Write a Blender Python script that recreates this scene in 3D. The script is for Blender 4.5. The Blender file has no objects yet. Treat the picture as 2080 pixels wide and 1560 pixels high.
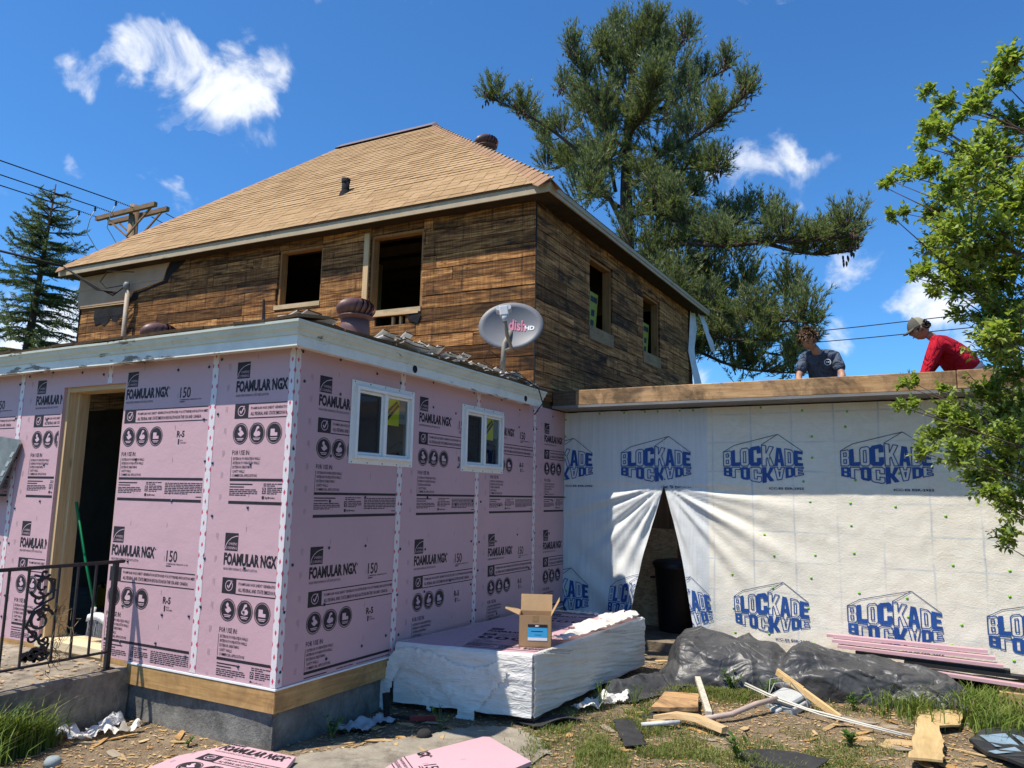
import bpy, bmesh, math, random
from mathutils import Vector, Matrix, noise
from mathutils.geometry import tessellate_polygon
R = math.radians
scene = bpy.context.scene
COL = scene.collection

# ---------------------------------------------------------------- camera
cam_d = bpy.data.cameras.new('camera'); cam = bpy.data.objects.new('camera', cam_d); COL.objects.link(cam)
cam_d.sensor_width = 36.0; cam_d.lens = 1522.38/2080*36; cam_d.clip_start = .05; cam_d.clip_end = 3000
def cam_axes(yaw, pitch, roll):
    cy, sy, cp, sp = math.cos(yaw), math.sin(yaw), math.cos(pitch), math.sin(pitch)
    f = Vector((sy*cp, cy*cp, sp)); r = Vector((cy, -sy, 0)); u = r.cross(f)
    c, s = math.cos(roll), math.sin(roll)
    return c*r+s*u, -s*r+c*u, f
_r, _u, _f = cam_axes(-.49368, .14638, .0195)
_m = Matrix((_r, _u, -_f)).transposed().to_4x4(); _m.translation = (3.6782, -3.7255, 1.2532)
cam.matrix_world = _m
scene.camera = cam

# ---------------------------------------------------------------- sky, sun, exposure
SUN = Vector((-.73, -1.0, 2.47)).normalized()          # towards the sun
CLOUDS=[((-0.783, 0.438, 0.442),0.0246,1.00),((-0.764, 0.442, 0.471),0.0214,1.00),((-0.792, 0.44, 0.423),0.0181,0.80),((-0.753, 0.464, 0.466),0.0329,1.00),((-0.732, 0.48, 0.484),0.0370,1.00),((-0.714, 0.489, 0.502),0.0263,1.00),((-0.718, 0.508, 0.475),0.0452,1.00),((-0.704, 0.537, 0.465),0.0452,1.00),((-0.692, 0.564, 0.451),0.0370,1.00),((-0.672, 0.574, 0.467),0.0329,0.90),((-0.647, 0.591, 0.482),0.0370,0.90),((-0.651, 0.6, 0.466),0.0263,0.80),((-0.671, 0.537, 0.511),0.0246,0.70),((-0.672, 0.557, 0.489),0.0205,0.60),((-0.786, 0.47, 0.401),0.0197,0.50),((-0.691, 0.532, 0.489),0.0296,0.70),((-0.813, 0.46, 0.356),0.0246,0.80),((-0.806, 0.479, 0.348),0.0230,0.90),((-0.798, 0.498, 0.34),0.0279,0.90),((-0.792, 0.511, 0.334),0.0164,0.80),((-0.777, 0.515, 0.363),0.0148,0.80),((-0.77, 0.534, 0.348),0.0279,1.00),((-0.76, 0.539, 0.363),0.0148,0.70),((-0.833, 0.439, 0.337),0.0164,0.50),((-0.123, 0.898, 0.422),0.0230,0.90),((-0.116, 0.907, 0.405),0.0214,0.80),((-0.094, 0.905, 0.415),0.0214,0.60),((-0.14, 0.91, 0.389),0.0329,0.80),((-0.169, 0.908, 0.384),0.0312,0.70),((-0.199, 0.905, 0.376),0.0279,0.60),((-0.101, 0.914, 0.393),0.0296,0.70),((-0.068, 0.913, 0.401),0.0279,0.60),((-0.127, 0.927, 0.352),0.0164,0.40),((-0.061, 0.96, 0.274),0.0312,0.70),((-0.077, 0.957, 0.279),0.0197,0.50),((-0.026, 0.914, 0.405),0.0082,0.60),((-0.098, 0.974, 0.202),0.0370,0.80),((-0.076, 0.975, 0.207),0.0246,0.50),((-0.229, 0.961, 0.152),0.0329,1.00),((0.031, 0.97, 0.243),0.0493,0.90),((0.01, 0.974, 0.228),0.0329,0.70),((0.061, 0.965, 0.255),0.0411,0.70),((0.104, 0.979, 0.175),0.0493,0.80),((-0.868, 0.47, 0.161),0.0657,1.00),((-0.849, 0.495, 0.187),0.0411,0.90),((-0.879, 0.458, 0.132),0.0575,1.00),((-0.898, 0.393, 0.196),0.0986,1.00),((0.207, 0.928, 0.309),0.1150,0.90),((-0.523, 0.56, 0.643),0.1150,0.80),((-0.128, 0.711, 0.691),0.1314,0.80),((-0.884, 0.292, 0.365),0.1232,0.80),((0.234, 0.97, 0.063),0.1314,0.90)]
world = bpy.data.worlds.new('World'); scene.world = world; world.use_nodes = True
def build_sky():
    nt = world.node_tree; N = nt.nodes; Lk = nt.links
    bg = N['Background']
    sky = N.new('ShaderNodeTexSky'); sky.sky_type = 'NISHITA'; sky.sun_disc = False
    sky.sun_elevation = math.asin(SUN.z); sky.sun_rotation = math.atan2(SUN.x, SUN.y)
    sky.air_density = 1.0; sky.dust_density = .25; sky.ozone_density = 4.0; sky.altitude = 300
    tc = N.new('ShaderNodeTexCoord')
    nz = N.new('ShaderNodeTexNoise'); nz.inputs['Scale'].default_value = 9.5; nz.inputs['Detail'].default_value = 9
    nz.inputs['Roughness'].default_value = .62; nz.inputs['Distortion'].default_value = .6
    Lk.new(tc.outputs['Generated'], nz.inputs['Vector'])
    nw = N.new('ShaderNodeTexNoise'); nw.inputs['Scale'].default_value = 14; nw.inputs['Detail'].default_value = 4
    Lk.new(tc.outputs['Generated'], nw.inputs['Vector'])
    wv = N.new('ShaderNodeVectorMath'); wv.operation = 'MULTIPLY_ADD'
    wv.inputs[1].default_value = (.11, .11, .11); wv.inputs[2].default_value = (-.055, -.055, -.055)
    Lk.new(nw.outputs['Color'], wv.inputs[0])
    ad = N.new('ShaderNodeVectorMath'); ad.operation = 'ADD'
    Lk.new(tc.outputs['Generated'], ad.inputs[0]); Lk.new(wv.outputs[0], ad.inputs[1])
    acc = None
    for d, rad, w in CLOUDS:
        ds = N.new('ShaderNodeVectorMath'); ds.operation = 'DISTANCE'; ds.inputs[1].default_value = d
        Lk.new(ad.outputs[0], ds.inputs[0])
        mr = N.new('ShaderNodeMapRange'); mr.interpolation_type = 'SMOOTHSTEP'
        mr.inputs['From Min'].default_value = rad*1.35; mr.inputs['From Max'].default_value = 0
        mr.inputs['To Max'].default_value = w
        Lk.new(ds.outputs['Value'], mr.inputs['Value'])
        if acc is None: acc = mr.outputs[0]
        else:
            a = N.new('ShaderNodeMath'); a.operation = 'ADD'; Lk.new(acc, a.inputs[0]); Lk.new(mr.outputs[0], a.inputs[1]); acc = a.outputs[0]
    cl = N.new('ShaderNodeMath'); cl.operation = 'MINIMUM'; cl.inputs[1].default_value = 1.15; Lk.new(acc, cl.inputs[0])
    # noise eats into the soft puffs
    mr = N.new('ShaderNodeMapRange'); mr.inputs['From Min'].default_value = .33; mr.inputs['From Max'].default_value = .62
    mr.inputs['To Min'].default_value = -1.25; mr.inputs['To Max'].default_value = .25
    Lk.new(nz.outputs[0], mr.inputs['Value'])
    s = N.new('ShaderNodeMath'); s.operation = 'ADD'; Lk.new(cl.outputs[0], s.inputs[0]); Lk.new(mr.outputs[0], s.inputs[1])
    m2 = N.new('ShaderNodeMapRange'); m2.interpolation_type = 'SMOOTHSTEP'; m2.inputs['From Min'].default_value = .0; m2.inputs['From Max'].default_value = 1.55
    Lk.new(s.outputs[0], m2.inputs['Value'])
    g = N.new('ShaderNodeMath'); g.operation = 'MULTIPLY'; Lk.new(m2.outputs[0], g.inputs[0])
    g2 = N.new('ShaderNodeMath'); g2.operation = 'GREATER_THAN'; g2.inputs[1].default_value = .02; Lk.new(cl.outputs[0], g2.inputs[0])
    Lk.new(g2.outputs[0], g.inputs[1])
    tint = N.new('ShaderNodeMix'); tint.data_type = 'RGBA'; tint.blend_type = 'MULTIPLY'; tint.inputs[0].default_value = 1
    Lk.new(sky.outputs[0], tint.inputs[6]); tint.inputs[7].default_value = (.52, 1.0, 1.38, 1)
    mx = N.new('ShaderNodeMix'); mx.data_type = 'RGBA'
    Lk.new(g.outputs[0], mx.inputs[0]); Lk.new(tint.outputs[2], mx.inputs[6]); mx.inputs[7].default_value = (7.6, 7.9, 8.4, 1)
    Lk.new(mx.outputs[2], bg.inputs[0]); bg.inputs[1].default_value = .1
build_sky()
sun_d = bpy.data.lights.new('sun', 'SUN'); sun_d.energy = 5.0; sun_d.angle = R(.53); sun_d.color = (1, .93, .82)
sun = bpy.data.objects.new('sun', sun_d); COL.objects.link(sun)
sun.rotation_euler = SUN.to_track_quat('Z', 'Y').to_euler(); sun.location = SUN*40
vs = scene.view_settings; vs.view_transform = 'Standard'; vs.look = 'None'; vs.exposure = .45; vs.gamma = 1; vs.use_curve_mapping = False
scene.render.film_transparent = False
scene.cycles.max_bounces = 6; scene.cycles.diffuse_bounces = 3; scene.cycles.transparent_max_bounces = 12

# ---------------------------------------------------------------- helpers
WL = {}
def wl(p): return WL.get(p.name, Vector((0, 0, 0))) if p else Vector((0, 0, 0))
def tag(o, label=None, cat=None, group=None, kind=None):
    if label: o['label'] = label
    if cat: o['category'] = cat
    if group: o['group'] = group
    if kind: o['kind'] = kind
    return o
def thing(name, loc, label, cat, group=None, kind=None):
    o = bpy.data.objects.new(name, None); o.empty_display_size = .1; COL.objects.link(o); o.location = loc
    WL[o.name] = Vector(loc); return tag(o, label, cat, group, kind)
def put(name, me, mat=None, parent=None, loc=(0, 0, 0), rot=None, scale=None):
    """link mesh data as one object; loc is a world position (parents are never rotated)"""
    o = bpy.data.objects.new(name, me); COL.objects.link(o)
    if mat is not None and not me.materials: 
        for m in (mat if isinstance(mat, (list, tuple)) else [mat]): me.materials.append(m)
    loc = Vector(loc); o.location = loc - wl(parent)
    if rot is not None:
        if isinstance(rot, Matrix): o.rotation_euler = rot.to_euler()
        else: o.rotation_euler = rot
    if scale is not None: o.scale = scale
    if parent: o.parent = parent
    WL[o.name] = loc
    return o
class MB:
    def __init__(s): s.v = []; s.f = []; s.mi = []; s.sm = []; s.uv = None
    def add(s, vs, fs, mi=0, smooth=False):
        b = len(s.v); s.v += [tuple(v) for v in vs]
        for f in fs: s.f.append(tuple(b+i for i in f)); s.mi.append(mi); s.sm.append(smooth)
        return b
    def box(s, lo, hi, mi=0, T=None):
        x0, y0, z0 = lo; x1, y1, z1 = hi
        vs = [(x0,y0,z0),(x1,y0,z0),(x1,y1,z0),(x0,y1,z0),(x0,y0,z1),(x1,y0,z1),(x1,y1,z1),(x0,y1,z1)]
        if T: vs = [T(Vector(v)) for v in vs]
        s.add(vs, [(3,2,1,0),(4,5,6,7),(0,1,5,4),(1,2,6,5),(2,3,7,6),(3,0,4,7)], mi)
    def bar(s, a, b, w, h, mi=0, up=(0,0,1)):
        a = Vector(a); b = Vector(b); d = (b-a).normalized(); u = Vector(up)
        if abs(d.dot(u)) > .95: u = Vector((1,0,0))
        r = d.cross(u).normalized(); u = r.cross(d)
        vs = []
        for p in (a, b):
            for i, j in ((-1,-1),(1,-1),(1,1),(-1,1)): vs.append(p + r*(w/2*i) + u*(h/2*j))
        s.add(vs, [(0,1,2,3),(7,6,5,4),(0,4,5,1),(1,5,6,2),(2,6,7,3),(3,7,4,0)], mi)
    def tube(s, pts, rad, n=6, mi=0, smooth=True, cap=True):
        pts = [Vector(p) for p in pts]; m = len(pts)
        rad = rad if isinstance(rad, (list, tuple)) else [rad]*m
        b = len(s.v); prev = None
        for i, p in enumerate(pts):
            d = (pts[min(i+1,m-1)]-pts[max(i-1,0)]); d = d.normalized() if d.length > 1e-9 else Vector((0,0,1))
            if prev is None:
                ref = Vector((0,0,1)) if abs(d.z) < .9 else Vector((1,0,0)); u = d.cross(ref).normalized()
            else:
                u = prev - d*prev.dot(d); u = u.normalized() if u.length > 1e-6 else d.orthogonal().normalized()
            prev = u; w = d.cross(u)
            for k in range(n):
                a = 2*math.pi*k/n; s.v.append(tuple(p + (u*math.cos(a)+w*math.sin(a))*rad[i]))
        for i in range(m-1):
            for k in range(n):
                s.f.append((b+i*n+k, b+i*n+(k+1)%n, b+(i+1)*n+(k+1)%n, b+(i+1)*n+k)); s.mi.append(mi); s.sm.append(smooth)
        if cap:
            s.f.append(tuple(b+k for k in reversed(range(n)))); s.mi.append(mi); s.sm.append(False)
            s.f.append(tuple(b+(m-1)*n+k for k in range(n))); s.mi.append(mi); s.sm.append(False)
    def lathe(s, prof, n=20, c=(0,0,0), mi=0, smooth=True):
        b = len(s.v); c = Vector(c)
        for r, z in prof:
            for k in range(n):
                a = 2*math.pi*k/n; s.v.append((c.x+r*math.cos(a), c.y+r*math.sin(a), c.z+z))
        for i in range(len(prof)-1):
            for k in range(n):
                s.f.append((b+i*n+k, b+i*n+(k+1)%n, b+(i+1)*n+(k+1)%n, b+(i+1)*n+k)); s.mi.append(mi); s.sm.append(smooth)
    def poly(s, outer, holes=(), T=None, mi=0):
        loops = [[Vector((p[0], p[1], 0)) for p in l] for l in ([outer]+list(holes))]
        flat = [p for l in loops for p in l]
        vs = [T(p) if T else p for p in flat]
        s.add(vs, tessellate_polygon(loops), mi)
    def mesh(s, name):
        me = bpy.data.meshes.new(name); me.from_pydata(s.v, [], s.f)
        if any(s.mi): me.polygons.foreach_set('material_index', s.mi)
        me.polygons.foreach_set('use_smooth', s.sm); me.update(); return me
    def put(s, name, mat, parent=None, loc=(0,0,0), rot=None, local=False, flip=False):
        """vertices in world space unless local; origin moved to loc"""
        me = s.mesh(name)
        if not local:
            me.transform(Matrix.Translation(-Vector(loc)))
        return put(name, me, mat, parent, loc, rot)
def fixn(o):
    bm = bmesh.new(); bm.from_mesh(o.data); bmesh.ops.recalc_face_normals(bm, faces=bm.faces); bm.to_mesh(o.data); bm.free(); return o
def bevel(o, w=.01, n=1):
    m = o.modifiers.new('bevel', 'BEVEL'); m.width = w; m.segments = n; m.limit_method = 'ANGLE'; return o
def lerp(a, b, t): return a+(b-a)*t
def rnd(a, b): return random.uniform(a, b)
random.seed(7)

# ---------------------------------------------------------------- materials
def nodes(name):
    m = bpy.data.materials.new(name); m.use_nodes = True; nt = m.node_tree
    return m, nt.nodes, nt.links, nt.nodes['Principled BSDF']
class NB:
    """tiny node builder"""
    def __init__(s, name):
        s.m, s.N, s.L, s.b = nodes(name); s._pos = None
    def pos(s):
        if s._pos is None: s._pos = s.N.new('ShaderNodeNewGeometry').outputs['Position']
        return s._pos
    def uv(s): return s.N.new('ShaderNodeTexCoord').outputs['UV']
    def obj(s): return s.N.new('ShaderNodeTexCoord').outputs['Object']
    def rand(s): return s.N.new('ShaderNodeObjectInfo').outputs['Random']
    def map(s, v, scale=(1,1,1), loc=(0,0,0), rot=(0,0,0)):
        n = s.N.new('ShaderNodeMapping'); n.inputs['Scale'].default_value = scale; n.inputs['Location'].default_value = loc; n.inputs['Rotation'].default_value = rot
        s.L.new(v, n.inputs['Vector']); return n.outputs[0]
    def noise(s, v, scale=5, detail=5, rough=.6, dist=0):
        n = s.N.new('ShaderNodeTexNoise'); n.inputs['Scale'].default_value = scale; n.inputs['Detail'].default_value = detail
        n.inputs['Roughness'].default_value = rough; n.inputs['Distortion'].default_value = dist; s.L.new(v, n.inputs['Vector']); return n.outputs[0]
    def vor(s, v, scale=5, feature='F1', out=0):
        n = s.N.new('ShaderNodeTexVoronoi'); n.feature = feature; n.inputs['Scale'].default_value = scale; s.L.new(v, n.inputs['Vector']); return n.outputs[out]
    def ramp(s, f, stops):
        n = s.N.new('ShaderNodeValToRGB'); e = n.color_ramp.elements
        while len(e) < len(stops): e.new(.5)
        for i, (p, c) in enumerate(stops):
            e[i].position = p; e[i].color = (*c, 1) if len(c) == 3 else c
        s.L.new(f, n.inputs[0]); return n.outputs[0]
    def g(s, v): return (v, v, v)
    def mr(s, f, a, b, c=0, d=1):
        n = s.N.new('ShaderNodeMapRange'); n.inputs[1].default_value = a; n.inputs[2].default_value = b; n.inputs[3].default_value = c; n.inputs[4].default_value = d
        s.L.new(f, n.inputs[0]); return n.outputs[0]
    def math(s, op, a, b=None, c=None):
        n = s.N.new('ShaderNodeMath'); n.operation = op
        for i, x in enumerate((a, b, c)):
            if x is None: continue
            if isinstance(x, (int, float)): n.inputs[i].default_value = x
            else: s.L.new(x, n.inputs[i])
        return n.outputs[0]
    def mix(s, f, a, b, mode='MIX'):
        n = s.N.new('ShaderNodeMix'); n.data_type = 'RGBA'; n.blend_type = mode
        for i, x in ((0, f), (6, a), (7, b)):
            if isinstance(x, (int, float)): n.inputs[i].default_value = x
            elif isinstance(x, tuple): n.inputs[i].default_value = (*x, 1)
            else: s.L.new(x, n.inputs[i])
        return n.outputs[2]
    def sep(s, v):
        n = s.N.new('ShaderNodeSeparateXYZ'); s.L.new(v, n.inputs[0]); return n.outputs
    def comb(s, x, y, z=0.0):
        n = s.N.new('ShaderNodeCombineXYZ')
        for i, q in enumerate((x, y, z)):
            if isinstance(q, (int, float)): n.inputs[i].default_value = q
            else: s.L.new(q, n.inputs[i])
        return n.outputs[0]
    def bump(s, h, strength=.3, dist=.01):
        n = s.N.new('ShaderNodeBump'); n.inputs['Strength'].default_value = strength; n.inputs['Distance'].default_value = dist
        s.L.new(h, n.inputs['Height']); s.L.new(n.outputs[0], s.b.inputs['Normal'])
    def out(s, col, rough=.7, spec=.3, metal=0):
        for k, x in (('Base Color', col), ('Roughness', rough), ('Specular IOR Level', spec), ('Metallic', metal)):
            if isinstance(x, (int, float)): s.b.inputs[k].default_value = x
            elif isinstance(x, tuple): s.b.inputs[k].default_value = (*x, 1)
            else: s.L.new(x, s.b.inputs[k])
        return s.m
def simple(name, col, rough=.7, var=.2, scale=6, spec=.3, metal=0, bump=.15, bscale=40, rand=0, coords='pos'):
    b = NB(name); v = b.pos() if coords == 'pos' else b.obj()
    f = b.noise(v, scale, 6, .65)
    c = b.mix(b.mr(f, .3, .7), tuple(x*(1-var) for x in col), tuple(min(1, x*(1+var)) for x in col))
    if rand: c = b.mix(1.0, c, b.ramp(b.rand(), [(0, (1-rand,)*3), (1, (1+rand,)*3)]), 'MULTIPLY')
    if bump: b.bump(b.noise(v, bscale, 4), bump, .01)
    return b.out(c, rough, spec, metal)
# ---- surface materials
def m_plank(name='weathered sheathing'):
    b = NB(name); p = b.pos(); r = b.rand()
    s = b.sep(p)
    along = b.math('ADD', s[0], s[1])                    # boards run along x on the front, along y on the side
    off = b.math('MULTIPLY', r, 37.0)
    v = b.comb(b.math('MULTIPLY_ADD', along, .55, off), b.math('MULTIPLY', s[2], 11.0), off)
    gr = b.noise(v, 3.2, 9, .62, .9)
    base = b.ramp(gr, [(.24, (.06, .026, .012)), (.43, (.22, .105, .042)), (.56, (.52, .275, .105)), (.73, (.86, .52, .23))])
    vs = b.comb(b.math('MULTIPLY', along, 60.0), b.math('MULTIPLY', s[2], 1.2), off)
    saw = b.noise(vs, 1.0, 3, .7)
    base = b.mix(b.mr(saw, .38, .6, .0, .55), base, b.mix(1.0, base, (.42, .36, .32), 'MULTIPLY'))
    t = b.ramp(r, [(0, (.26, .24, .23)), (.14, (1.0, .95, .9)), (.3, (.5, .46, .43)), (.45, (1.22, 1.15, 1.05)), (.6, (.62, .58, .55)), (.75, (1.12, 1.0, .86)), (.88, (.4, .37, .35)), (1, (1.35, 1.25, 1.1))])
    base = b.mix(1.0, base, t, 'MULTIPLY')
    st = b.noise(b.comb(b.math('MULTIPLY_ADD', along, .9, off), b.math('MULTIPLY', s[2], 2.2), off), 1.3, 7, .7, .8)
    base = b.mix(b.mr(st, .5, .66, 0, .92), base, (.02, .014, .011))
    st2 = b.noise(b.comb(along, b.math('MULTIPLY', s[2], 3.0)), 5, 5, .7)
    base = b.mix(b.mr(st2, .58, .72, 0, .8), base, (.03, .022, .017))
    nl = b.math('ABSOLUTE', b.math('SUBTRACT', b.math('FRACT', b.math('MULTIPLY', along, 1/.406)), .5)); nf = b.noise(b.comb(b.math('MULTIPLY', along, 9), b.math('MULTIPLY', s[2], 4.0), off), 1.5, 4)
    base = b.mix(b.math('MULTIPLY', b.mr(nl, .0, .06, .8, 0), b.mr(nf, .42, .6)), base, (.02, .014, .011))
    kn = b.vor(b.comb(b.math('MULTIPLY', along, .8), b.math('MULTIPLY', s[2], 2.4), off), 2.6)
    base = b.mix(b.mr(kn, .03, .1, .75, 0), base, (.06, .028, .012))
    b.bump(b.math('ADD', gr, b.math('MULTIPLY', saw, .5)), .5, .006)
    return b.out(base, .85, .15)
MAT = {}
MAT['plank'] = m_plank()
MAT['dark'] = simple('tar black', (.012, .011, .011), .8, .3)
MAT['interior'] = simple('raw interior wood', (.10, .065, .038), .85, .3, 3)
def m_lumber(name, c1, c2, ax=0, stain=.0):
    b = NB(name); s = b.sep(b.pos()); off = b.math('MULTIPLY', b.rand(), 20)
    q = [b.math('MULTIPLY', s[i], 1.4 if i == ax else 22) for i in range(3)]
    f = b.noise(b.comb(b.math('ADD', q[0], off), q[1], q[2]), 1.4, 7, .62, .9)
    c = b.mix(b.mr(f, .32, .7), c1, c2)
    kn = b.vor(b.comb(*[b.math('MULTIPLY', s[i], 1.0 if i == ax else 2.2) for i in range(3)]), 2.1)
    c = b.mix(b.mr(kn, .04, .13, .7, 0), c, tuple(x*.35 for x in c1))
    if stain:
        st = b.noise(b.pos(), 2.6, 9, .72, .8); c = b.mix(b.mr(st, .43, .62, 0, stain), c, (.06, .04, .026))
        st = b.noise(b.map(b.pos(), (9, 9, 3)), 1.0, 4); c = b.mix(b.mr(st, .62, .74, 0, stain), c, (.04, .03, .024))
    b.bump(f, .3, .004); return b.out(c, .75, .2)
MAT['lumber'] = m_lumber('framing lumber', (.46, .3, .15), (.66, .48, .27), 2)
MAT['lumber_x'] = m_lumber('framing lumber long x', (.44, .28, .14), (.64, .46, .25), 0)
MAT['beam'] = m_lumber('weathered header', (.36, .2, .085), (.58, .37, .19), 0, .8)
MAT['beam_dark'] = m_lumber('rotten header', (.09, .06, .035), (.2, .14, .09), 0, .9)
MAT['ply'] = m_lumber('plywood', (.36, .2, .07), (.58, .36, .15), 0, .4)
MAT['ply_y'] = m_lumber('plywood along y', (.36, .2, .07), (.56, .35, .15), 1, .4)
MAT['scrapwood'] = m_lumber('old sheathing scrap', (.34, .22, .1), (.55, .4, .21), 0, .35)
def m_foam():
    b = NB('pink extruded foam'); p = b.pos()
    f = b.noise(p, 1.1, 4); f2 = b.noise(p, 60, 3)
    c = b.mix(b.mr(f, .3, .7), (.51, .325, .355), (.565, .362, .392))
    c = b.mix(b.mr(b.noise(p, 3.3, 7, .7), .62, .8, 0, .28), c, (.42, .28, .32))
    c = b.mix(1.0, c, b.ramp(b.rand(), [(0, (.95, .95, .95)), (1, (1.04, 1.03, 1.03))]), 'MULTIPLY'); sc = b.noise(b.map(p, (3, 3, .8), rot=(.3, .2, .4)), 9, 6, .75); c = b.mix(b.mr(sc, .66, .76, 0, .25), c, (.7, .5, .52)); b.bump(b.math('ADD', f2, b.math('MULTIPLY', b.noise(p, 4, 3), 6.0)), .18, .006); return b.out(c, .55, .35)
MAT['foam'] = m_foam()
MAT['ink'] = simple('print ink', (.022, .017, .022), .6, .3, 20, bump=0)
MAT['foam_ink'] = simple('unprinted foam', (.57, .385, .435), .55, .05, bump=0)
MAT['red_print'] = simple('red print', (.5, .03, .07), .5, .1, bump=0)
def m_tape():
    b = NB('seam tape'); s = b.sep(b.uv())
    u = b.math('MULTIPLY', s[0], 1/.05); v = b.math('MULTIPLY', s[1], 1/.075)
    row = b.math('FLOOR', v); odd = b.math('MODULO', b.math('ABSOLUTE', row), 2.0)
    uu = b.math('ADD', u, b.math('MULTIPLY', odd, .5))
    fu = b.math('ABSOLUTE', b.math('SUBTRACT', b.math('FRACT', uu), .5)); fv = b.math('ABSOLUTE', b.math('SUBTRACT', b.math('FRACT', v), .5))
    dia = b.math('LESS_THAN', b.math('ADD', b.math('MULTIPLY', fu, 1.3), fv), .27)
    h = b.math('LESS_THAN', b.math('FRACT', b.math('MULTIPLY', b.math('ADD', s[0], s[1]), 70)), .28)
    c = b.mix(b.math('MULTIPLY', h, .75), (.72, .69, .69), (.36, .24, .28))
    c = b.mix(dia, c, (.52, .06, .11))
    b.bump(b.noise(b.pos(), 25, 3), .3, .006); return b.out(c, .35, .4)
MAT['tape'] = m_tape()
MAT['white_lip'] = simple('white vinyl strip', (.78, .78, .78), .4, .05)
MAT['vinyl'] = simple('white vinyl', (.78, .77, .74), .35, .04, 10, .4, bump=.02)
MAT['screen'] = simple('insect screen', (.045, .048, .05), .6, .1, bump=0)
MAT['cap'] = simple('washer cap', (.02, .045, .08), .35, .2, bump=0, rand=.4)
MAT['gcap'] = simple('green washer cap', (.2, .5, .04), .4, .1, bump=0)
MAT['yellow'] = simple('yellow label', (.74, .75, .02), .5, .06, bump=0)
MAT['steel_dark'] = simple('wrought iron', (.012, .012, .014), .35, .4, 30, .5, bump=.3, bscale=90)
def m_glass():
    b = NB('window glass'); N, Lk = b.N, b.L
    tr = N.new('ShaderNodeBsdfTransparent'); tr.inputs[0].default_value = (.93, .96, .95, 1)
    gl = N.new('ShaderNodeBsdfGlossy'); gl.inputs['Roughness'].default_value = .02
    fr = N.new('ShaderNodeFresnel'); fr.inputs[0].default_value = 1.5
    mx = N.new('ShaderNodeMixShader'); f = b.math('MULTIPLY_ADD', fr.outputs[0], 1.0, .08)
    Lk.new(f, mx.inputs[0]); Lk.new(tr.outputs[0], mx.inputs[1]); Lk.new(gl.outputs[0], mx.inputs[2])
    Lk.new(mx.outputs[0], N['Material Output'].inputs[0]); return b.m
MAT['glass'] = m_glass()
def m_peel(name, col, amount=.6):
    b = NB(name); p = b.pos()
    f = b.noise(b.map(p, (1.2, 1.2, 5)), 2.2, 9, .72, .4); g = b.noise(p, .55, 3)
    th = b.math('MULTIPLY_ADD', b.mr(g, .45, .7), .16, b.math('MULTIPLY', f, 1.0))
    peel = b.mr(th, amount, amount+.03)
    wood = b.mix(b.noise(b.map(p, (2, 2, 30)), 3, 5), (.1, .085, .065), (.3, .26, .2))
    dirt = b.mix(b.mr(b.noise(p, 5, 7, .7), .45, .75, 0, .45), col, tuple(x*.55 for x in col))
    c = b.mix(peel, dirt, wood); b.bump(b.math('SUBTRACT', b.math('MULTIPLY', f, .3), peel), .5, .004)
    return b.out(c, .6, .3)
MAT['paint'] = m_peel('peeling white paint', (.74, .73, .66), .605)
MAT['paint2'] = m_peel('peeling pale green paint', (.6, .63, .54), .63)
MAT['fascia'] = m_peel('beige fascia paint', (.43, .34, .22), .68)
def m_concrete(name, c1, c2, sc=3):
    b = NB(name); p = b.pos(); f = b.noise(p, sc, 9, .7); g = b.noise(p, 45, 4, .7)
    c = b.mix(b.mr(f, .3, .72), c1, c2); c = b.mix(b.mr(b.noise(b.map(p, (2, 2, 1.2)), 2.6, 8, .75), .48, .7, 0, .8), c, tuple(x*.45 for x in c1))
    b.bump(b.math('ADD', g, b.math('MULTIPLY', f, 2)), .6, .012); return b.out(c, .9, .15)
MAT['foundation'] = m_concrete('foundation render', (.11, .108, .1), (.27, .26, .235), 5)
MAT['stoop'] = m_concrete('stoop concrete', (.13, .105, .08), (.42, .36, .28), 4)
MAT['walk'] = m_concrete('concrete walk', (.22, .19, .15), (.36, .32, .25), 5)

# ---- lettering: every string is meshed once and normalised to a unit box
STR = {'FOAMULAR NGX': (.05, 2), 'HIGH PERFORMANCE XPS INSULATION': (.0, 1), '150': (.012, 3), 'COMPRESSIVE STRENGTH 15 PSI': (.01, 1),
 'FOAMULAR NGX (NEXT GENERATION EXTRUDED POLYSTYRENE) INSULATION MEETS': (.015, 1),
 'ALL FEDERAL AND STATE EMISSION REGULATIONS IN THE USA AND CANADA.': (.015, 1), 'R-5': (.03, 2), '1': (.01, 1), 'INCH': (.01, 1), 'THICKNESS': (.01, 1),
 'FOR USE IN:': (.015, 1), 'EXTERIOR FOUNDATION WALLS': (.01, 1), 'INTERIOR FOUNDATION WALLS': (.01, 1), 'EXTERIOR SHEATHING': (.01, 1),
 'CAVITY WALLS': (.01, 1), 'COMMERCIAL APPLICATIONS': (.01, 1), 'OWENS': (.0, 1), 'CORNING': (.0, 1), 'hydrovac': (.02, 1), 'ICC-ES ESR-2955': (.03, 2),
 'dish': (.025, 3), 'HD': (.045, 2), 'PERFORMAX': (.04, 1)}
GLY = {}
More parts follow.
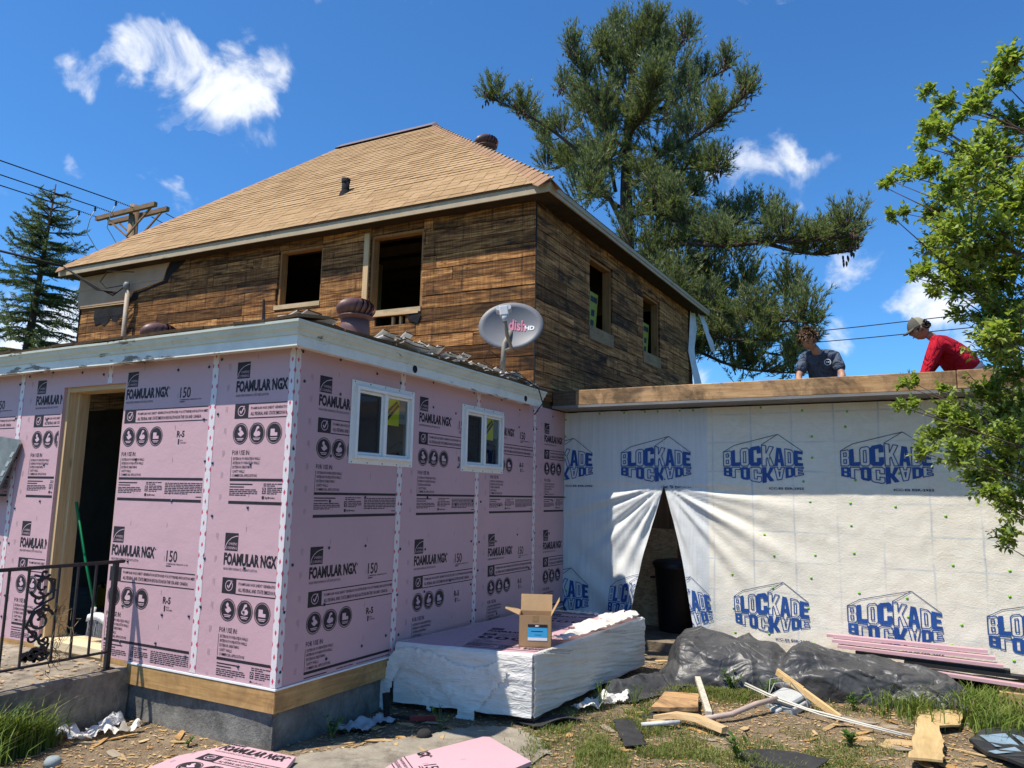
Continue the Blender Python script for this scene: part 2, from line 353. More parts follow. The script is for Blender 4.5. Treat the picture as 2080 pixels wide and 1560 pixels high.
def bake_strings():
    tmp = []
    for s, (off, res) in STR.items():
        c = bpy.data.curves.new('t', 'FONT'); c.body = s; c.resolution_u = res; c.offset = off; c.fill_mode = 'FRONT'
        o = bpy.data.objects.new('t', c); COL.objects.link(o); tmp.append((s, o))
    dg = bpy.context.evaluated_depsgraph_get()
    for s, o in tmp:
        ev = o.evaluated_get(dg); me = ev.to_mesh()
        vs = [v.co.copy() for v in me.vertices]; fs = [tuple(p.vertices) for p in me.polygons]; ev.to_mesh_clear()
        x0, x1 = min(v.x for v in vs), max(v.x for v in vs); y0, y1 = min(v.y for v in vs), max(v.y for v in vs)
        GLY[s] = ([((v.x-x0)/(x1-x0), (v.y-y0)/(y1-y0)) for v in vs], fs)
    for s, o in tmp:
        c = o.data; bpy.data.objects.remove(o); bpy.data.curves.remove(c)
bake_strings()
def text(mb, s, T, mi=0):
    vs, fs = GLY[s]; mb.add([T(x, y) for x, y in vs], fs, mi)

# ---- the board print, drawn once in board coordinates (u to the right, v downwards, faces -y)
def board_art():
    A = MB(); D1, D2 = -.0012, -.002
    def P(u, v, d=D1): return (u, d, -v)
    def rect(u0, u1, v0, v1, mi=0, d=D1): A.add([P(u0, v1, d), P(u1, v1, d), P(u1, v0, d), P(u0, v0, d)], [(0, 1, 2, 3)], mi)
    def tx(s, u0, u1, v0, v1, mi=0, d=D1): text(A, s, lambda x, y: P(lerp(u0, u1, x), lerp(v1, v0, y), d), mi)
    def disc(u, v, r, mi=0, d=D1, r0=0, n=22):
        if r0 == 0: A.add([P(u+r*math.cos(2*math.pi*k/n), v-r*math.sin(2*math.pi*k/n), d) for k in range(n)], [tuple(range(n))], mi)
        else:
            vs = []
            for k in range(n):
                a = 2*math.pi*k/n
                for q in (r, r0): vs.append(P(u+q*math.cos(a), v-q*math.sin(a), d))
            A.add(vs, [(2*k, 2*((k+1) % n), 2*((k+1) % n)+1, 2*k+1) for k in range(n)], mi)
    def pl(pts, mi=1, d=D2): A.add([P(u, v, d) for u, v in pts], [tuple(range(len(pts)))], mi)
    def line(pts, w, mi=1, d=D2):
        for (a, b), (c, e) in zip(pts, pts[1:]):
            L = math.hypot(c-a, e-b) or 1; nx, ny = -(e-b)/L*w/2, (c-a)/L*w/2
            A.add([P(a+nx, b+ny, d), P(c+nx, e+ny, d), P(c-nx, e-ny, d), P(a-nx, b-ny, d)], [(3, 2, 1, 0)], mi)
    rng = random.Random(5)
    # maker's square
    rect(.225, .352, .086, .205)
    line([(.227+.012*0, .2)]+[(.352-.122*math.cos(a)*1.0, .205-.1*math.sin(a)) for a in [R(x) for x in (5, 20, 40, 60, 80, 90)]], .005)
    tx('OWENS', .262, .345, .150, .168, 1, D2); tx('CORNING', .238, .345, .177, .196, 1, D2)
    tx('FOAMULAR NGX', .225, .722, .219, .303); disc(.575, .235, .006); disc(.728, .235, .006)
    tx('HIGH PERFORMANCE XPS INSULATION', .228, .545, .318, .336)
    tx('150', .853, .968, .236, .316); tx('COMPRESSIVE STRENGTH 15 PSI', .856, 1.085, .325, .336); rect(.856, .91, .342, .349)
    rect(.228, .362, .385, .49); rect(.362, 1.2, .385, .392); rect(.362, 1.2, .485, .492)
    disc(.295, .437, .036, 1, D2, .031); line([(.28, .435), (.292, .455), (.322, .403)], .009)
    tx('FOAMULAR NGX (NEXT GENERATION EXTRUDED POLYSTYRENE) INSULATION MEETS', .385, 1.185, .410, .435)
    tx('ALL FEDERAL AND STATE EMISSION REGULATIONS IN THE USA AND CANADA.', .385, 1.105, .446, .471)
    for c in (.299, .459, .62):
        disc(c, .597, .064); disc(c, .597, .075, 0, D1, .069)
        rect(c-.034, c+.034, .628, .633, 1, D2); rect(c-.026, c+.026, .638, .643, 1, D2)
    pl([(.299, .57), (.318, .578), (.335, .598), (.303, .618), (.283, .607), (.272, .59), (.287, .592)]); pl([(.291, .548), (.305, .556), (.305, .57), (.288, .58), (.279, .565)])
    pl([(.455, .55), (.475, .547), (.48, .562), (.465, .566), (.455, .585), (.478, .58), (.493, .595), (.487, .613), (.455, .62), (.432, .612), (.428, .6), (.443, .58)])
    pl([(.588, .569), (.626, .569), (.626, .594), (.652, .594), (.652, .617), (.588, .617)]); rect(.632, .652, .57, .59, 0, D2-.0006)
    tx('R-5', .855, .938, .562, .610); tx('1', .872, .886, .622, .662); tx('INCH', .895, .925, .628, .64); tx('THICKNESS', .895, .962, .646, .657)
    tx('FOR USE IN:', .232, .403, .712, .746)
    for s, w, v in (('EXTERIOR FOUNDATION WALLS', .262, .762), ('INTERIOR FOUNDATION WALLS', .256, .791), ('EXTERIOR SHEATHING', .185, .82), ('CAVITY WALLS', .12, .85), ('COMMERCIAL APPLICATIONS', .24, .878)):
        tx(s, .245, .245+w, v-.001, v+.019)
    rect(.228, .2315, .757, .9)
    rect(.226, 1.2, .907, .925); rect(.228, 1.2, 1.062, 1.082)
    def fine(u0, u1, v0, n, dv=.0125):
        for i in range(n):
            u = u0
            end = u1 if i < n-1 else lerp(u0, u1, .6)
            while u < end-.01:
                w = rng.uniform(.018, .055); w = min(w, end-u); rect(u, u+w, v0+i*dv, v0+i*dv+.0062); u += w+.006
    rect(.23, .45, .943, .951); rect(.23, .37, .962, .969); fine(.23, .5, .981, 4)
    rect(.545, .578, .968, 1.01, 0); disc(.5615, .983, .011, 1, D2, .007); rect(.552, .572, 1.0, 1.004, 1, D2)
    fine(.555, .73, .94, 2); fine(.59, .74, .967, 4)
    disc(.556, 1.035, .012); tx('hydrovac', .575, .665, 1.026, 1.048)
    fine(.77, 1.19, .944, 7); rect(1.11, 1.19, 1.04, 1.046)
    # small edge codes and tick marks
    for k in range(7):
        v = .09+k*.155
        for j in range(3): rect(.135+j*.009, .1362+j*.009, v, v+rng.uniform(.03, .05))
    for u in (.42, .83):
        for k in range(5): rect(u, u+.002, .04+k*.24, .075+k*.24)
    return A
ART = board_art().mesh('board_print')
def art_clip(u0=None, u1=None, drop=(), v1=None):
    bm = bmesh.new(); bm.from_mesh(ART)
    def cut(co, no, clear):
        g = bm.verts[:]+bm.edges[:]+bm.faces[:]
        bmesh.ops.bisect_plane(bm, geom=g, plane_co=co, plane_no=no, clear_outer=clear)
    if u0 is not None: cut((u0, 0, 0), (-1, 0, 0), True)
    if u1 is not None: cut((u1, 0, 0), (1, 0, 0), True)
    if v1 is not None: cut((0, 0, -v1), (0, 0, -1), True)
    for a, b, c, d in drop:
        cut((a, 0, 0), (1, 0, 0), False); cut((b, 0, 0), (1, 0, 0), False); cut((0, 0, -c), (0, 0, 1), False); cut((0, 0, -d), (0, 0, 1), False)
        kill = []
        for f in bm.faces:
            m = f.calc_center_median()
            if a < m.x < b and c < -m.z < d: kill.append(f)
        bmesh.ops.delete(bm, geom=kill, context='FACES')
    me = bpy.data.meshes.new('board_print'); bm.to_mesh(me); bm.free(); return me
def cells(lo, hi, holes):
    xs = sorted({lo[0], hi[0], *[min(max(h[i], lo[0]), hi[0]) for h in holes for i in (0, 1)]})
    zs = sorted({lo[1], hi[1], *[min(max(h[i], lo[1]), hi[1]) for h in holes for i in (2, 3)]})
    for a, b in zip(xs, xs[1:]):
        for c, d in zip(zs, zs[1:]):
            if any(h[0]-1e-6 <= a and b <= h[1]+1e-6 and h[2]-1e-6 <= c and d <= h[3]+1e-6 for h in holes): continue
            yield a, b, c, d
def wall_mesh(lo, hi, holes, d0, d1, axis, T=None):
    """wall slab with openings: axis 'x' runs along x between y=d0..d1, axis 'y' runs along y between x=d0..d1"""
    mb = MB()
    for a, b, c, d in cells(lo, hi, holes):
        if axis == 'x': mb.box((a, d0, c), (b, d1, d), T=T)
        else: mb.box((d0, a, c), (d1, b, d), T=T)
    return mb
# ================================================================ pink-board annex
H = 2.2346; YC = 4.466
annex = thing('annex', (0, 0, -.4), 'single-storey annex clad in pink printed foam boards with white eaves', 'building')
DOOR = (-2.6, -1.79, .03, 2.07)
WIN = [(.586, 1.381, 1.458, 2.083), (2.139, 2.938, 1.457, 2.078)]
HOLE = [(a+.035, b-.035, c+.035, d-.035) for a, b, c, d in WIN]
# studs and sheathing behind the boards
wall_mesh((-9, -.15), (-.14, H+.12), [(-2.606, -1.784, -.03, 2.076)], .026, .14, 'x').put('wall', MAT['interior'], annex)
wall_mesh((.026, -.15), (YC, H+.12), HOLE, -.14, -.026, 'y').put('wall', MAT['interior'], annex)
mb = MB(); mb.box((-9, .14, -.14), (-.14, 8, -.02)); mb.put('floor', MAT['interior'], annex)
def panel(poly, axis):
    """foam board 25 mm thick from an outline in (along, z)"""
    mb = MB(); pl = [(a, b) for a, b in poly]
    n = len(pl); loops = [[Vector((a, b, 0)) for a, b in pl]]; tri = tessellate_polygon(loops)
    f = (lambda a, z, d: (a, d, z)) if axis == 'x' else (lambda a, z, d: (-d, a, z))
    mb.add([f(a, z, 0) for a, z in pl]+[f(a, z, .025) for a, z in pl], [t for t in tri]+[tuple(i+n for i in reversed(t)) for t in tri]+[(i, (i+1) % n, n+(i+1) % n, n+i) for i in range(n)])
    o = mb.put('foam_panel', MAT['foam'], annex, loc=(f(pl[0][0], pl[0][1], 0))); return fixn(o)
INK = [MAT['ink'], MAT['foam_ink']]
def art(parent, axis, a0, v, me):
    loc = (a0, 0, H-v) if axis == 'x' else (0, a0, H-v)
    put('printed_lettering', me, INK, parent, loc, (0, 0, 0) if axis == 'x' else (0, 0, R(90)))['kind'] = 'stuff'
g = .002; B = -.004
def rectp(a, b): return [(a+g, B), (b-g, B), (b-g, H), (a+g, H)]
bot = 1.20
# left wall, corner board first
p1 = panel(rectp(-.777, 0), 'x'); m = art_clip(u1=.735); art(p1, 'x', -.777, .0, m); art(p1, 'x', -.777, 1.194, art_clip(u1=.735, v1=1.035))
d0, d1, dz0, dz1 = DOOR
p2 = panel([(-1.996+g, B), (-.777-g, B), (-.777-g, H), (-1.996+g, H), (-1.996+g, dz1), (d1, dz1), (d1, dz0), (-1.996+g, dz0)], 'x')
art(p2, 'x', -1.996, 0, art_clip(u0=.21, u1=1.17)); art(p2, 'x', -1.996, 1.194, art_clip(u0=.21, u1=1.17, v1=1.035))
p3 = panel([(-3.215+g, B), (-1.996-g, B), (-1.996-g, dz0), (d0, dz0), (d0, dz1), (-1.996-g, dz1), (-1.996-g, H), (-3.215+g, H)], 'x')
art(p3, 'x', -3.215, 0, art_clip(u1=.6)); art(p3, 'x', -3.215, 1.194, art_clip(u1=.6, v1=1.035))
for k in range(3):
    a = -4.434-1.219*k; q = panel(rectp(a, a+1.219), 'x'); mm = art_clip(u1=1.16)
    art(q, 'x', a, 0, mm); art(q, 'x', a, 1.194, art_clip(u1=1.16, v1=1.035))
# right wall
h1, h2 = HOLE
S = 1.2192
q1 = panel([(0+g, B), (S-g, B), (S-g, h1[2]), (h1[0], h1[2]), (h1[0], h1[3]), (S-g, h1[3]), (S-g, H), (g, H)], 'y')
q2 = panel([(S+g, B), (2*S-g, B), (2*S-g, h2[2]), (h2[0], h2[2]), (h2[0], h2[3]), (2*S-g, h2[3]), (2*S-g, H), (S+g, H), (S+g, h1[3]), (h1[1], h1[3]), (h1[1], h1[2]), (S+g, h1[2])], 'y')
q3 = panel([(2*S+g, B), (3*S-g, B), (3*S-g, H), (2*S+g, H), (2*S+g, h2[3]), (h2[1], h2[3]), (h2[1], h2[2]), (2*S+g, h2[2])], 'y')
q4 = panel(rectp(3*S, YC), 'y')
VO = .085
for i, q in enumerate((q1, q2, q3, q4)):
    a0 = i*S; drop = [(b[0]-a0-.03, b[1]-a0+.03, H-b[3]-VO-.03, H-b[2]-VO+.03) for b in HOLE]
    u1 = 1.16 if i < 3 else .79
    art(q, 'y', a0+.022, VO, art_clip(u1=u1, drop=drop) if i < 3 else art_clip(u1=u1)); art(q, 'y', a0+.022, VO+1.194, art_clip(u1=u1, v1=.95))
# seam tapes
def tape(axis, a, z0, z1, w=.075, corner=False):
    mb = MB(); n = max(2, int((z1-z0)/.06)); uv = []
    rg = random.Random(int(a*977)+int(z0*31))
    def add(f, wa, wb):
        vs = []; us = []
        for i in range(n+1):
            z = lerp(z0, z1, i/n); ja, jb = rg.uniform(-.0025, .0025), rg.uniform(-.0025, .0025)
            if wa == 0: ja = 0
            if wb == 0: jb = 0
            bow = .0018+.0015*math.sin(i*1.7+a*9)
            vs += [f(wa+ja, z, .0018), f((wa+wb)/2, z, .0026+bow*.4), f(wb+jb, z, .0018)]
            us += [(wa, z), ((wa+wb)/2, z), (wb, z)]
        fs = []
        for i in range(n):
            for k in (0, 1): fs.append((3*i+k, 3*i+k+1, 3*i+k+4, 3*i+k+3))
        mb.add(vs, fs, smooth=True); uv.extend(us)
    if axis == 'x': add(lambda o, z, d: (a+o, -d, z), -w/2, w/2 if not corner else 0)
    else: add(lambda o, z, d: (d, a+o, z), -w/2, w/2)
    if corner: add(lambda o, z, d: (d, o, z), 0, w/2)
    me = mb.mesh('seam_tape'); lay = me.uv_layers.new(name='uv')
    for lp in me.loops: lay.data[lp.index].uv = uv[lp.vertex_index]
    loc = Vector((a, 0, z0)) if axis == 'x' else Vector((0, a, z0)); me.transform(Matrix.Translation(-loc))
    return put('seam_tape', me, MAT['tape'], annex, loc)
tape('x', 0, -.002, H, .1, True); tape('x', -.777, .0, H, .06); tape('x', -1.996, 2.075, H-.01, .055)
for k in range(3): tape('x', -3.215-1.219*k, 0, H-.01, .06)
for i in (1, 2, 3):
    w = WIN[i-1] if i < 3 else None
    if w: tape('y', i*S, 0, w[2]+.01, .065); tape('y', i*S, w[3]-.01, H, .065)
    else: tape('y', i*S, 0, H, .06)
# washers of the fixing nails
mb = MB(); mb.lathe([(0, .006), (.006, .006), (.0055, .003), (.0105, .0022), (.011, 0)], 10); CAP = mb.mesh('cap_nail'); CAP.materials.append(MAT['cap'])
rg = random.Random(11)
for a0, a1 in ((-.777, 0), (-1.996, -.777), (-3.215, -1.996), (-4.434, -3.215)):
    for u in (.06, .42, .83, 1.16):
        for v in (.06, .45, .8, 1.12, 1.5, 1.85, 2.12):
            x = a0+u+rg.uniform(-.03, .03); z = H-v+rg.uniform(-.06, .06)
            if x > a1-.03 or (d0-.03 < x < d1+.03 and z < dz1+.03) or rg.random() < .22 or z < .03: continue
            put('cap_nail', CAP, None, annex, (x, -.0025, z), (R(90), 0, 0))
for i in range(4):
    for u in (.06, .43, .84, 1.15):
        for v in (.07, .28, .7, 1.08, 1.42, 1.75, 2.1):
            y = i*S+u+rg.uniform(-.04, .04); z = H-v+rg.uniform(-.06, .06)
            if y > YC-.04 or any(w[0]-.02 < y < w[1]+.02 and w[2]-.02 < z < w[3]+.02 for w in WIN) or rg.random() < .2 or z < .03: continue
            put('cap_nail', CAP, None, annex, (.0025, y, z), (0, R(90), 0))
# white starter strip, plywood band and foundation
mb = MB(); mb.box((-1.47, -.009, -.018), (.009, 0.02, -.006)); mb.box((-.02, -.0085, -.018), (.0085, 4.45, -.0063)); mb.put('starter_strip', MAT['white_lip'], annex)
mb = MB(); mb.box((-1.46, -.004, -.158), (.0, .03, -.0185)); o = mb.put('plywood_band', MAT['ply'], annex, loc=(-1.46, 0, -.158))
mb = MB(); mb.box((-.028, -.002, -.158), (.004, 4.44, -.0185)); mb.put('plywood_band', MAT['ply_y'], annex, loc=(0, 0, -.158))
mb = MB(); mb.box((-9, -.002, -.158), (-1.47, .03, -.006)); mb.put('plywood_band', MAT['ply'], annex, loc=(-9, 0, -.158))
def foundation():
    mb = MB(); rg = random.Random(3)
    nx, nz = 70, 9
    def grid(f, a0, a1):
        vs = []
        for i in range(nx+1):
            a = lerp(a0, a1, i/nx)
            for j in range(nz+1):
                z = lerp(-.55, -.16, j/nz)
                if j == nz: z -= abs(noise.noise((a*9, 3.1, 0)))*.018
                vs.append(f(a, z, noise.fractal((a*2.2, z*5, 1.7), 1, 2, 4)*.012+(.0 if j < nz else .008)))
        mb.add(vs, [(i*(nz+1)+j, (i+1)*(nz+1)+j, (i+1)*(nz+1)+j+1, i*(nz+1)+j+1) for i in range(nx) for j in range(nz)], smooth=True)
    def corner(a, z): return .06*max(0, 1-abs(a)/.09)*max(0, (z+.26)/.1)
    grid(lambda a, z, d: (a, .028+d+corner(a+.055, z), z), -1.9, -.032)
    grid(lambda a, z, d: (-.032-d, a, z), .028, 4.45)
    mb.box((-9, .05, -.55), (-.06, .3, -.162)); mb.box((-.3, .06, -.55), (-.06, 4.45, -.162))
    return mb.put('foundation', MAT['foundation'], annex, loc=(0, 0, -.4))
foundation()
# door lining
mb = MB(); mb.box((d0-.001, .0255, dz0-.02), (d0+.04, .18, dz1)); mb.put('door_jamb', MAT['lumber'], annex)
mb = MB(); mb.box((d0+.0405, .09, dz0-.02), (d0+.08, .18, dz1-.04)); mb.put('door_jamb', MAT['lumber'], annex)
mb = MB(); mb.box((d1-.04, .0255, dz0-.02), (d1+.001, .18, dz1)); mb.put('door_jamb', MAT['lumber'], annex)
mb = MB(); mb.box((d0+.0405, .0257, dz1-.04), (d1-.0405, .18, dz1+.001)); mb.put('door_header', MAT['lumber_x'], annex)
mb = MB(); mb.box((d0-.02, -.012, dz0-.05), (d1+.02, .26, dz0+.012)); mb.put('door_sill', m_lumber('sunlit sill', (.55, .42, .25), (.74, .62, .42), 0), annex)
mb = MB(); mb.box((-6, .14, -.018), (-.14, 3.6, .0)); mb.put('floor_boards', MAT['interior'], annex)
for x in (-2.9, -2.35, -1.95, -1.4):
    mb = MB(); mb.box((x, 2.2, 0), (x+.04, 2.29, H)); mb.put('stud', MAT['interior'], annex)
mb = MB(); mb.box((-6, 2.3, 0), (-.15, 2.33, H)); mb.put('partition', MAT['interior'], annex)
# sliding windows
def window(y0, y1, z0, z1, idx):
    w = put('window', (lambda m: (m.box((.0022, y0, z0), (.006, y0+.04, z1)), m.box((.0022, y1-.04, z0), (.006, y1, z1)), m.box((.0022, y0+.04, z0), (.006, y1-.04, z0+.042)), m.box((.0022, y0+.04, z1-.042), (.006, y1-.04, z1)), m)[-1])(MB()).mesh('window'), MAT['vinyl'], annex)
    a, b, c, d = y0+.038, y1-.038, z0+.04, z1-.04
    def ring(name, a, b, c, d, t, x0, x1, mat):
        m = MB(); m.box((x0, a, c), (x1, a+t, d)); m.box((x0, b-t, c), (x1, b, d)); m.box((x0, a+t, c), (x1, b-t, c+t)); m.box((x0, a+t, d-t), (x1, b-t, d)); return bevel(m.put(name, mat, w), .004)
    ring('frame', a, b, c, d, .028, -.05, .035, MAT['vinyl'])
    mid = (a+b)/2
    m = MB(); m.box((-.03, mid-.02, c+.028), (.028, mid+.02, d-.028)); bevel(m.put('mullion', MAT['vinyl'], w), .003)
    ring('sash', a+.0285, mid-.0205, c+.0285, d-.0285, .022, -.02, .012, MAT['vinyl'])
    ring('screen_frame', a+.0505, mid-.0425, c+.0505, d-.0505, .012, -.004, .006, MAT['screen'])
    m = MB(); m.add([(0, a+.06, c+.06), (0, mid-.05, c+.06), (0, mid-.05, d-.06), (0, a+.06, d-.06)], [(0, 1, 2, 3)]); m.put('insect_screen', m_screen, w)
    ring('sash', mid+.0205, b-.0285, c+.0285, d-.0285, .02, -.02, .012, MAT['vinyl'])
    m = MB(); m.add([(-.012, a+.03, c+.03), (-.012, mid, c+.03), (-.012, mid, d-.03), (-.012, a+.03, d-.03)], [(0, 1, 2, 3)]); m.put('pane', MAT['glass'], w)
    e0, e1 = mid+.04, b-.048
    m = MB(); m.add([(-.004, e0, c+.04), (-.004, e1, c+.04), (-.004, e1, d-.04), (-.004, e0, d-.04)], [(0, 1, 2, 3)]); m.put('pane', MAT['glass'], w)
    # yellow sticker behind the glass with slanted band
    f0, f1, g0, g1 = e0+.002, e0+(e1-e0)*.62, lerp(c, d, .52), d-.05
    m = MB(); m.add([(-.007, f0, g0), (-.007, f1, g0), (-.007, f1, g1), (-.007, f0, g1)], [(0, 1, 2, 3)]); st = m.put('sticker', MAT['yellow'], w)
    m = MB(); q = [(f0, g0+.02), (f0, g0+.11), (f1-.035, g1-.008), (f1-.002, g1-.05)]
    m.add([(-.0062, y, z) for y, z in q], [(3, 2, 1, 0)])
    A, Bv = Vector((0, q[0][0]+.012, q[0][1]+.04)), Vector((0, q[3][0]-.02, q[3][1]+.012)); up = Vector((0, -.42, .9)).normalized()
    text(m, 'PERFORMAX', lambda x, y: Vector((-.0055, 0, 0))+A.lerp(Bv, x)+up*(y*.018), 1)
    m.put('sticker_band', [MAT['ink'], MAT['yellow']], st)
    m = MB(); m.add([(-.0075, f1+.002, lerp(g0, g1, .1)), (-.0075, e1-.01, lerp(g0, g1, .1)), (-.0075, e1-.01, g1), (-.0075, f1+.002, g1)], [(0, 1, 2, 3)]); m.put('sticker', simple('pale sticker', (.2, .27, .27), .5, .1), w)
    for k in range(5):
        for z in (z0+.012, z1-.012):
            put('screw', CAP, None, w, (.0065, lerp(y0+.03, y1-.03, k/4), z), (0, R(90), 0), (.5, .5, .5))
def mk_screen():
    b = NB('insect screen mesh'); N, Lk = b.N, b.L
    tr = N.new('ShaderNodeBsdfTransparent'); df = N.new('ShaderNodeBsdfDiffuse'); df.inputs[0].default_value = (.05, .052, .055, 1)
    mx = N.new('ShaderNodeMixShader'); mx.inputs[0].default_value = .6
    Lk.new(tr.outputs[0], mx.inputs[1]); Lk.new(df.outputs[0], mx.inputs[2]); Lk.new(mx.outputs[0], N['Material Output'].inputs[0]); return b.m
m_screen = mk_screen()
for i, w in enumerate(WIN): window(*w, i)
# eaves: soffit, fascia board, crown moulding swept round the corner
def sweep(name, prof, mat, closed=True, y_end=3.55, x_end=-9):
    mb = MB(); n = len(prof); vs = []
    NX, NY = 60, 26
    path = [('x', lerp(x_end, 0, i/NX)) for i in range(NX)]+[('c', 0)]+[('y', lerp(0, y_end, i/NY)) for i in range(1, NY+1)]
    for k, a in path:
        for o, z in prof:
            sag = noise.noise((a*1.3+(9 if k == 'y' else 0), 2.2, 0))*.006
            if k == 'x': vs.append((a+(o if abs(a) < 1e-9 else 0), -o, z+sag))
            elif k == 'c': vs.append((o, -o, z))
            else: vs.append((o, a, z+sag))
    fs = []
    for i in range(len(path)-1):
        for j in range(n if closed else n-1): fs.append((i*n+j, i*n+(j+1) % n, (i+1)*n+(j+1) % n, (i+1)*n+j))
    e = (len(path)-1)*n; fs.append(tuple(e+j for j in range(n)))
    mb.add(vs, fs); o = mb.put(name, mat, annex, loc=(0, 0, 2.2)); fixn(o); return o
sweep('soffit', [(0.001, 2.216), (.122, 2.216), (.122, 2.228), (.001, 2.228)], MAT['paint'])
fas = sweep('fascia', [(.1225, 2.196), (.142, 2.196), (.142, 2.285), (.1225, 2.285)], MAT['paint'])
sweep('crown_moulding', [(.1425, 2.27), (.152, 2.27), (.158, 2.292), (.178, 2.312), (.186, 2.337), (.198, 2.343), (.2, 2.36), (.1, 2.36), (.1, 2.29)], MAT['paint2'])
for y in (1.18, 3.15):
    mb = MB(); mb.lathe([(0, .0), (.02, .0), (.024, .003), (.03, .003), (.032, 0)], 14); put('vent_hole', mb.mesh('vent_hole'), MAT['dark'], fas, (.143, y, 2.243), (0, R(90), 0))
# low hipped roof
RS = .2
def RZ(x, y): return 2.372+RS*max(0, min(y+.2, .2-x))
mb = MB()
mb.add([(-9, -.19, 2.362), (.19, -.19, 2.362), (-3.63, 3.63, RZ(-3.63, 3.63)), (-9, 3.63, RZ(-9, 3.63))], [(0, 1, 2, 3)])
mb.add([(.19, -.19, 2.362), (.19, 3.6, 2.362), (0, 3.63, RZ(0, 3.63)), (-3.63, 3.63, RZ(-3.63, 3.63))], [(0, 1, 2, 3)])
def m_shingle(name, c1, c2, c3):
    b = NB(name); p = b.pos(); r = b.rand()
    c = b.ramp(r, [(0, c1), (.35, c2), (.7, c3), (1, c2)])
    f = b.noise(p, 2.1, 6, .7); c = b.mix(b.mr(f, .35, .7), b.mix(1.0, c, (.8, .78, .76), 'MULTIPLY'), c)
    gr = b.noise(p, 260, 2); c = b.mix(b.mr(gr, .35, .65, 0, .45), c, b.mix(1.0, c, (.5, .48, .46), 'MULTIPLY'))
    b.bump(gr, .4, .004); return b.out(c, .92, .1)
MAT['shingle'] = m_shingle('tan asphalt shingle', (.37, .24, .125), (.42, .275, .145), (.46, .31, .17))
MAT['hipcap'] = m_shingle('hip cap shingle', (.36, .22, .13), (.46, .28, .17), (.33, .2, .125))
MAT['old_shingle'] = m_shingle('old brown shingle', (.17, .11, .065), (.24, .16, .095), (.3, .2, .12))
MAT['silver_shingle'] = m_shingle('curled silver shingle', (.5, .48, .44), (.68, .66, .62), (.82, .8, .76))
MAT['tab_edge'] = simple('dark shingle edge', (.1, .062, .032), .95, .3, 30)
aroof = mb.put('roof', MAT['old_shingle'], annex, loc=(0, 0, 2.37))
rg = random.Random(21)
def tab(mat, parent, c, ux, uy, w, l, th=.006, curl=.0, name='shingle'):
    """one shingle tab: c is the middle of its lower edge, ux along the eave, uy up the slope, curl lifts the lower edge"""
    c, ux, uy = Vector(c), Vector(ux).normalized(), Vector(uy).normalized(); n = ux.cross(uy)
    vs = []
    for (t, lift) in ((0, curl), (.45, curl*.15), (1, -.003)):
        for s in (-.5, .5):
            wob = rg.uniform(-.004, .004) if curl else 0
            p = c+ux*(s*w)+uy*(t*l)+n*(lift+wob*2); vs += [p, p+n*th]
    fs = [(0, 2, 3, 1), (0, 4, 6, 2), (4, 8, 10, 6), (1, 3, 7, 5), (5, 7, 11, 9), (0, 1, 5, 4), (4, 5, 9, 8), (2, 6, 7, 3), (6, 10, 11, 7), (8, 9, 11, 10)]
    m = MB(); m.add(vs, fs); m.mi[0] = 1; return m.put(name, [mat, MAT['tab_edge']], parent, loc=c)
for k in range(30):                                   # ragged first course along the front eave
    x = .2-.15-.3*k
    tab(MAT['old_shingle'], aroof, (x, -.197+rg.uniform(-.006, .004), 2.361+rg.uniform(0, .004)), (1, 0, rg.uniform(-.01, .01)), (0, 1, RS), .295, .3, .02, rg.uniform(0, .006))
for k in range(12):
    tab(MAT['silver_shingle'] if rg.random() < .35 else MAT['old_shingle'], aroof, (.197+rg.uniform(-.006, .004), .0+.3*k+.1, 2.361), (0, 1, 0), (-1, 0, RS), .295, .2, .018, rg.uniform(0, .008))
for row, (off, lift) in enumerate(((.05, .03), (.13, .07), (.23, .09))):         # torn, curled silver tabs on the right slope
    y = .75+row*.1
    while y < 3.35:
        w = rg.uniform(.08, .16)
        if rg.random() > (.08, .2, .4)[row]:
            x = .2-off+rg.uniform(-.025, .02)
            tab(MAT['silver_shingle'], aroof, (x, y+w/2, RZ(x, 1.5 + y)+.012+.012*row), (rg.uniform(-.1, .1), 1, rg.uniform(-.12, .12)), (-1, rg.uniform(-.2, .2), RS-.05), w*.96, .2, .01, lift*rg.uniform(.5, 1.3), 'curled_shingle')
        y += w
for k in range(9):                                      # a second torn heap higher up
    y = .35+k*.05; x = -.25-.012*k+rg.uniform(-.06, .06)
    tab(MAT['silver_shingle'], aroof, (x, y, RZ(x, 2)+.03), (rg.uniform(-.3, .3), 1, 0), (-1, rg.uniform(-.3, .3), RS), rg.uniform(.1, .18), .18, .01, rg.uniform(.03, .09), 'curled_shingle')
# ================================================================ two-storey house
def SH(v): return Vector((v[0], v[1], v[2]-.016*v[0]+.028*(v[1]-3.63)))       # the old house is out of level
house = thing('house', (-4.3, 7, -.4), 'two-storey house stripped to dark weathered board sheathing under tan shingles', 'house')
XL, YF, YB, ZB, ZT = -8.5, 3.63, 10.43, 2.3, 4.70
FH = [(-4.02, -3.22, 3.70, 4.5), (-2.40, -1.575, 3.48, 4.5), (-2.27, -1.80, 3.285, 3.405)]
SHH = [(5.23, 6.08, 3.42, 4.39), (7.45, 8.32, 3.41, 4.38)]
fw = wall_mesh((XL, -.4), (0-.03, ZT), [h for h in FH], YF+.028, YF+.12, 'x', SH).put('front_wall', MAT['dark'], house)
sw = wall_mesh((YF+.03, -.4), (YB, ZT), SHH, -.12, -.028, 'y', SH).put('side_wall', MAT['dark'], house)
mb = MB(); mb.box((XL, YB-.1, -.4), (-.125, YB, ZT), T=SH); mb.put('rear_wall', MAT['dark'], house)
mb = MB(); mb.box((XL, YF+.125, -.4), (XL+.1, YB-.105, ZT), T=SH); mb.put('end_wall', MAT['dark'], house)
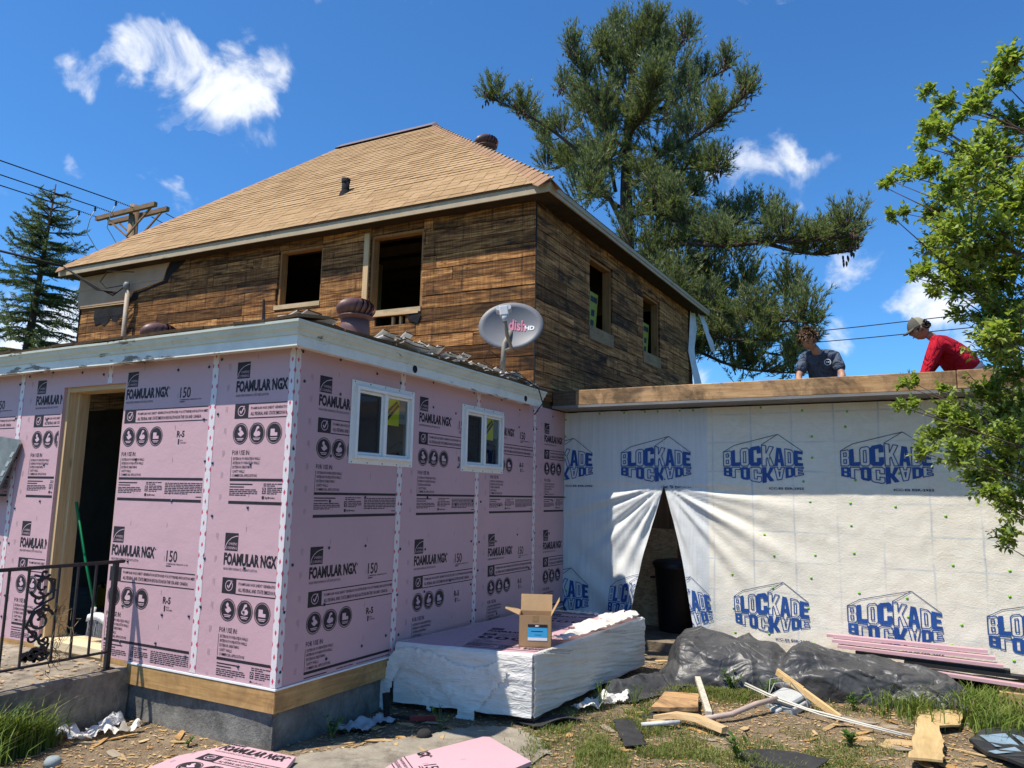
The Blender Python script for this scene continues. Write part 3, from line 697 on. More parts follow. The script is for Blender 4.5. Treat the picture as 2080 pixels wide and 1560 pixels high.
mb = MB(); mb.box((XL+.1, YF+.13, 2.3), (-.13, YB-.11, 2.4), T=SH); mb.put('upper_floor', MAT['interior'], house)
mb = MB(); mb.box((XL+.1, 7.0, 2.4), (-3.4, 7.1, ZT), T=SH); mb.put('partition', MAT['interior'], house)
rg = random.Random(4)
def planks(a0, a1, holes, face, parent, seed, hh=.165):
    rg = random.Random(seed); z = ZB; row = 0
    while z < ZT-.02:
        z1 = min(z+hh, ZT)
        cutset = [a0, a1]; a = a0+rg.uniform(.8, 3.6)
        while a < a1-.3: cutset.append(a); a += rg.uniform(1.8, 4.2)
        for h in holes:
            if h[2] < z1-.02 and h[3] > z+.02: cutset += [h[0], h[1]]
        cs = sorted(cutset)
        for p, q in zip(cs, cs[1:]):
            if q-p < .03: continue
            pieces = [(z, z1)]
            for h in holes:                                   # trim against openings
                if h[0]-1e-4 <= p and q <= h[1]+1e-4:
                    new = []
                    for (c, d) in pieces:
                        if d <= h[2] or c >= h[3]: new.append((c, d))
                        else:
                            if c < h[2]-.01: new.append((c, h[2]))
                            if d > h[3]+.01: new.append((h[3], d))
                    pieces = new
            for c, d in pieces:
                g = rg.uniform(.002, .006); t = rg.uniform(-.004, .004)
                m = MB(); b0, b1 = p+g, q-g; zz0, zz1 = c+rg.uniform(.002, .008), d-rg.uniform(.002, .006)
                if face == 'f': m.box((b0, YF+t, zz0), (b1, YF+.027, zz1), T=SH); loc = SH((p, YF, z))
                else: m.box((-.027, b0, zz0), (t*1.0, b1, zz1), T=SH); loc = SH((0, p, z))
                m.put('plank', MAT['plank'], parent, loc=loc)
        z += hh; row += 1
planks(XL, 0.0, FH, 'f', fw, 2); planks(YF+.006, YB, SHH, 's', sw, 8)
# corner boards
mb = MB(); mb.box((-.008, YF-.007, ZB), (.007, YF+.0, ZT), T=SH); mb.put('corner_strip', MAT['dark'], house)
mb = MB(); mb.box((XL-.02, YF-.012, ZB), (XL-.0005, YF+.1, ZT), T=SH); mb.put('corner_strip', MAT['dark'], house)
# window bucks
def buck(h, face, sill=True, parent=None):
    a, b, c, d = h; t = .035
    def bx(name, a0, a1, z0, z1, o0, o1, mat):
        m = MB()
        if face == 'f': m.box((a0, YF+o0, z0), (a1, YF+o1, z1), T=SH)
        else: m.box((-o1, a0, z0), (-o0, a1, z1), T=SH)
        m.put(name, mat, parent)
    bx('jamb', a+.001, a+t, c, d, .0285, .14, MAT['jamb']); bx('jamb', b-t, b-.001, c, d, .0285, .14, MAT['jamb'])
    bx('head', a+t+.0005, b-t-.0005, d-t, d-.001, .0285, .14, MAT['jamb'])
    bx('sill', a-.03, b+.005, c-.05, c+.012, -.014, .14, MAT['sill'])
MAT['jamb'] = m_lumber('old jamb wood', (.24, .12, .045), (.4, .22, .09), 2, .2)
MAT['sill'] = m_lumber('weathered sill', (.42, .3, .16), (.62, .48, .3), 0, .25)
MAT['sill_y'] = m_lumber('weathered side sill', (.22, .14, .07), (.36, .25, .13), 1, .3)
buck(FH[0], 'f', parent=fw); buck(FH[1], 'f', parent=fw)
_s = MAT['sill']; MAT['sill'] = MAT['sill_y']
for h in SHH:
    buck(h, 's', parent=sw)
    m = MB(); m.box((-.02, h[0]-.02, h[2]-.17), (.012, h[1]+.02, h[2]-.036), T=SH); m.put('sill_board', MAT['sill_y'], sw)
MAT['sill'] = _s
mb = MB(); mb.box((-2.485, YF-.03, 3.6), (-2.405, YF-.006, 4.53), T=SH); mb.put('trim_board', MAT['lumber'], fw)
mb = MB(); mb.box((-2.44, YF-.02, 3.41), (-1.6, YF+.03, 3.444), T=SH); mb.put('trim_board', MAT['lumber_x'], fw)
for x in (-2.05, -1.93):
    mb = MB(); mb.box((x, YF+.05, 3.29), (x+.03, YF+.09, 3.41), T=SH); mb.put('stud', MAT['lumber'], fw)
# studs and rafters glimpsed inside
for x in (-3.8, -3.55, -2.2, -1.95, -1.7, -1.2):
    mb = MB(); mb.box((x, 5.2, 2.4), (x+.04, 5.29, 4.66), T=SH); mb.put('stud', MAT['lumber'], house)
for y in (4.3, 4.9, 5.5, 6.1):
    mb = MB(); mb.box((-6, y, 4.66), (-.15, y+.05, 4.8), T=SH); mb.put('ceiling_joist', MAT['interior'], house)
# eaves
EX0, EX1, EY0, EY1 = -8.85, .27, 3.40, 10.7
def fasc(a, b, lo, hi, n=30):
    mb = MB(); vs = []
    for i in range(n+1):
        t = i/n; q = [lerp(a[k], b[k], t) for k in (0, 1)]; sg = noise.noise((t*7, a[0], 4))*.007
        for (dx, z) in ((0, lo), (1, lo), (1, hi), (0, hi)):
            w = lerp(a[2], b[2], t) if dx else 0
            vs.append(SH((q[0]+dx*lerp(a[2], b[2], t), q[1]+dx*lerp(a[3], b[3], t), z+sg)))
    fs = []
    for i in range(n):
        for j in range(4): fs.append((i*4+j, i*4+(j+1) % 4, i*4+4+(j+1) % 4, i*4+4+j))
    fs += [(0, 1, 2, 3), tuple(n*4+j for j in (3, 2, 1, 0))]
    mb.add(vs, fs); return mb
fixn(fasc((EX0, EY0, .02, .02), (EX1, EY0, -.02, .02), 4.595, 4.69).put('fascia', MAT['fascia'], house))
fixn(fasc((EX1, EY0+.0005, -.02, .02), (EX1, EY1, -.02, -.02), 4.595, 4.69).put('fascia', MAT['fascia'], house))
mb = MB(); mb.box((EX1-.003, EY0-.006, 4.64), (EX1+.012, EY1, 4.695), T=SH); mb.put('shingle_mould', MAT['fascia'], house)
mb = MB(); mb.box((EX0+.02, EY0+.021, 4.60), (EX1-.021, YF-.006, 4.615), T=SH); mb.box((.008, YF-.005, 4.6002), (EX1-.021, EY1-.021, 4.615), T=SH); mb.box((EX0+.02, YF-.005, 4.60), (XL-.022, EY1-.02, 4.615), T=SH); mb.put('soffit', simple('dark wood soffit boards', (.035, .022, .013), .9, .4, 6), house)  # soffit boards in unpainted dark wood
# hipped roof
RA, RB_, RZT = (-5.72, 6.8), (-3.77, 6.8), 7.70
def RV(x, y, z): return SH((x, y, z))
mb = MB(); V = [RV(EX0, EY0-.006, 4.697), RV(EX1+.02, EY0-.006, 4.697), RV(EX1+.02, EY1, 4.697), RV(EX0, EY1, 4.697), RV(RA[0], RA[1], RZT), RV(RB_[0], RB_[1], RZT)]
mb.add(V, [(0, 1, 5, 4), (1, 2, 5), (2, 3, 4, 5), (3, 0, 4)]); hroof = mb.put('roof', MAT['old_shingle'], house, loc=(-4.7, 6.8, 4.65))
SL = math.hypot(6.8-EY0+.02, RZT-4.697); EXPO = .118
rows = int(SL/EXPO); cnt = 0
rest = MB(); rg = random.Random(77)
uyv = (SH((0, 6.8, RZT))-SH((0, EY0-.02, 4.697))).normalized(); uxv = Vector((1, 0, -.016)).normalized()
MAT['shingle_mass'] = MAT['shingle']
class _Cap:                                              # collects tabs beyond the first 300 as one part
    pass
def rest_tab(c, w, l, th, slant):
    n = uxv.cross(uyv); vs = []
    for t in (0, 1):
        for s in (-.5, .5):
            p = c+uxv*(s*w)+uyv*(t*l)+n*(.004 if t == 0 else -.004); vs += [p, p+n*th]
    rest.add(vs, [(0, 2, 3, 1)], 1); rest.add(vs, [(1, 3, 7, 5), (0, 1, 5, 4), (2, 6, 7, 3), (4, 5, 7, 6), (0, 4, 6, 2)])
for i in range(rows):
    d = i*EXPO; f = d/SL
    xl = lerp(EX0, RA[0], f); xr = lerp(EX1+.02, RB_[0], f)
    base = SH((0, lerp(EY0-.014, 6.8, f), lerp(4.70, RZT+.002, f)))
    x = xr+((i*.085) % .17)
    while x > xl-.2:
        w = rg.choice((.17, .17, .17, .34))
        a, b = max(x-w, xl), min(x, xr); x -= w
        if b-a < .05: continue
        th = .019+rg.uniform(-.002, .002); c = Vector(((a+b)/2, base.y, base.z-.016*(a+b)/2))
        if cnt < 300:
            tab(MAT['shingle'], hroof, c, uxv, uyv, b-a-.006, EXPO*1.12, th, 0); cnt += 1
        else: rest_tab(c, b-a-.006, EXPO*1.12, th, 0)
# the remaining courses, too many to list singly
me = rest.mesh('upper_shingles')
def m_mass():
    b = NB('upper shingle courses'); p = b.pos(); s = b.sep(p)
    cell = b.vor(b.comb(b.math('MULTIPLY', s[0], 3.3), b.math('MULTIPLY', s[2], 10.0)), 1.0, out=1)
    c = b.ramp(b.sep(cell)[0], [(0, (.34, .215, .11)), (.5, (.42, .275, .145)), (1, (.46, .31, .17))])
    gr = b.noise(p, 260, 2); c = b.mix(b.mr(gr, .35, .65, 0, .45), c, b.mix(1.0, c, (.5, .48, .46), 'MULTIPLY'))
    return b.out(c, .92, .1)
me.materials.append(m_mass()); me.materials.append(MAT['tab_edge']); o = put('upper_shingles', me, None, hroof); o['kind'] = 'stuff'
mb = MB(); mb.box((EX0, EY0-.01, 4.692), (EX1+.025, EY0+.05, 4.7), T=SH); mb.put('starter_course', MAT['old_shingle'], hroof)
# hip caps (right hip, then left hip) and the metal ridge cover
def hipcaps(p0, p1, side, n):
    p0, p1 = Vector(p0), Vector(p1); d = (p1-p0).normalized()
    for k in range(n):
        c = p0.lerp(p1, k/n); l = (p1-p0).length/n*1.15
        wv = Vector((0, 0, 1)).cross(d).normalized()
        m = MB(); vs = []
        for t, lift in ((0, .012), (1, .002)):
            q = c+d*(t*l)
            for s, dz in ((-1, -.125), (0, 0), (1, -.125)):
                pt = q+wv*(s*.15*1.0)+Vector((0, 0, dz+lift)); vs += [pt, pt+Vector((0, 0, .01))]
        fs = [(0, 2, 3, 1), (2, 4, 5, 3), (1, 3, 9, 7), (3, 5, 11, 9), (0, 6, 8, 2), (2, 8, 10, 4), (0, 1, 7, 6), (4, 10, 11, 5), (6, 7, 9, 8), (8, 9, 11, 10)]
        m.add(vs, fs); fixn(m.put('hip_cap', MAT['hipcap'], hroof, loc=c))
hipcaps(SH((EX1+.02, EY0-.02, 4.72)), SH((RB_[0], RB_[1], RZT+.02)), 1, 40)
hipcaps(SH((EX0, EY0-.02, 4.72)), SH((RA[0], RA[1], RZT+.02)), -1, 40)
MAT['brown_metal'] = simple('brown painted metal', (.13, .06, .05), .5, .2, 5, .5, bump=.05)
mb = MB(); a, b = SH((RA[0]-.15, 6.8, RZT+.06)), SH((RB_[0]+.12, 6.8, RZT+.06))
mb.add([a+Vector((0, -.17, -.14)), b+Vector((0, -.17, -.14)), b, a, b+Vector((0, .17, -.14)), a+Vector((0, .17, -.14)), a+Vector((-.12, 0, -.16)), b+Vector((.12, 0, -.14))], [(0, 1, 2, 3), (3, 2, 4, 5), (0, 3, 6), (3, 5, 6), (1, 7, 2), (2, 7, 4)])
mb.put('ridge_cover', simple('grey-brown ridge metal', (.16, .11, .105), .5, .1, 3, .4, bump=.03), hroof)
# left-over beige siding, torn felt, conduit mast
MAT['siding'] = simple('old beige siding', (.4, .27, .175), .8, .12, 4, bump=.2, bscale=60)
MAT['felt'] = simple('torn roofing felt', (.02, .02, .022), .9, .3, 5, .1, bump=.4, bscale=20)
def sheet(poly, y, th, mat, name, parent, warp=0):
    m = MB(); n = len(poly); tri = tessellate_polygon([[Vector((a, b, 0)) for a, b in poly]])
    f = lambda a, z, d: Vector((a, y-d-warp*noise.noise((a*3, z*5, 1)), z))
    m.add([f(a, z, th) for a, z in poly]+[f(a, z, 0) for a, z in poly], list(tri)+[tuple(i+n for i in reversed(t)) for t in tri]+[(i, (i+1) % n, n+(i+1) % n, n+i) for i in range(n)])
    return fixn(m.put(name, mat, parent))
sheet([(-8.56, 4.48), (-6.42, 4.44), (-6.37, 4.60), (-6.31, 4.697), (-8.56, 4.72)], YF-.014, .014, MAT['siding'], 'siding_board', fw)
sheet([(-8.56, 4.205), (-7.24, 4.175), (-7.2, 4.24), (-7.12, 4.33), (-6.95, 4.345), (-6.62, 4.39), (-6.44, 4.42), (-6.43, 4.437), (-8.56, 4.476)], YF-.012, .014, MAT['siding'], 'siding_board', fw)
sheet([(-8.55, 4.18), (-7.26, 4.15), (-7.24, 4.17), (-8.55, 4.202)], YF-.008, .012, MAT['lumber_x'], 'siding_board', fw)
sheet([(-7.24, 4.15), (-7.05, 4.2), (-7.0, 4.28), (-6.7, 4.33), (-6.35, 4.38), (-6.28, 4.5), (-6.1, 4.6), (-5.95, 4.7), (-6.3, 4.71), (-6.36, 4.60), (-6.41, 4.42), (-6.9, 4.33), (-7.14, 4.3), (-7.22, 4.2)], YF-.0055, .004, MAT['felt'], 'felt_strip', fw, .01)
sheet([(-8.12, 4.13), (-7.3, 4.1), (-7.3, 3.98), (-7.45, 3.93), (-7.5, 3.86), (-7.62, 3.9), (-7.66, 3.97), (-7.72, 3.88), (-7.82, 3.84), (-7.9, 3.88), (-8.05, 3.86), (-8.1, 3.98)], YF-.007, .006, MAT['felt'], 'felt_strip', fw, .02)
sheet([(-4.28, 3.4), (-4.25, 3.38), (-4.2, 3.62), (-4.24, 3.9), (-4.27, 3.88), (-4.26, 3.64)], YF-.006, .004, MAT['felt'], 'felt_strip', fw)
sheet([(-1.75, 3.36), (-1.6, 3.3), (-1.56, 3.4), (-1.62, 3.5), (-1.74, 3.47)], YF-.006, .006, MAT['felt'], 'felt_strip', fw, .01)
mast = thing('service_mast', (-7.14, 3.52, 3.5), 'beige electric service mast on the upper wall below the beige siding', 'service mast')
MAT['beige_metal'] = simple('beige painted pipe', (.4, .32, .24), .6, .15)
m = MB(); m.tube([(-7.14, 3.52, 2.9), (-7.14, 3.52, 4.36)], .035, 10); m.put('pipe', MAT['beige_metal'], mast)
m = MB(); m.lathe([(.0, .07), (.035, .06), (.05, .02), (.05, -.03), (.03, -.05)], 12, (-7.15, 3.5, 4.39)); m.put('weatherhead', simple('grey weatherhead', (.2, .2, .2), .5, .1), mast)
for k in range(3):
    m = MB(); m.tube([(-7.17, 3.47, 4.37), (-7.25-.05*k, 3.42, 4.28-.02*k), (-7.6, 3.3, 4.33+.02*k), (-8.15, 3.05, 4.72)], .011, 6); m.put('loop_wire', MAT['dark'], mast)
m = MB(); m.tube([(-7.17, 3.47, 4.4), (-7.5, 3.4, 4.37), (-7.62, 3.36, 4.48), (-7.45, 3.36, 4.63), (-7.0, 3.5, 4.6)], .008, 6); m.put('loop_wire', MAT['dark'], mast)
sdrop = MB(); sdrop.tube([(-8.15, 3.05, 4.72), (-9.4, 2.7, 5.05), (-11, 2.3, 5.5), (-17, .6, 7.6)], .022, 6)
tag(sdrop.put('service_cable', MAT['dark'], None), 'thick black service cable running left from the eave to the electric mast', 'cable')
# torn wrap at the far corner of the side wall
MAT['wrapwhite'] = simple('loose house wrap', (.6, .62, .62), .5, .12, 6, .3, bump=.3, bscale=12)
def ribbon(pts, w, name, mat, parent, wv=(0, 1, 0)):
    m = MB(); wv = Vector(wv); vs = []
    for i, p in enumerate(pts):
        p = Vector(p); k = w[i] if isinstance(w, (list, tuple)) else w
        for s in (-.5, -.15, .2, .5): vs.append(p+wv*(k*s)+Vector((.05*math.sin(s*7+i), 0, 0)))
    m.add(vs, [(i*4+j, i*4+j+1, i*4+5+j, i*4+4+j) for i in range(len(pts)-1) for j in range(3)], smooth=True)
    return m.put(name, mat, parent)
ribbon([(.03, 10.3, 4.85), (.06, 10.35, 4.5), (.05, 10.3, 4.0), (.09, 10.35, 3.6), (.14, 10.5, 2.9)], [.3, .42, .34, .4, .7], 'wrap_strip', MAT['wrapwhite'], house)
ribbon([(.1, 10.55, 4.85), (.2, 10.65, 4.6), (.28, 10.8, 4.3), (.3, 10.85, 4.1)], [.3, .2, .22, .12], 'wrap_strip', MAT['wrapwhite'], house)
# yellow cartons standing inside the side windows
for y, z in ((5.55, 3.42), (7.86, 3.41)):
    c = thing('carton', SH((-.3, y, z-.02)), 'yellow-green printed carton strip in the %s side window of the upper floor' % ('nearer' if y < 6 else 'farther'), 'carton')
    def Q(a, b, d=0): return SH((-.16-d, y-.02+a*.3+b*.1, z+.03+b*.55))
    m = MB(); m.add([Q(0, 0), Q(1, 0), Q(1, 1), Q(0, 1), Q(0, 0, .05), Q(1, 0, .05), Q(1, 1, .05), Q(0, 1, .05)], [(0, 1, 2, 3), (7, 6, 5, 4), (0, 4, 5, 1), (1, 5, 6, 2), (2, 6, 7, 3), (3, 7, 4, 0)]); fixn(m.put('carton_body', simple('shade-darkened yellow carton', (.26, .29, .03), .6, .1), c))  # yellow darkened in the colour for the shade inside the window
    m = MB()
    for a0, a1, b0, b1 in ((.3, .7, .12, .28), (.3, .7, .38, .55), (.1, .9, .75, .9)): m.add([Q(a0, b0, -.002), Q(a1, b0, -.002), Q(a1, b1, -.002), Q(a0, b1, -.002)], [(0, 1, 2, 3)])
    m.put('carton_print', MAT['ink'], c)

# ================================================================ wrapped side annex
wing = thing('side_annex', (2.5, 6, -.4), 'flat-roofed side annex covered in white printed house wrap below a raw timber edge beam', 'building')
DH = (.62, 1.72, -.5, 2.0)
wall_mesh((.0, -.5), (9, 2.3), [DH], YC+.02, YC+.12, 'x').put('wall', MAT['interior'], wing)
mb = MB(); mb.box((2.3, YC+.3, 2.25), (9, 11, 2.36)); mb.put('roof_deck', MAT['interior'], wing)  # roof opening with bare rafters added to let skylight brighten the slit
for k in range(5):
    mb = MB(); mb.box((.25+.42*k, YC+.125, 2.22), (.29+.42*k, 8.9, 2.36)); mb.put('rafter', MAT['lumber'], wing)
mb = MB(); mb.box((.0, YC+.02, -.42), (9, 9, -.3)); mb.put('floor', m_concrete('dusty floor', (.14, .11, .08), (.27, .22, .16), 4), wing)
mb = MB(); mb.box((.0, 8.9, -.3), (9, 9, 2.25)); mb.put('rear_wall', MAT['interior'], wing)
mb = MB(); mb.box((8.9, YC+.12, -.3), (9, 8.9, 2.25)); mb.put('end_wall', MAT['interior'], wing)
mb = MB(); mb.box((-.02, 4.5, -.4), (-.003, 9, 2.25)); mb.put('plywood_lining', MAT['ply_y'], wing)
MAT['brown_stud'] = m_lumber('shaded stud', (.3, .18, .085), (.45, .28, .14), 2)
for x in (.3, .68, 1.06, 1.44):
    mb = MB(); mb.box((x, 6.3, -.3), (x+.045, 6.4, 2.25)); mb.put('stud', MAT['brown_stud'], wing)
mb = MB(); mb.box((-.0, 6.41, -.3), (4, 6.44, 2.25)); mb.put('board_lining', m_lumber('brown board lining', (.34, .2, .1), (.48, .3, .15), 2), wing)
beamr = MB(); beamr.box((.3, 4.085, 2.274), (4.05, 4.13, 2.446)); o = beamr.put('edge_beam', MAT['beam'], wing, loc=(.33, 4, 2.262)); bevel(o, .006)
m = MB(); m.box((4.054, 4.088, 2.278), (9, 4.13, 2.45)); bevel(m.put('edge_beam', MAT['beam'], wing, loc=(4.05, 4, 2.262)), .006)
m = MB(); m.box((.008, 4.09, 2.268), (.298, 4.13, 2.442)); bevel(m.put('edge_beam', MAT['beam_dark'], wing, loc=(.02, 4, 2.256)), .008)
m = MB(); m.box((.008, 4.131, 2.36), (9, YC+.3, 2.42)); m.put('roof_edge', MAT['interior'], wing)
m = MB(); m.box((.008, 4.077, 2.246), (9, 4.089, 2.2735)); m.box((.008, 4.0895, 2.246), (9, YC+.015, 2.254)); m.put('drip_edge', simple('grey drip edge', (.2, .19, .18), .5, .15), wing)
m = MB(); m.box((.005, YC-.01, 2.228), (9, YC+.019, 2.2355)); m.put('top_lath', MAT['dark'], wing)

# house wrap: flat sheet, slit and pulled open like a tent flap
APX = (1.211, 1.391)
def WR(s, z, side):
    """fabric point for sheet coordinate s, z; side -1 left of the slit, +1 right of it"""
    x = s; d = 0.0
    dz = max(0.0, APX[1]-z); dist = abs(s-APX[0])
    if dz > 0:
        op = (.275*dz if side < 0 else .25*dz)+.02*math.sin(dz*3)*dz
        x = s+side*op*math.exp(-(dist/.55)**1.5)
        d += .10*dz*math.exp(-(dist/.3)**2)*(.75 if side < 0 else .9)
    rx, rz = x-APX[0], z-APX[1]; rr = math.hypot(rx, rz)
    th = math.atan2(rz, rx)
    if rr > .02:
        amp = .02*min(1, rr/.4)*math.exp(-((rr)/1.15)**2)*max(0.0, min(1.0, (.1-rz)/.2))
        d += amp*(math.sin(th*21)+.6*math.sin(th*37+1.3)+.5*math.sin(th*11+rr*2))
    k = (1.0 if x < 1.75 else .45)*(.4 if z > 1.3 else 1)
    d += k*.006*noise.noise((x*2.2, z*1.5, 3.3))+.0035*noise.noise((x*11, z*7, 5))+.003*(1-2*abs(noise.noise((x*3+z*2, z*4-x, 9))))
    if x < 1.1: d += .012*math.sin((x*1.3+z*1.6)*9)*max(0, min(1, (1.2-z)))*min(1, x/.25)
    d += .004+.012*max(0, -z)**1.2
    return Vector((x, YC-d-.006, z))
def wrap_grid(s0, s1, side, ns, z0=-.27, z1=2.232):
    nz = 110; m = MB(); vs = []
    for i in range(ns+1):
        for j in range(nz+1):
            s = lerp(s0, s1, i/ns); z = lerp(z0, z1, j/nz); zz = z
            if j == 0: zz = z+.03*noise.noise((s*3, 8, 1))
            vs.append(WR(s, zz, side))
    m.add(vs, [(i*(nz+1)+j, (i+1)*(nz+1)+j, (i+1)*(nz+1)+j+1, i*(nz+1)+j+1) for i in range(ns) for j in range(nz)], smooth=True); return m
def m_wrap():
    b = NB('house wrap'); p = b.pos(); s = b.sep(p)
    osb = b.noise(b.map(p, (1, 1, 2)), 7, 8, .75, 1.2)
    warm = b.mix(b.mr(osb, .3, .72), (.78, .7, .55), (.92, .87, .76))
    big = b.noise(p, 1.3, 4); warm = b.mix(b.mr(big, .4, .7, 0, .5), warm, (.88, .82, .71))
    cool = b.mix(b.mr(b.noise(b.map(p, (14, 1, .6)), 3, 3), .3, .7), (.64, .65, .635), (.73, .74, .73))
    ed = b.mr(s[0], 1.69, 1.71)
    c = b.mix(ed, cool, warm)
    # seams of the sheathing showing through
    def lines(v, per, off, w):
        f = b.math('ABSOLUTE', b.math('SUBTRACT', b.math('FRACT', b.math('MULTIPLY_ADD', v, 1/per, off)), .5)); return b.mr(f, 0, w/per, 1, 0)
    w1 = b.noise(p, 2.5, 3); sx = b.math('ADD', s[0], b.math('MULTIPLY', w1, .03)); sz = b.math('ADD', s[2], b.math('MULTIPLY', w1, .03))
    ln = b.math('MAXIMUM', lines(sx, .4064, .15, .014), b.math('MULTIPLY', lines(sz, .305, .4, .014), .8))
    ln = b.math('MULTIPLY', b.math('MULTIPLY', ln, b.mr(b.noise(p, 1.9, 3), .4, .65, .1, .75)), ed)
    c = b.mix(ln, c, (.36, .43, .52))
    wr = b.noise(b.map(p, (1, 1, 2.2)), 16, 6, .65, 1.5); cr = b.noise(b.map(p, (1, 1, 1), rot=(0, .5, 0)), 34, 4, .6, 2.0)
    b.bump(b.math('ADD', wr, b.math('MULTIPLY', cr, .8)), .22, .02)
    tr = b.N.new('ShaderNodeBsdfTranslucent'); b.L.new(c, tr.inputs[0]); mx = b.N.new('ShaderNodeMixShader'); mx.inputs[0].default_value = .08
    m = b.out(c, .42, .35)
    b.L.new(b.b.outputs[0], mx.inputs[1]); b.L.new(tr.outputs[0], mx.inputs[2]); b.L.new(mx.outputs[0], b.N['Material Output'].inputs[0]); return m
MAT['wrap'] = m_wrap()
m = wrap_grid(.004, APX[0], -1, 60); wl_ = m.put('house_wrap', MAT['wrap'], wing)
# right half follows on
m = wrap_grid(APX[0], 9, 1, 300); wr_ = m.put('house_wrap', MAT['wrap'], wing)
# above the slit both halves meet edge to edge at s = 1.211

# logos printed on the wrap
G8 = {
 'B': ([(0,0),(.82,0),(1,.1),(1,.42),(.9,.5),(1,.58),(1,.9),(.82,1),(0,1)], [[(.34,.17),(.34,.41),(.64,.41),(.64,.17)],[(.34,.6),(.34,.83),(.64,.83),(.64,.6)]]),
 'L': ([(0,0),(1,0),(1,.22),(.42,.22),(.42,1),(0,1)], []),
 'O': ([(.2,0),(.8,0),(1,.1),(1,.9),(.8,1),(.2,1),(0,.9),(0,.1)], [[(.36,.19),(.36,.81),(.64,.81),(.64,.19)]]),
 'C': ([(.18,0),(.82,0),(1,.1),(1,.4),(.64,.4),(.64,.19),(.38,.19),(.38,.81),(.64,.81),(.64,.62),(1,.62),(1,.9),(.82,1),(.18,1),(0,.9),(0,.1)], []),
 'K': ([(0,0),(.36,0),(.36,.34),(.46,.42),(.66,0),(1,0),(.64,.55),(1,1),(.64,1),(.36,.62),(.36,1),(0,1)], []),
 'A': ([(0,0),(.34,0),(.38,.2),(.62,.2),(.66,0),(1,0),(.72,1),(.28,1)], [[(.43,.38),(.5,.76),(.57,.38)]]),
 'D': ([(0,0),(.72,0),(1,.14),(1,.86),(.72,1),(0,1)], [[(.36,.19),(.36,.81),(.62,.81),(.62,.19)]]),
 'E': ([(0,0),(1,0),(1,.2),(.42,.2),(.42,.4),(.88,.4),(.88,.6),(.42,.6),(.42,.8),(1,.8),(1,1),(0,1)], [])}
CELLS = [('B', 0, .082), ('L', .084, .172), ('O', .176, .264), ('C', .268, .388), ('K', .396, .515), ('A', .517, .618), ('D', .626, .712), ('E', .716, .8)]
def logo2d():
    m = MB()
    topL = lambda x: lerp(.155, .222, x/.388) if x <= .39 else lerp(.225, .152, (x-.395)/.405)
    botL = lambda x: lerp(-.095, -.168, x/.388) if x <= .39 else lerp(-.172, -.082, (x-.395)/.405)
    for i, (ch, a, b) in enumerate(CELLS):
        outer, holes = G8[ch]
        for row in (0, 1):
            def T(p, row=row):
                x = lerp(a, b, p[0]); y = p[1]
                if row == 0: z = lerp(.006, topL(x), y)
                else: z = lerp(-.006, botL(x), y)
                return Vector((x, 0, z))
            fill = (i % 2 == 1) == (row == 0)
            if fill:
                m.poly(outer, holes, lambda p: T(p))
            else:
                for lp in [outer]+holes:
                    pts = [T(q) for q in lp]
                    for p, q in zip(pts, pts[1:]+pts[:1]):
                        dv = (q-p); L = dv.length or 1; dv = dv/L; n = Vector((-dv.z, 0, dv.x))*.0045
                        p2, q2 = p-dv*.002, q+dv*.002; m.add([p2+n, q2+n, q2-n, p2-n], [(0, 1, 2, 3)])
    def ln(p, q, w=.006):
        p, q = Vector((p[0], 0, p[1])), Vector((q[0], 0, q[1])); dv = (q-p).normalized(); n = Vector((-dv.z, 0, dv.x))*(w/2); m.add([p+n, q+n, q-n, p-n], [(0, 1, 2, 3)], 1)
    pk = (.56, .335)
    ln((0, .158), (.118, .226)); ln((.118, .226), pk); ln((.395, .228), pk); ln(pk, (.8, .154))
    text(m, 'ICC-ES ESR-2955', lambda x, y: Vector((lerp(.46, .8, x), 0, lerp(-.235, -.212, y))), 1)
    return m
_l = logo2d().mesh('wrap_logo_flat')
MAT['blue'] = simple('blue print', (.022, .075, .27), .5, .15, 8, bump=0); MAT['navy'] = simple('navy print line', (.025, .045, .14), .5, .15, 8, bump=0)
def logo(x0, zm, dzbar=0):
    for side in (-1, 1):
        if side < 0 and x0 > APX[0]: continue
        if side > 0 and x0+.8 < APX[0]: continue
        bm = bmesh.new(); bm.from_mesh(_l)
        def cut(co, no, clr=False): bmesh.ops.bisect_plane(bm, geom=bm.verts[:]+bm.edges[:]+bm.faces[:], plane_co=co, plane_no=no, clear_outer=clr)
        if x0 < 0: cut((-x0+.008, 0, 0), (-1, 0, 0), True)
        if side < 0 and x0+.8 > APX[0]: cut((APX[0]-x0-.002, 0, 0), (1, 0, 0), True)
        if side > 0 and x0 < APX[0]: cut((APX[0]-x0+.002, 0, 0), (-1, 0, 0), True)
        if zm-.235 < -.25: cut((0, 0, -.245-zm), (0, 0, -1), True)
        step = .03 if x0 < 2.6 else .06
        k = 0.0
        while k < .8: cut((k, 0, 0), (1, 0, 0)); k += step
        k = -.24
        while k < .34: cut((0, 0, k), (0, 0, 1)); k += step
        for v in bm.verts:
            w = WR(x0+v.co.x, zm+v.co.z, side); e = .002
            wx = WR(x0+v.co.x+e, zm+v.co.z, side)-w; wz = WR(x0+v.co.x, zm+v.co.z+e, side)-w
            n = wx.cross(wz); n.normalize()
            v.co = w+n*(.010 if abs(x0+.4-APX[0]) < .9 else .006)
        bm.normal_update()
        me = bpy.data.meshes.new('printed_logo'); bm.to_mesh(me); bm.free(); 
        me.materials.append(MAT['blue']); me.materials.append(MAT['navy'])
        o_ = put('printed_logo', me, None, wl_ if side < 0 else wr_)
        if x0 < 1.3: o_['kind'] = 'stuff'
for x0 in (-.436, .717, 1.87, 3.024, 4.177): logo(x0, 1.592); logo(x0, .092)
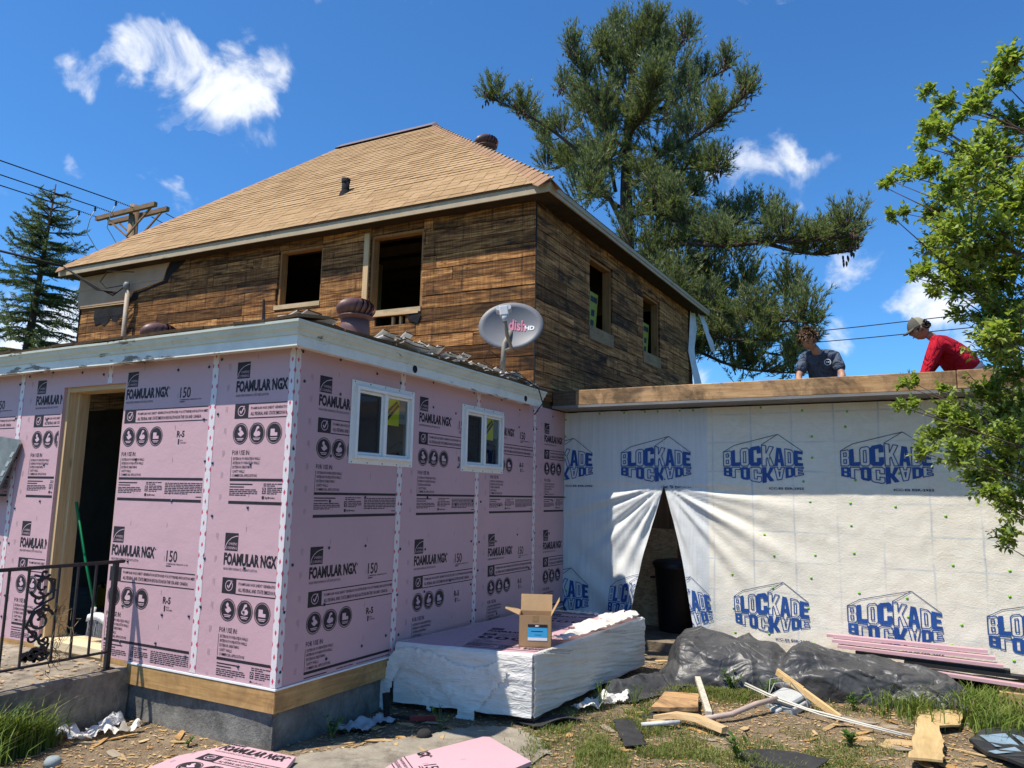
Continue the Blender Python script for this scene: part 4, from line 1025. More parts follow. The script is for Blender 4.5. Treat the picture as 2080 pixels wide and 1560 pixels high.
# green washers
mb = MB(); mb.lathe([(0, .003), (.004, .003), (.005, .002), (.0125, .0015), (.013, 0)], 10); GC = mb.mesh('cap_nail'); GC.materials.append(MAT['gcap'])
rg = random.Random(9)
for x in [.02]+[1.9+.4064*k for k in range(7)]:
    for z in (2.2, 1.95, 1.72, 1.46, 1.2, .95, .7, .42, .15, -.1):
        if rg.random() < .3: continue
        xx, zz = max(.018, x+rg.uniform(-.05, .05)), z+rg.uniform(-.07, .07); zz = min(zz, 2.215)
        q = WR(xx, zz, -1 if xx < APX[0] else 1)
        put('cap_nail', GC, None, wr_ if xx > APX[0] else wl_, q+Vector((0, -.002, 0)), (R(90), 0, 0))
for x in (.45, .75, 1.0, 1.15, 1.4, 1.55): put('cap_nail', GC, None, wl_ if x < APX[0] else wr_, WR(x, 2.21, -1 if x < APX[0] else 1)+Vector((0, -.002, 0)), (R(90), 0, 0))
# things inside the slit
ob = thing('particle_board', (.75, 5.75, -.3), 'tall flake board sheet leaning inside the slit opening of the wrap', 'board')
def m_osb():
    b = NB('flake board'); p = b.pos(); c1 = b.vor(b.map(p, (1, 1, 2.6)), 24, out=1); f = b.sep(c1)[0]
    c = b.ramp(f, [(0, (.42, .26, .13)), (.5, (.56, .38, .2)), (1, (.68, .48, .28))]); return b.out(c, .8, .2)
m = MB(); m.add([(.3, 5.5, -.3), (1.0, 5.5, -.3), (1.0, 5.72, .86), (.62, 5.72, .86), (.3, 5.6, .1), (.3, 5.53, -.3), (1.0, 5.53, -.3), (1.0, 5.75, .86), (.62, 5.75, .86), (.3, 5.63, .1)], [(0, 1, 2, 3, 4), (9, 8, 7, 6, 5), (0, 5, 6, 1), (1, 6, 7, 2), (2, 7, 8, 3), (3, 8, 9, 4), (4, 9, 5, 0)])
fixn(m.put('board_sheet', m_osb(), ob)); 
tc = thing('trash_can', (1.08, 5.3, -.3), 'large black plastic trash can standing in the slit opening of the wrap', 'trash can')
MAT['blackplastic'] = simple('black plastic', (.012, .012, .013), .45, .2, 12, .4, bump=.05)
m = MB(); m.lathe([(.0, 0), (.2, 0), (.21, .02), (.255, .72), (.27, .725), (.275, .76), (.265, .765)], 24, (1.1, 5.3, -.3)); m.put('bin_body', MAT['blackplastic'], tc)
m = MB(); m.lathe([(.285, .762), (.285, .785), (.25, .81), (.1, .83), (0, .83)], 24, (1.1, 5.3, -.3)); m.put('lid', MAT['blackplastic'], tc)
for s in (-1, 1):
    m = MB(); m.tube([(1.1+s*.26, 5.26, .3), (1.1+s*.31, 5.28, .3), (1.1+s*.31, 5.33, .3), (1.1+s*.26, 5.35, .3)], .012, 6); m.put('handle', MAT['blackplastic'], tc)
# ================================================================ roof fittings
def turbine(loc, s, label, tilt=0):
    t = thing('turbine_vent', loc, label, 'roof vent', 'turbine vents on the roofs'); x, y, z = loc
    m = MB(); m.lathe([(.16*s, -.24*s), (.15*s, .0), (.142*s, .10*s), (.135*s, .10*s), (.14*s, -.1*s)], 24, loc); m.put('base_pipe', MAT['brown_metal'], t)
    m = MB(); m.lathe([(.14*s, .1*s), (.178*s, .125*s), (.182*s, .135*s), (.17*s, .142*s), (.0, .142*s)], 24, loc); m.put('collar', MAT['brown_metal'], t)
    m = MB(); m.lathe([(.0, .325*s), (.06*s, .32*s), (.1*s, .30*s), (.104*s, .295*s), (.0, .295*s)], 20, loc); m.put('cap_plate', MAT['brown_metal'], t)
    m = MB(); n = 20; vs = []
    for i in range(9):
        f = i/8; a = lerp(-.62, 1.15, f); r = .2*s*math.cos(a)*1.0; zz = .215*s+.118*s*math.sin(a)
        tw = f*.35
        for k, (dr, dt) in enumerate(((0, 0), (-.016*s, .21), (-.034*s, .34))): vs.append(((r+dr)*math.cos(tw+dt), (r+dr)*math.sin(tw+dt), zz))
    m.add(vs, [(i*3+k, i*3+k+1, i*3+k+4, i*3+k+3) for i in range(8) for k in (0, 1)], smooth=True); vm = m.mesh('vane'); vm.materials.append(MAT['brown_metal'])
    for k in range(n): put('vane', vm, None, t, loc, (0, 0, 2*math.pi*k/n))
    m = MB(); m.lathe([(.1*s, .15*s), (.1*s, .29*s)], 14, loc); m.put('core', MAT['dark'], t)
turbine((-.69, 1.4, 2.685), .88, 'brown turbine roof vent near the corner of the low annex roof')
turbine((-3.5, 1.5, 2.70), .98, 'brown turbine roof vent half hidden behind the left annex eave')
turbine((-2.58, 6.8, 7.05), 1.05, 'brown turbine roof vent peeking over the right hip of the main roof')
vp = thing('vent_pipe', (-3.43, 4.25, 5.4), 'black plumbing vent pipe with flashing boot on the front roof slope', 'vent pipe')
m = MB(); m.tube([(-3.43, 4.25, 5.4), (-3.43, 4.25, 5.76)], .055, 14); m.lathe([(.062, .3), (.066, .36), (.05, .365), (.048, .3)], 14, (-3.43, 4.25, 5.4)); m.put('pipe', MAT['felt'], vp)
m = MB(); m.lathe([(.06, .18), (.075, .15), (.11, .03), (.16, -.04), (.17, -.12)], 16, (-3.43, 4.25, 5.4)); m.put('boot', MAT['felt'], vp)
m = MB(); c = Vector((-3.43, 4.22, 5.43)); n_ = uxv.cross(uyv)
m.add([c+uxv*a*.2+uyv*b*.19+n_*.022 for a, b in ((-1, -1), (1, -1), (1, 1), (-1, 1))], [(0, 1, 2, 3)]); m.put('flashing', MAT['felt'], vp)
# satellite dish
sd = thing('satellite_dish', (.02, 2.85, 2.42), 'grey satellite dish with pink and white lettering on the low roof', 'satellite dish')
MAT['dishgrey'] = simple('dish grey', (.17, .172, .185), .5, .06, 4, .3, bump=.03)
MAT['lnb'] = simple('pale grey plastic', (.42, .43, .45), .45, .08, 6, .3, bump=.03)
MAT['pink'] = simple('faded pink lettering', (.62, .22, .3), .5, .05, bump=0); MAT['whitel'] = simple('white lettering', (.75, .75, .75), .5, .05, bump=0)
DN = Vector((.43, -.87, .20)).normalized(); DR = Vector((0, 0, 1)).cross(DN).normalized(); DU = DN.cross(DR); DC = Vector((.06, 2.95, 2.985))
_rr = R(-7); DR, DU = DR*math.cos(_rr)-DU*math.sin(_rr), DR*math.sin(_rr)+DU*math.cos(_rr)
DA, DB = .338, .262
def dpt(r, a, off=0): return DC+DR*(DA*r*math.cos(a))+DU*(DB*r*math.sin(a))+DN*(-.07*(1-r*r)+off)
m = MB(); n = 40; vs = [dpt(0, 0)]+[dpt(r/6, 2*math.pi*k/n) for r in range(1, 7) for k in range(n)]
fs = [(0, 1+k, 1+(k+1) % n) for k in range(n)]+[(1+r*n+k, 1+(r+1)*n+k, 1+(r+1)*n+(k+1) % n, 1+r*n+(k+1) % n) for r in range(5) for k in range(n)]
b0 = len(vs); vs += [dpt(1, 2*math.pi*k/n, -.014)-0*DN for k in range(n)]
fs += [(1+5*n+k, b0+k, b0+(k+1) % n, 1+5*n+(k+1) % n) for k in range(n)]
m.add(vs, fs, smooth=True); refl = m.put('reflector', MAT['dishgrey'], sd, loc=DC); so = refl.modifiers.new('thick', 'SOLIDIFY'); so.thickness = .006; so.offset = -1
def dproj(a, b, off): 
    r2 = min(1, (a/DA)**2+(b/DB)**2); return DC+DR*a+DU*b+DN*(-.07*(1-r2)+off)
m = MB(); text(m, 'dish', lambda x, y: dproj(lerp(-.03, .145, x)+.02*y, lerp(-.015, .105, y)-.045*x, .005)); m.put('lettering', MAT['pink'], refl)
m = MB(); text(m, 'HD', lambda x, y: dproj(lerp(.135, .235, x)+.012*y, lerp(-.045, .005, y)-.02*x, .005)); m.put('lettering', MAT['whitel'], refl)
m = MB(); m.tube([(.02, 2.85, 2.4), (.03, 2.87, 2.78), DC-DN*.09-DU*.02], .027, 10); m.put('mast', simple('mast grey', (.2, .18, .15), .5, .15), sd)
m = MB(); m.tube([(.03, 2.87, 2.70), DC-DU*.28+DN*.06-DR*.02, DC-DU*.2+DN*.2-DR*.05, DC-DU*.09+DN*.32-DR*.06], .02, 8); m.put('feed_arm', simple('arm taupe', (.2, .17, .13), .5, .1), sd)
LC = DC+DN*.34+DU*.005-DR*.06
m = MB()
def lb(c, ex, ey, ez):
    vs = [c+DR*(ex*i)+DU*(ey*j)+DN*(ez*k) for k in (-1, 1) for j in (-1, 1) for i in (-1, 1)]
    m.add(vs, [(0, 2, 3, 1), (4, 5, 7, 6), (0, 1, 5, 4), (2, 6, 7, 3), (0, 4, 6, 2), (1, 3, 7, 5)])
lb(LC, .045, .055, .03); bevel(m.put('receiver', MAT['lnb'], sd), .012, 2)
for s in (-1, 1):
    m = MB(); c = LC+DU*.035+DR*(.048*s)-DN*.01; m.tube([c+DN*.03, c-DN*.035, c-DN*.06], [.028, .03, .034], 12); m.put('feed_horn', MAT['lnb'], sd)
m = MB(); m.tube([LC-DU*.05, LC-DU*.1-DN*.02], [.035, .02], 10); m.put('receiver_neck', MAT['lnb'], sd)
m = MB(); m.box((-.06, 2.78, 2.41), (.1, 2.93, 2.425)); m.tube([(.02, 2.85, 2.42), (.02, 2.85, 2.48)], .035, 10); m.put('foot_plate', simple('galvanised', (.3, .3, .3), .4, .2, metal=.6), sd)
m = MB(); m.tube([(.02, 2.82, 2.62), (-.08, 2.75, 2.7), (-.12, 2.72, 2.58), (-.02, 2.76, 2.52), (-.1, 2.74, 2.47), (.1, 2.9, 2.46), (.2, 3.05, 2.42), (.24, 3.25, 2.36), (.22, 3.4, 2.22), (.05, 3.55, 2.12)], .006, 6); m.put('coax_cable', MAT['dark'], sd)

# ================================================================ utility pole and lines
up = thing('utility_pole', (-18.36, 11, -.4), 'wooden utility pole with double crossarm behind the left roof slope', 'utility pole')
MAT['polewood'] = m_lumber('pole wood', (.16, .1, .055), (.3, .2, .12), 2, .2)
MAT['armwood'] = m_lumber('crossarm wood', (.18, .11, .06), (.32, .2, .115), 0, .3)
m = MB(); m.tube([(-18.36, 11, -.4), (-18.36, 11, 10.35)], [.2, .15], 14); m.put('pole_shaft', MAT['polewood'], up)
for dy in (-.22, .22):
    m = MB(); m.box((-20.0, 11+dy-.06, 10.02), (-17.0, 11+dy+.06, 10.16)); m.put('crossarm', MAT['armwood'], up)
    for s in (-1, 1):
        m = MB(); m.bar((-18.36, 11+dy*.9, 9.25), (-18.36+s*1.1, 11+dy*.9, 10.02), .05, .05); m.put('brace', MAT['armwood'], up)
MAT['insul'] = simple('dark insulator', (.04, .035, .03), .4, .2)
WX = (-20.0+.1, -19.05, -18.0)
for x in WX:
    m = MB(); y0 = 10.7
    pr_ = []
    for k in range(9):
        m.lathe([(.0, 0), (.012, 0), (.03, .02), (.012, .035), (.0, .035)], 8, (0, 0, k*.06))
    o = put('insulator_string', m.mesh('insulator_string'), MAT['insul'], up, (x, y0, 10.12), (R(90), 0, 0))
    m = MB(); m.lathe([(0, 0), (.04, 0), (.02, .05), (.045, .07), (.02, .12), (.0, .12)], 8, (x, 10.12, 9.98)); m.put('insulator', MAT['insul'], up)
    m = MB(); m.tube([(x, 10.12, 10.0), (x-.1, 10.05, 9.7), (x-.3, 10.1, 9.3), (x-.15, 10.4, 8.8), (x+.5, 10.9, 8.5)], .016, 6); m.put('jumper', simple('jumper', (.35, .42, .46), .5, .1), up)
for x in (-17.2, -17.9):
    m = MB(); m.tube([(x, 11.3, 10.0), (x+.5, 12.2, 9.6), (x+6, 22, 9.2)], .015, 6); m.put('rear_line', MAT['dark'], up)
for i, x in enumerate(WX):
    m = MB(); pts = []
    for k in range(17):
        t = k/16; pts.append((x, lerp(10.16, -45, t), 10.12-1.0*4*t*(1-t)*.35))
    m.tube(pts, .017, 6); tag(m.put('power_line', MAT['dark'], None), ('lowest', 'middle', 'topmost')[i]+' of the three black power lines running left from the utility pole', 'power line', 'power lines from the utility pole')
for i, (za, zb) in enumerate(((8.43, 8.68), (8.0, 8.11))):
    m = MB(); m.tube([(-16, 30, za-.1), (-3.4, 30, za-.12), (2, 30, (za+zb)/2-.1), (7.6, 30, zb), (26, 30, zb+1)], .02, 6)
    tag(m.put('overhead_line', MAT['dark'], None), ('upper' if i == 0 else 'lower')+' of two thin overhead lines crossing the sky behind the workers', 'power line', 'thin lines behind the workers')

# ================================================================ stoop, railing, broom
stoop = MB()
def stoop_mesh():
    nx, ny, nz = 10, 34, 10; m = MB()
    def P(x, y, z):
        d = noise.fractal((x*3, y*3, z*4), 1, 2, 5)*.014; return Vector((x+d*.9+(.018*max(0, (-.1-z))), y+d*.6, z+d*.3 if z > -.1 else z))
    def grid(f, a, b):
        vs = [f(i/a, j/b) for i in range(a+1) for j in range(b+1)]
        m.add(vs, [(i*(b+1)+j, (i+1)*(b+1)+j, (i+1)*(b+1)+j+1, i*(b+1)+j+1) for i in range(a) for j in range(b)], smooth=True)
    zt = -.045
    grid(lambda u, v: P(-1.455, lerp(-2.2, .02, u), lerp(-.55, zt-.012, v)), 60, 14)
    grid(lambda u, v: P(lerp(-3.4, -1.466, u), lerp(-2.2, .02, v), zt), 30, 40)
    grid(lambda u, v: P(lerp(-1.455, -1.466, u), lerp(-2.2, .02, v), lerp(zt-.012, zt, u)), 1, 60)
    grid(lambda u, v: P(lerp(-3.4, -1.455, u), -2.2, lerp(-.55, zt, v)), 30, 12)
    return m
o = stoop_mesh().put('stoop', MAT['stoop'], None, loc=(-2.4, -1, -.4)); fixn(o)
tag(o, 'rough concrete stoop with crumbling side in front of the doorway', 'stoop')
rail = thing('railing', (-1.53, -.7, -.045), 'black wrought iron railing with scrollwork on the concrete stoop', 'railing')
RX = -1.53
m = MB(); m.bar((RX, -.06, .712), (RX, -1.9, .712), .034, .016); m.bar((RX, -.06, .703), (RX, -1.9, .703), .02, .012); m.put('top_rail', MAT['steel_dark'], rail)
m = MB(); m.bar((RX, -.12, .075), (RX, -1.9, .075), .026, .014); m.put('bottom_rail', MAT['steel_dark'], rail)
m = MB(); m.bar((RX, -.122, -.05), (RX, -.122, .70), .032, .032); m.box((RX-.04, -.16, -.05), (RX+.04, -.085, -.036)); m.put('post', MAT['steel_dark'], rail)
for y in (-.27, -.402, -.535, -.737, -.862, -.99, -1.12, -1.25, -1.4):
    m = MB(); m.bar((RX, y, .08), (RX, y, .70), .013, .013); m.put('baluster', MAT['steel_dark'], rail)
# cast scrollwork between two balusters
def spiral(cy, cz, r0, turns, a0, sgn, n=26, shrink=.82):
    return [(RX, cy+sgn*(r0*(1-shrink*t))*math.cos(a0+turns*2*math.pi*t), cz+(r0*(1-shrink*t))*math.sin(a0+turns*2*math.pi*t)) for t in [k/n for k in range(n+1)]]
SC = [(spiral(-.636, .585, .085, 1.35, R(200), 1), .010), (spiral(-.63, .36, .085, 1.35, R(20), 1), .010), (spiral(-.66, .50, .045, 1.1, R(90), -1), .008), (spiral(-.60, .43, .04, 1.1, R(270), -1), .008),
      (spiral(-.68, .255, .045, 1.15, R(60), -1), .008), (spiral(-.59, .23, .045, 1.1, R(120), 1), .008), (spiral(-.66, .14, .05, 1.2, R(0), 1), .010), (spiral(-.6, .14, .045, 1.2, R(180), -1), .010), (spiral(-.63, .67, .035, .8, R(200), -1), .008)]
for pts, r in SC:
    m = MB(); m.tube(pts, [r*lerp(1.1, .8, k/len(pts)) for k in range(len(pts))], 6); e = pts[-1]; m.lathe([(0, -.012), (.011, -.006), (.013, 0), (.011, .006), (0, .012)], 8, e); m.put('scroll', MAT['steel_dark'], rail)
m = MB(); m.tube([(RX, -.7, .66), (RX, -.56, .62), (RX, -.56, .5), (RX, -.68, .44), (RX, -.72, .33), (RX, -.64, .24), (RX, -.56, .2), (RX, -.6, .1)], .009, 6); m.put('scroll', MAT['steel_dark'], rail)
rg = random.Random(12)
for k in range(22):
    cy, cz = -.636+rg.uniform(-.085, .085), rg.choice((rg.uniform(.1, .2), rg.uniform(.09, .18), rg.uniform(.22, .66)))
    m = MB(); a = rg.uniform(0, 6.28); r = rg.uniform(.016, .03)
    pts = [(cy+r*math.cos(a+t), cz+r*math.sin(a+t)*(.6+.4*math.cos(3*t))) for t in [i*6.283/9 for i in range(9)]]
    m.add([(RX-.006, y, z) for y, z in pts]+[(RX+.006, y, z) for y, z in pts], [tuple(range(9)), tuple(reversed(range(9, 18)))]+[(i, (i+1) % 9, 9+(i+1) % 9, 9+i) for i in range(9)]); fixn(m.put('cast_leaf', MAT['steel_dark'], rail))
vine = MB(); rg = random.Random(31)
for k in range(26):
    y, z = -.53+rg.uniform(-.03, .04), rg.uniform(.03, .5); pts = [(RX+.01, y, z)]
    for i in range(6): pts.append((pts[-1][0]+rg.uniform(-.01, .018), pts[-1][1]+rg.uniform(-.03, .045), pts[-1][2]+rg.uniform(-.06, .05)))
    vine.tube(pts, .002, 4, cap=False)
tag(vine.put('dry_vine', simple('dead vine', (.3, .22, .12), .9, .2), None, loc=(RX, -.53, .1)), 'dead brown vine tangled on the iron railing', 'vine')
br = thing('broom', (-2.05, .12, .05), 'angle broom with green handle and grey bristles leaning in the doorway', 'broom')
m = MB(); m.tube([(-2.13, .15, .28), (-2.45, .22, .7), (-2.52, .15, 1.12)], .012, 8); m.put('handle', simple('green handle', (.01, .2, .07), .35, .1, bump=0), br)
m = MB(); vs = []
for i in range(9):
    f = i/8; x = lerp(-2.16, -1.9, f); z = .215+.055*math.sin(math.pi*(f*.75+.2))
    vs += [(x, .10, z-.05), (x, .16, z-.05), (x, .15, z), (x, .11, z)]
m.add(vs, [(i*4+j, i*4+(j+1) % 4, i*4+4+(j+1) % 4, i*4+4+j) for i in range(8) for j in range(4)]+[(3, 2, 1, 0), (32, 33, 34, 35)], smooth=True); m.tube([(-2.12, .13, .24), (-2.14, .145, .3)], .02, 8); m.put('head', simple('white broom head', (.7, .7, .68), .4, .1), br)
m = MB(); rg = random.Random(2)
for k in range(150):
    f = rg.random(); x = lerp(-2.165, -1.9, f); y = rg.uniform(.1, .16); z1 = .17+.055*math.sin(math.pi*(f*.75+.2)); s = rg.uniform(-.012, .012)
    m.add([(x-.003, y, z1), (x+.003, y, z1), (x+s, y+s, .055)], [(0, 1, 2)])
m.put('bristles', simple('grey bristles', (.2, .21, .23), .6, .3), br)['kind'] = 'stuff'
yb = thing('tool_case', (-3.0, 1.0, .0), 'yellow tool case on the dark floor inside the doorway', 'tool case')
m = MB(); m.box((-3.35, .95, .1), (-2.8, 1.25, .32)); bevel(m.put('case_body', simple('yellow case', (.4, .3, .02), .5, .1), yb), .03, 2)
m = MB(); m.tube([(-3.2, .93, .3), (-3.2, .9, .36), (-2.95, .9, .36), (-2.95, .93, .3)], .012, 6); m.put('case_handle', MAT['dark'], yb)
# a grey printed board leaning at the far left
lb_ = thing('leaning_board', (-3.12, -.12, .0), 'grey printed shingle bundle sheet leaning on the far left wall', 'board')
m = MB(); P4 = [(-3.5, -.12, 1.13), (-3.26, -.12, 1.1), (-3.10, -.04, 1.60), (-3.14, -.03, 1.64), (-3.5, -.03, 1.68)]
m.add(P4+[(x, y+.018, z) for x, y, z in P4], [(0, 1, 2, 3, 4), (9, 8, 7, 6, 5)]+[(i, (i+1) % 5, 5+(i+1) % 5, 5+i) for i in range(5)]); fixn(m.put('board_sheet', simple('grey printed wrapper', (.13, .145, .14), .5, .3, 9), lb_))
m = MB()
for k in range(4): m.add([(x_, lerp(-.12, -.04, (z_-1.1)/.5)-.004, z_) for x_, z_ in ((-3.28+.03*k, 1.25+.08*k), (-3.24+.03*k, 1.245+.08*k), (-3.22+.03*k, 1.29+.08*k), (-3.26+.03*k, 1.295+.08*k))], [(0, 1, 2, 3)])
m.put('board_print', simple('pale wrapper print', (.3, .32, .3), .5, .1), lb_)

# ================================================================ foam stack, carton, membrane, offcuts
GZ = -.4
A_, B_, C_, D_ = Vector((.05, 1.2, 0)), Vector((1.148, 1.375, 0)), Vector((1.28, 3.5, 0)), Vector((.2, 3.36, 0))
def bil(u, v): return (A_*(1-u)+B_*u)*(1-v)+(D_*(1-u)+C_*u)*v
st = thing('foam_board_stack', (.65, 2.3, GZ), 'stack of pink foam boards half wrapped in torn white plastic film', 'board stack')
ZS0, ZS1, NB_ = -.325, .098, 16
rg = random.Random(6)
MAT['foam_side'] = simple('pale foam edge', (.6, .55, .56), .6, .1)
for k in range(NB_):
    z0 = lerp(ZS0, ZS1, k/NB_); z1 = lerp(ZS0, ZS1, (k+1)/NB_)-.0022; m = MB(); j = Vector((rg.uniform(-.004, .004), rg.uniform(-.004, .004), 0))
    if k == NB_-1: j = Vector((0, 0, 0))
    q = [bil(0, 0)+j, bil(1, 0)+j, bil(1, 1)+j, bil(0, 1)+j]
    m.add([p+Vector((0, 0, z0)) for p in q]+[p+Vector((0, 0, z1)) for p in q], [(3, 2, 1, 0), (4, 5, 6, 7), (0, 1, 5, 4), (1, 2, 6, 5), (2, 3, 7, 6), (3, 0, 4, 7)]); bo = m.put('foam_board', MAT['foam'] if k == NB_-1 else MAT['foam_side'], st)
top_rot = math.atan2((B_-A_).y, (B_-A_).x)
for i, v in enumerate((0, 1.194)):
    me = ART.copy(); me.materials.append(MAT['ink']); me.materials.append(MAT['foam_ink'])
    # lies face up, read from the wall side
    M4 = Matrix.Translation((0, 0, 0)) @ Matrix.Rotation(top_rot+R(4), 4, 'Z') @ Matrix.Rotation(R(-90), 4, 'X') @ Matrix.Scale(.86, 4)
    me.transform(M4); bm = bmesh.new(); bm.from_mesh(me)
    o0 = bil(.0, .0)+(D_-A_).normalized()*(1.04*(i+1))+Vector((0, 0, ZS1-.0022))
    o0.x += .02
    bm.to_mesh(me); bm.free(); put('printed_lettering', me, None, bo, o0)['kind'] = 'stuff'
for p in (bil(.94, .06), bil(.1, .3), bil(.9, .9)):
    m = MB(); m.box((p.x-.05, p.y-.05, GZ-.05), (p.x+.05, p.y+.05, ZS0-.001)); m.put('block', simple('red-brown block', (.15, .07, .06), .8, .2), st)
def m_film():
    b = NB('white plastic film'); p = b.pos(); f = b.noise(b.map(p, (1, .5, 6)), 6, 5, .6, .8); g = b.noise(p, 3, 5)
    c = b.mix(b.mr(g, .35, .7), (.78, .75, .68), (.88, .86, .81)); r1 = b.math('ABSOLUTE', b.math('SUBTRACT', b.noise(b.map(p, (1, .6, 2.6), rot=(.25, 0, 0)), 7, 3, .55, 1.4), .5)); b.bump(b.math('ADD', r1, b.math('MULTIPLY', f, .2)), .45, .05)
    tr = b.N.new('ShaderNodeBsdfTranslucent'); b.L.new(c, tr.inputs[0]); mx = b.N.new('ShaderNodeMixShader'); mx.inputs[0].default_value = .25
    m = b.out(c, .38, .4); b.L.new(b.b.outputs[0], mx.inputs[1]); b.L.new(tr.outputs[0], mx.inputs[2]); b.L.new(mx.outputs[0], b.N['Material Output'].inputs[0]); return m
MAT['film'] = m_film()
def film_side(a, b, n, nz, amp, diag, ztop=.1, zbot=-.335):
    m = MB(); vs = []; d = (b-a).normalized(); nn = Vector((d.y, -d.x, 0)); L = (b-a).length
    for i in range(n+1):
        f = i/n
        for j in range(nz+1):
            g = j/nz; z = lerp(zbot, ztop, g); s = f*L
            q = noise.noise((s*1.1+diag*z*1.2, z*26+s*diag*5, 2.5)); q2 = noise.noise((s*2.5, z*7, 7))
            rd = 1-2*abs(noise.noise((s*.9, z*15+s*2.6*diag, 5.5))); rd2 = 1-2*abs(noise.noise((s*1.6, z*34+s*4*diag, 8.5)))
            o = .006+amp*.7*max(0, rd)**2+amp*.5*max(0, rd2)**2+amp*.3*q2+.01*math.sin(g*math.pi)*amp/.01*.4
            if j == 0: z += .012*noise.noise((s*7, 1, 1))
            if j == nz: o = -.012; z += .006*noise.noise((s*5, 3, 1))+.005
            vs.append(a+d*s+nn*o+Vector((0, 0, z)))
    m.add(vs, [(i*(nz+1)+j, (i+1)*(nz+1)+j, (i+1)*(nz+1)+j+1, i*(nz+1)+j+1) for i in range(n) for j in range(nz)], smooth=True); return m
film_side(bil(1, 0), bil(1, 1), 160, 60, .016, 1).put('plastic_film', MAT['film'], st)
film_side(bil(0, 0), bil(1, 0), 90, 40, .009, .3).put('plastic_film', MAT['film'], st)
film_side(bil(1, 1), bil(0, 1), 60, 20, .01, 0).put('plastic_film', MAT['film'], st); film_side(bil(0, 1), bil(0, 0), 60, 20, .01, 0).put('plastic_film', MAT['film'], st)
def pip(pt, poly):
    x, y = pt; c = False; n = len(poly)
    for i in range(n):
        (x1, y1), (x2, y2) = poly[i], poly[(i+1) % n]
        if (y1 > y) != (y2 > y) and x < (x2-x1)*(y-y1)/(y2-y1)+x1: c = not c
    return c
def flap(poly, F, step, name, mat, parent):
    """irregular torn sheet: grid cells inside the outline, mapped through F(a, b)"""
    xs = [p[0] for p in poly]; ys = [p[1] for p in poly]; m = MB(); idx = {}
    nx, ny = int((max(xs)-min(xs))/step)+1, int((max(ys)-min(ys))/step)+1; vs = []; fs = []
    def vid(i, j):
        if (i, j) not in idx: idx[(i, j)] = len(vs); vs.append(F(min(xs)+i*step, min(ys)+j*step))
        return idx[(i, j)]
    for i in range(nx):
        for j in range(ny):
            c = (min(xs)+(i+.5)*step, min(ys)+(j+.5)*step); c2 = (c[0]+.02*noise.noise((c[0]*30, c[1]*30, 3)), c[1]+.02*noise.noise((c[0]*30, c[1]*30, 9)))
            if pip(c2, poly): fs.append((vid(i, j), vid(i+1, j), vid(i+1, j+1), vid(i, j+1)))
    m.add(vs, fs, smooth=True); return m.put(name, mat, parent)
FD = (B_-A_).normalized(); FN = Vector((FD.y, -FD.x, 0))
def Ff(base):
    def F(a, z):
        o = base+.012*noise.noise((a*4+z*4, z*3, 1))+.007*(1-2*abs(noise.noise((a*9-z*12, z*5+a*7, 4))))+.003*noise.noise((a*30, z*22, 9))+.02*max(0, -z-.2)
        return A_+FD*a+FN*o+Vector((0, 0, z))
    return F
flap([(-.03, .03), (.1, .075), (.3, .06), (.42, .03), (.52, -.02), (.74, -.02), (.86, .04), (.93, .0), (.9, -.1), (.82, -.16), (.75, -.27), (.68, -.33), (.7, -.43), (.6, -.40), (.52, -.44), (.55, -.33), (.43, -.22), (.34, -.13), (.22, -.1), (.1, -.08), (-.01, -.07)], Ff(.026), .012, 'torn_film', MAT['film'], st)
flap([(-.02, .02), (.06, -.06), (.0, -.2), (-.05, -.33), (.02, -.42), (-.06, -.44), (-.1, -.36), (-.13, -.28), (-.06, -.1)], Ff(.04), .012, 'torn_film', MAT['film'], st)
flap([(.05, -.16), (.3, -.13), (.35, -.22), (.3, -.3), (.33, -.38), (.27, -.33), (.25, -.25), (.1, -.23)], Ff(.018), .012, 'torn_film', MAT['film'], st)
def Ft(a, b):
    p = bil(a, b); h = .03+.05*abs(noise.noise((a*9, b*14, 2)))+.03*abs(noise.noise((a*22, b*30, 5)))
    return p+Vector((0, 0, ZS1+h*min(1, (a-.6)*5 if a > .6 else .3)))
flap([(.99, .2), (1.02, .5), (1.0, .97), (.9, 1.0), (.72, .98), (.66, .93), (.74, .82), (.86, .74), (.72, .66), (.74, .57), (.86, .48), (.88, .36), (.92, .24)], Ft, .012, 'torn_film', MAT['film'], st)
flap([(0, .93), (.3, .96), (.7, .95), (.72, 1.0), (.3, 1.01), (0, 1.0)], Ft, .014, 'torn_film', MAT['film'], st)
# carton on the stack
cb = thing('cardboard_box', (.99, 1.68, ZS1), 'open cardboard box with blue label standing on the foam board stack', 'box')
MAT['card'] = simple('cardboard', (.36, .225, .115), .8, .08, 5, bump=.1); MAT['card_in'] = simple('cardboard inside', (.42, .28, .15), .8, .08)
BX = Matrix.Translation((.985, 1.75, ZS1+.001)) @ Matrix.Rotation(R(24), 4, 'Z')
BW, BD, BH = .125, .125, .235
def bx(pts): return [BX @ Vector(p) for p in pts]
def slab(pts, t, mat, name, parent, nrm):
    n_ = BX.to_3x3() @ Vector(nrm); q = bx(pts); m = MB(); k = len(q)
    m.add(q+[p+n_*t for p in q], [tuple(range(k)), tuple(reversed(range(k, 2*k)))]+[(i, (i+1) % k, k+(i+1) % k, k+i) for i in range(k)]); return fixn(m.put(name, mat, parent))
slab([(-BW, -BD, 0), (BW, -BD, 0), (BW, -BD, BH), (-BW, -BD, BH)], .004, MAT['card'], 'side', cb, (0, 1, 0))
slab([(-BW, BD, 0), (BW, BD, 0), (BW, BD, BH), (-BW, BD, BH)], .004, MAT['card'], 'side', cb, (0, -1, 0))
slab([(-BW, -BD, 0), (-BW, BD, 0), (-BW, BD, BH), (-BW, -BD, BH)], .004, MAT['card'], 'side', cb, (1, 0, 0))
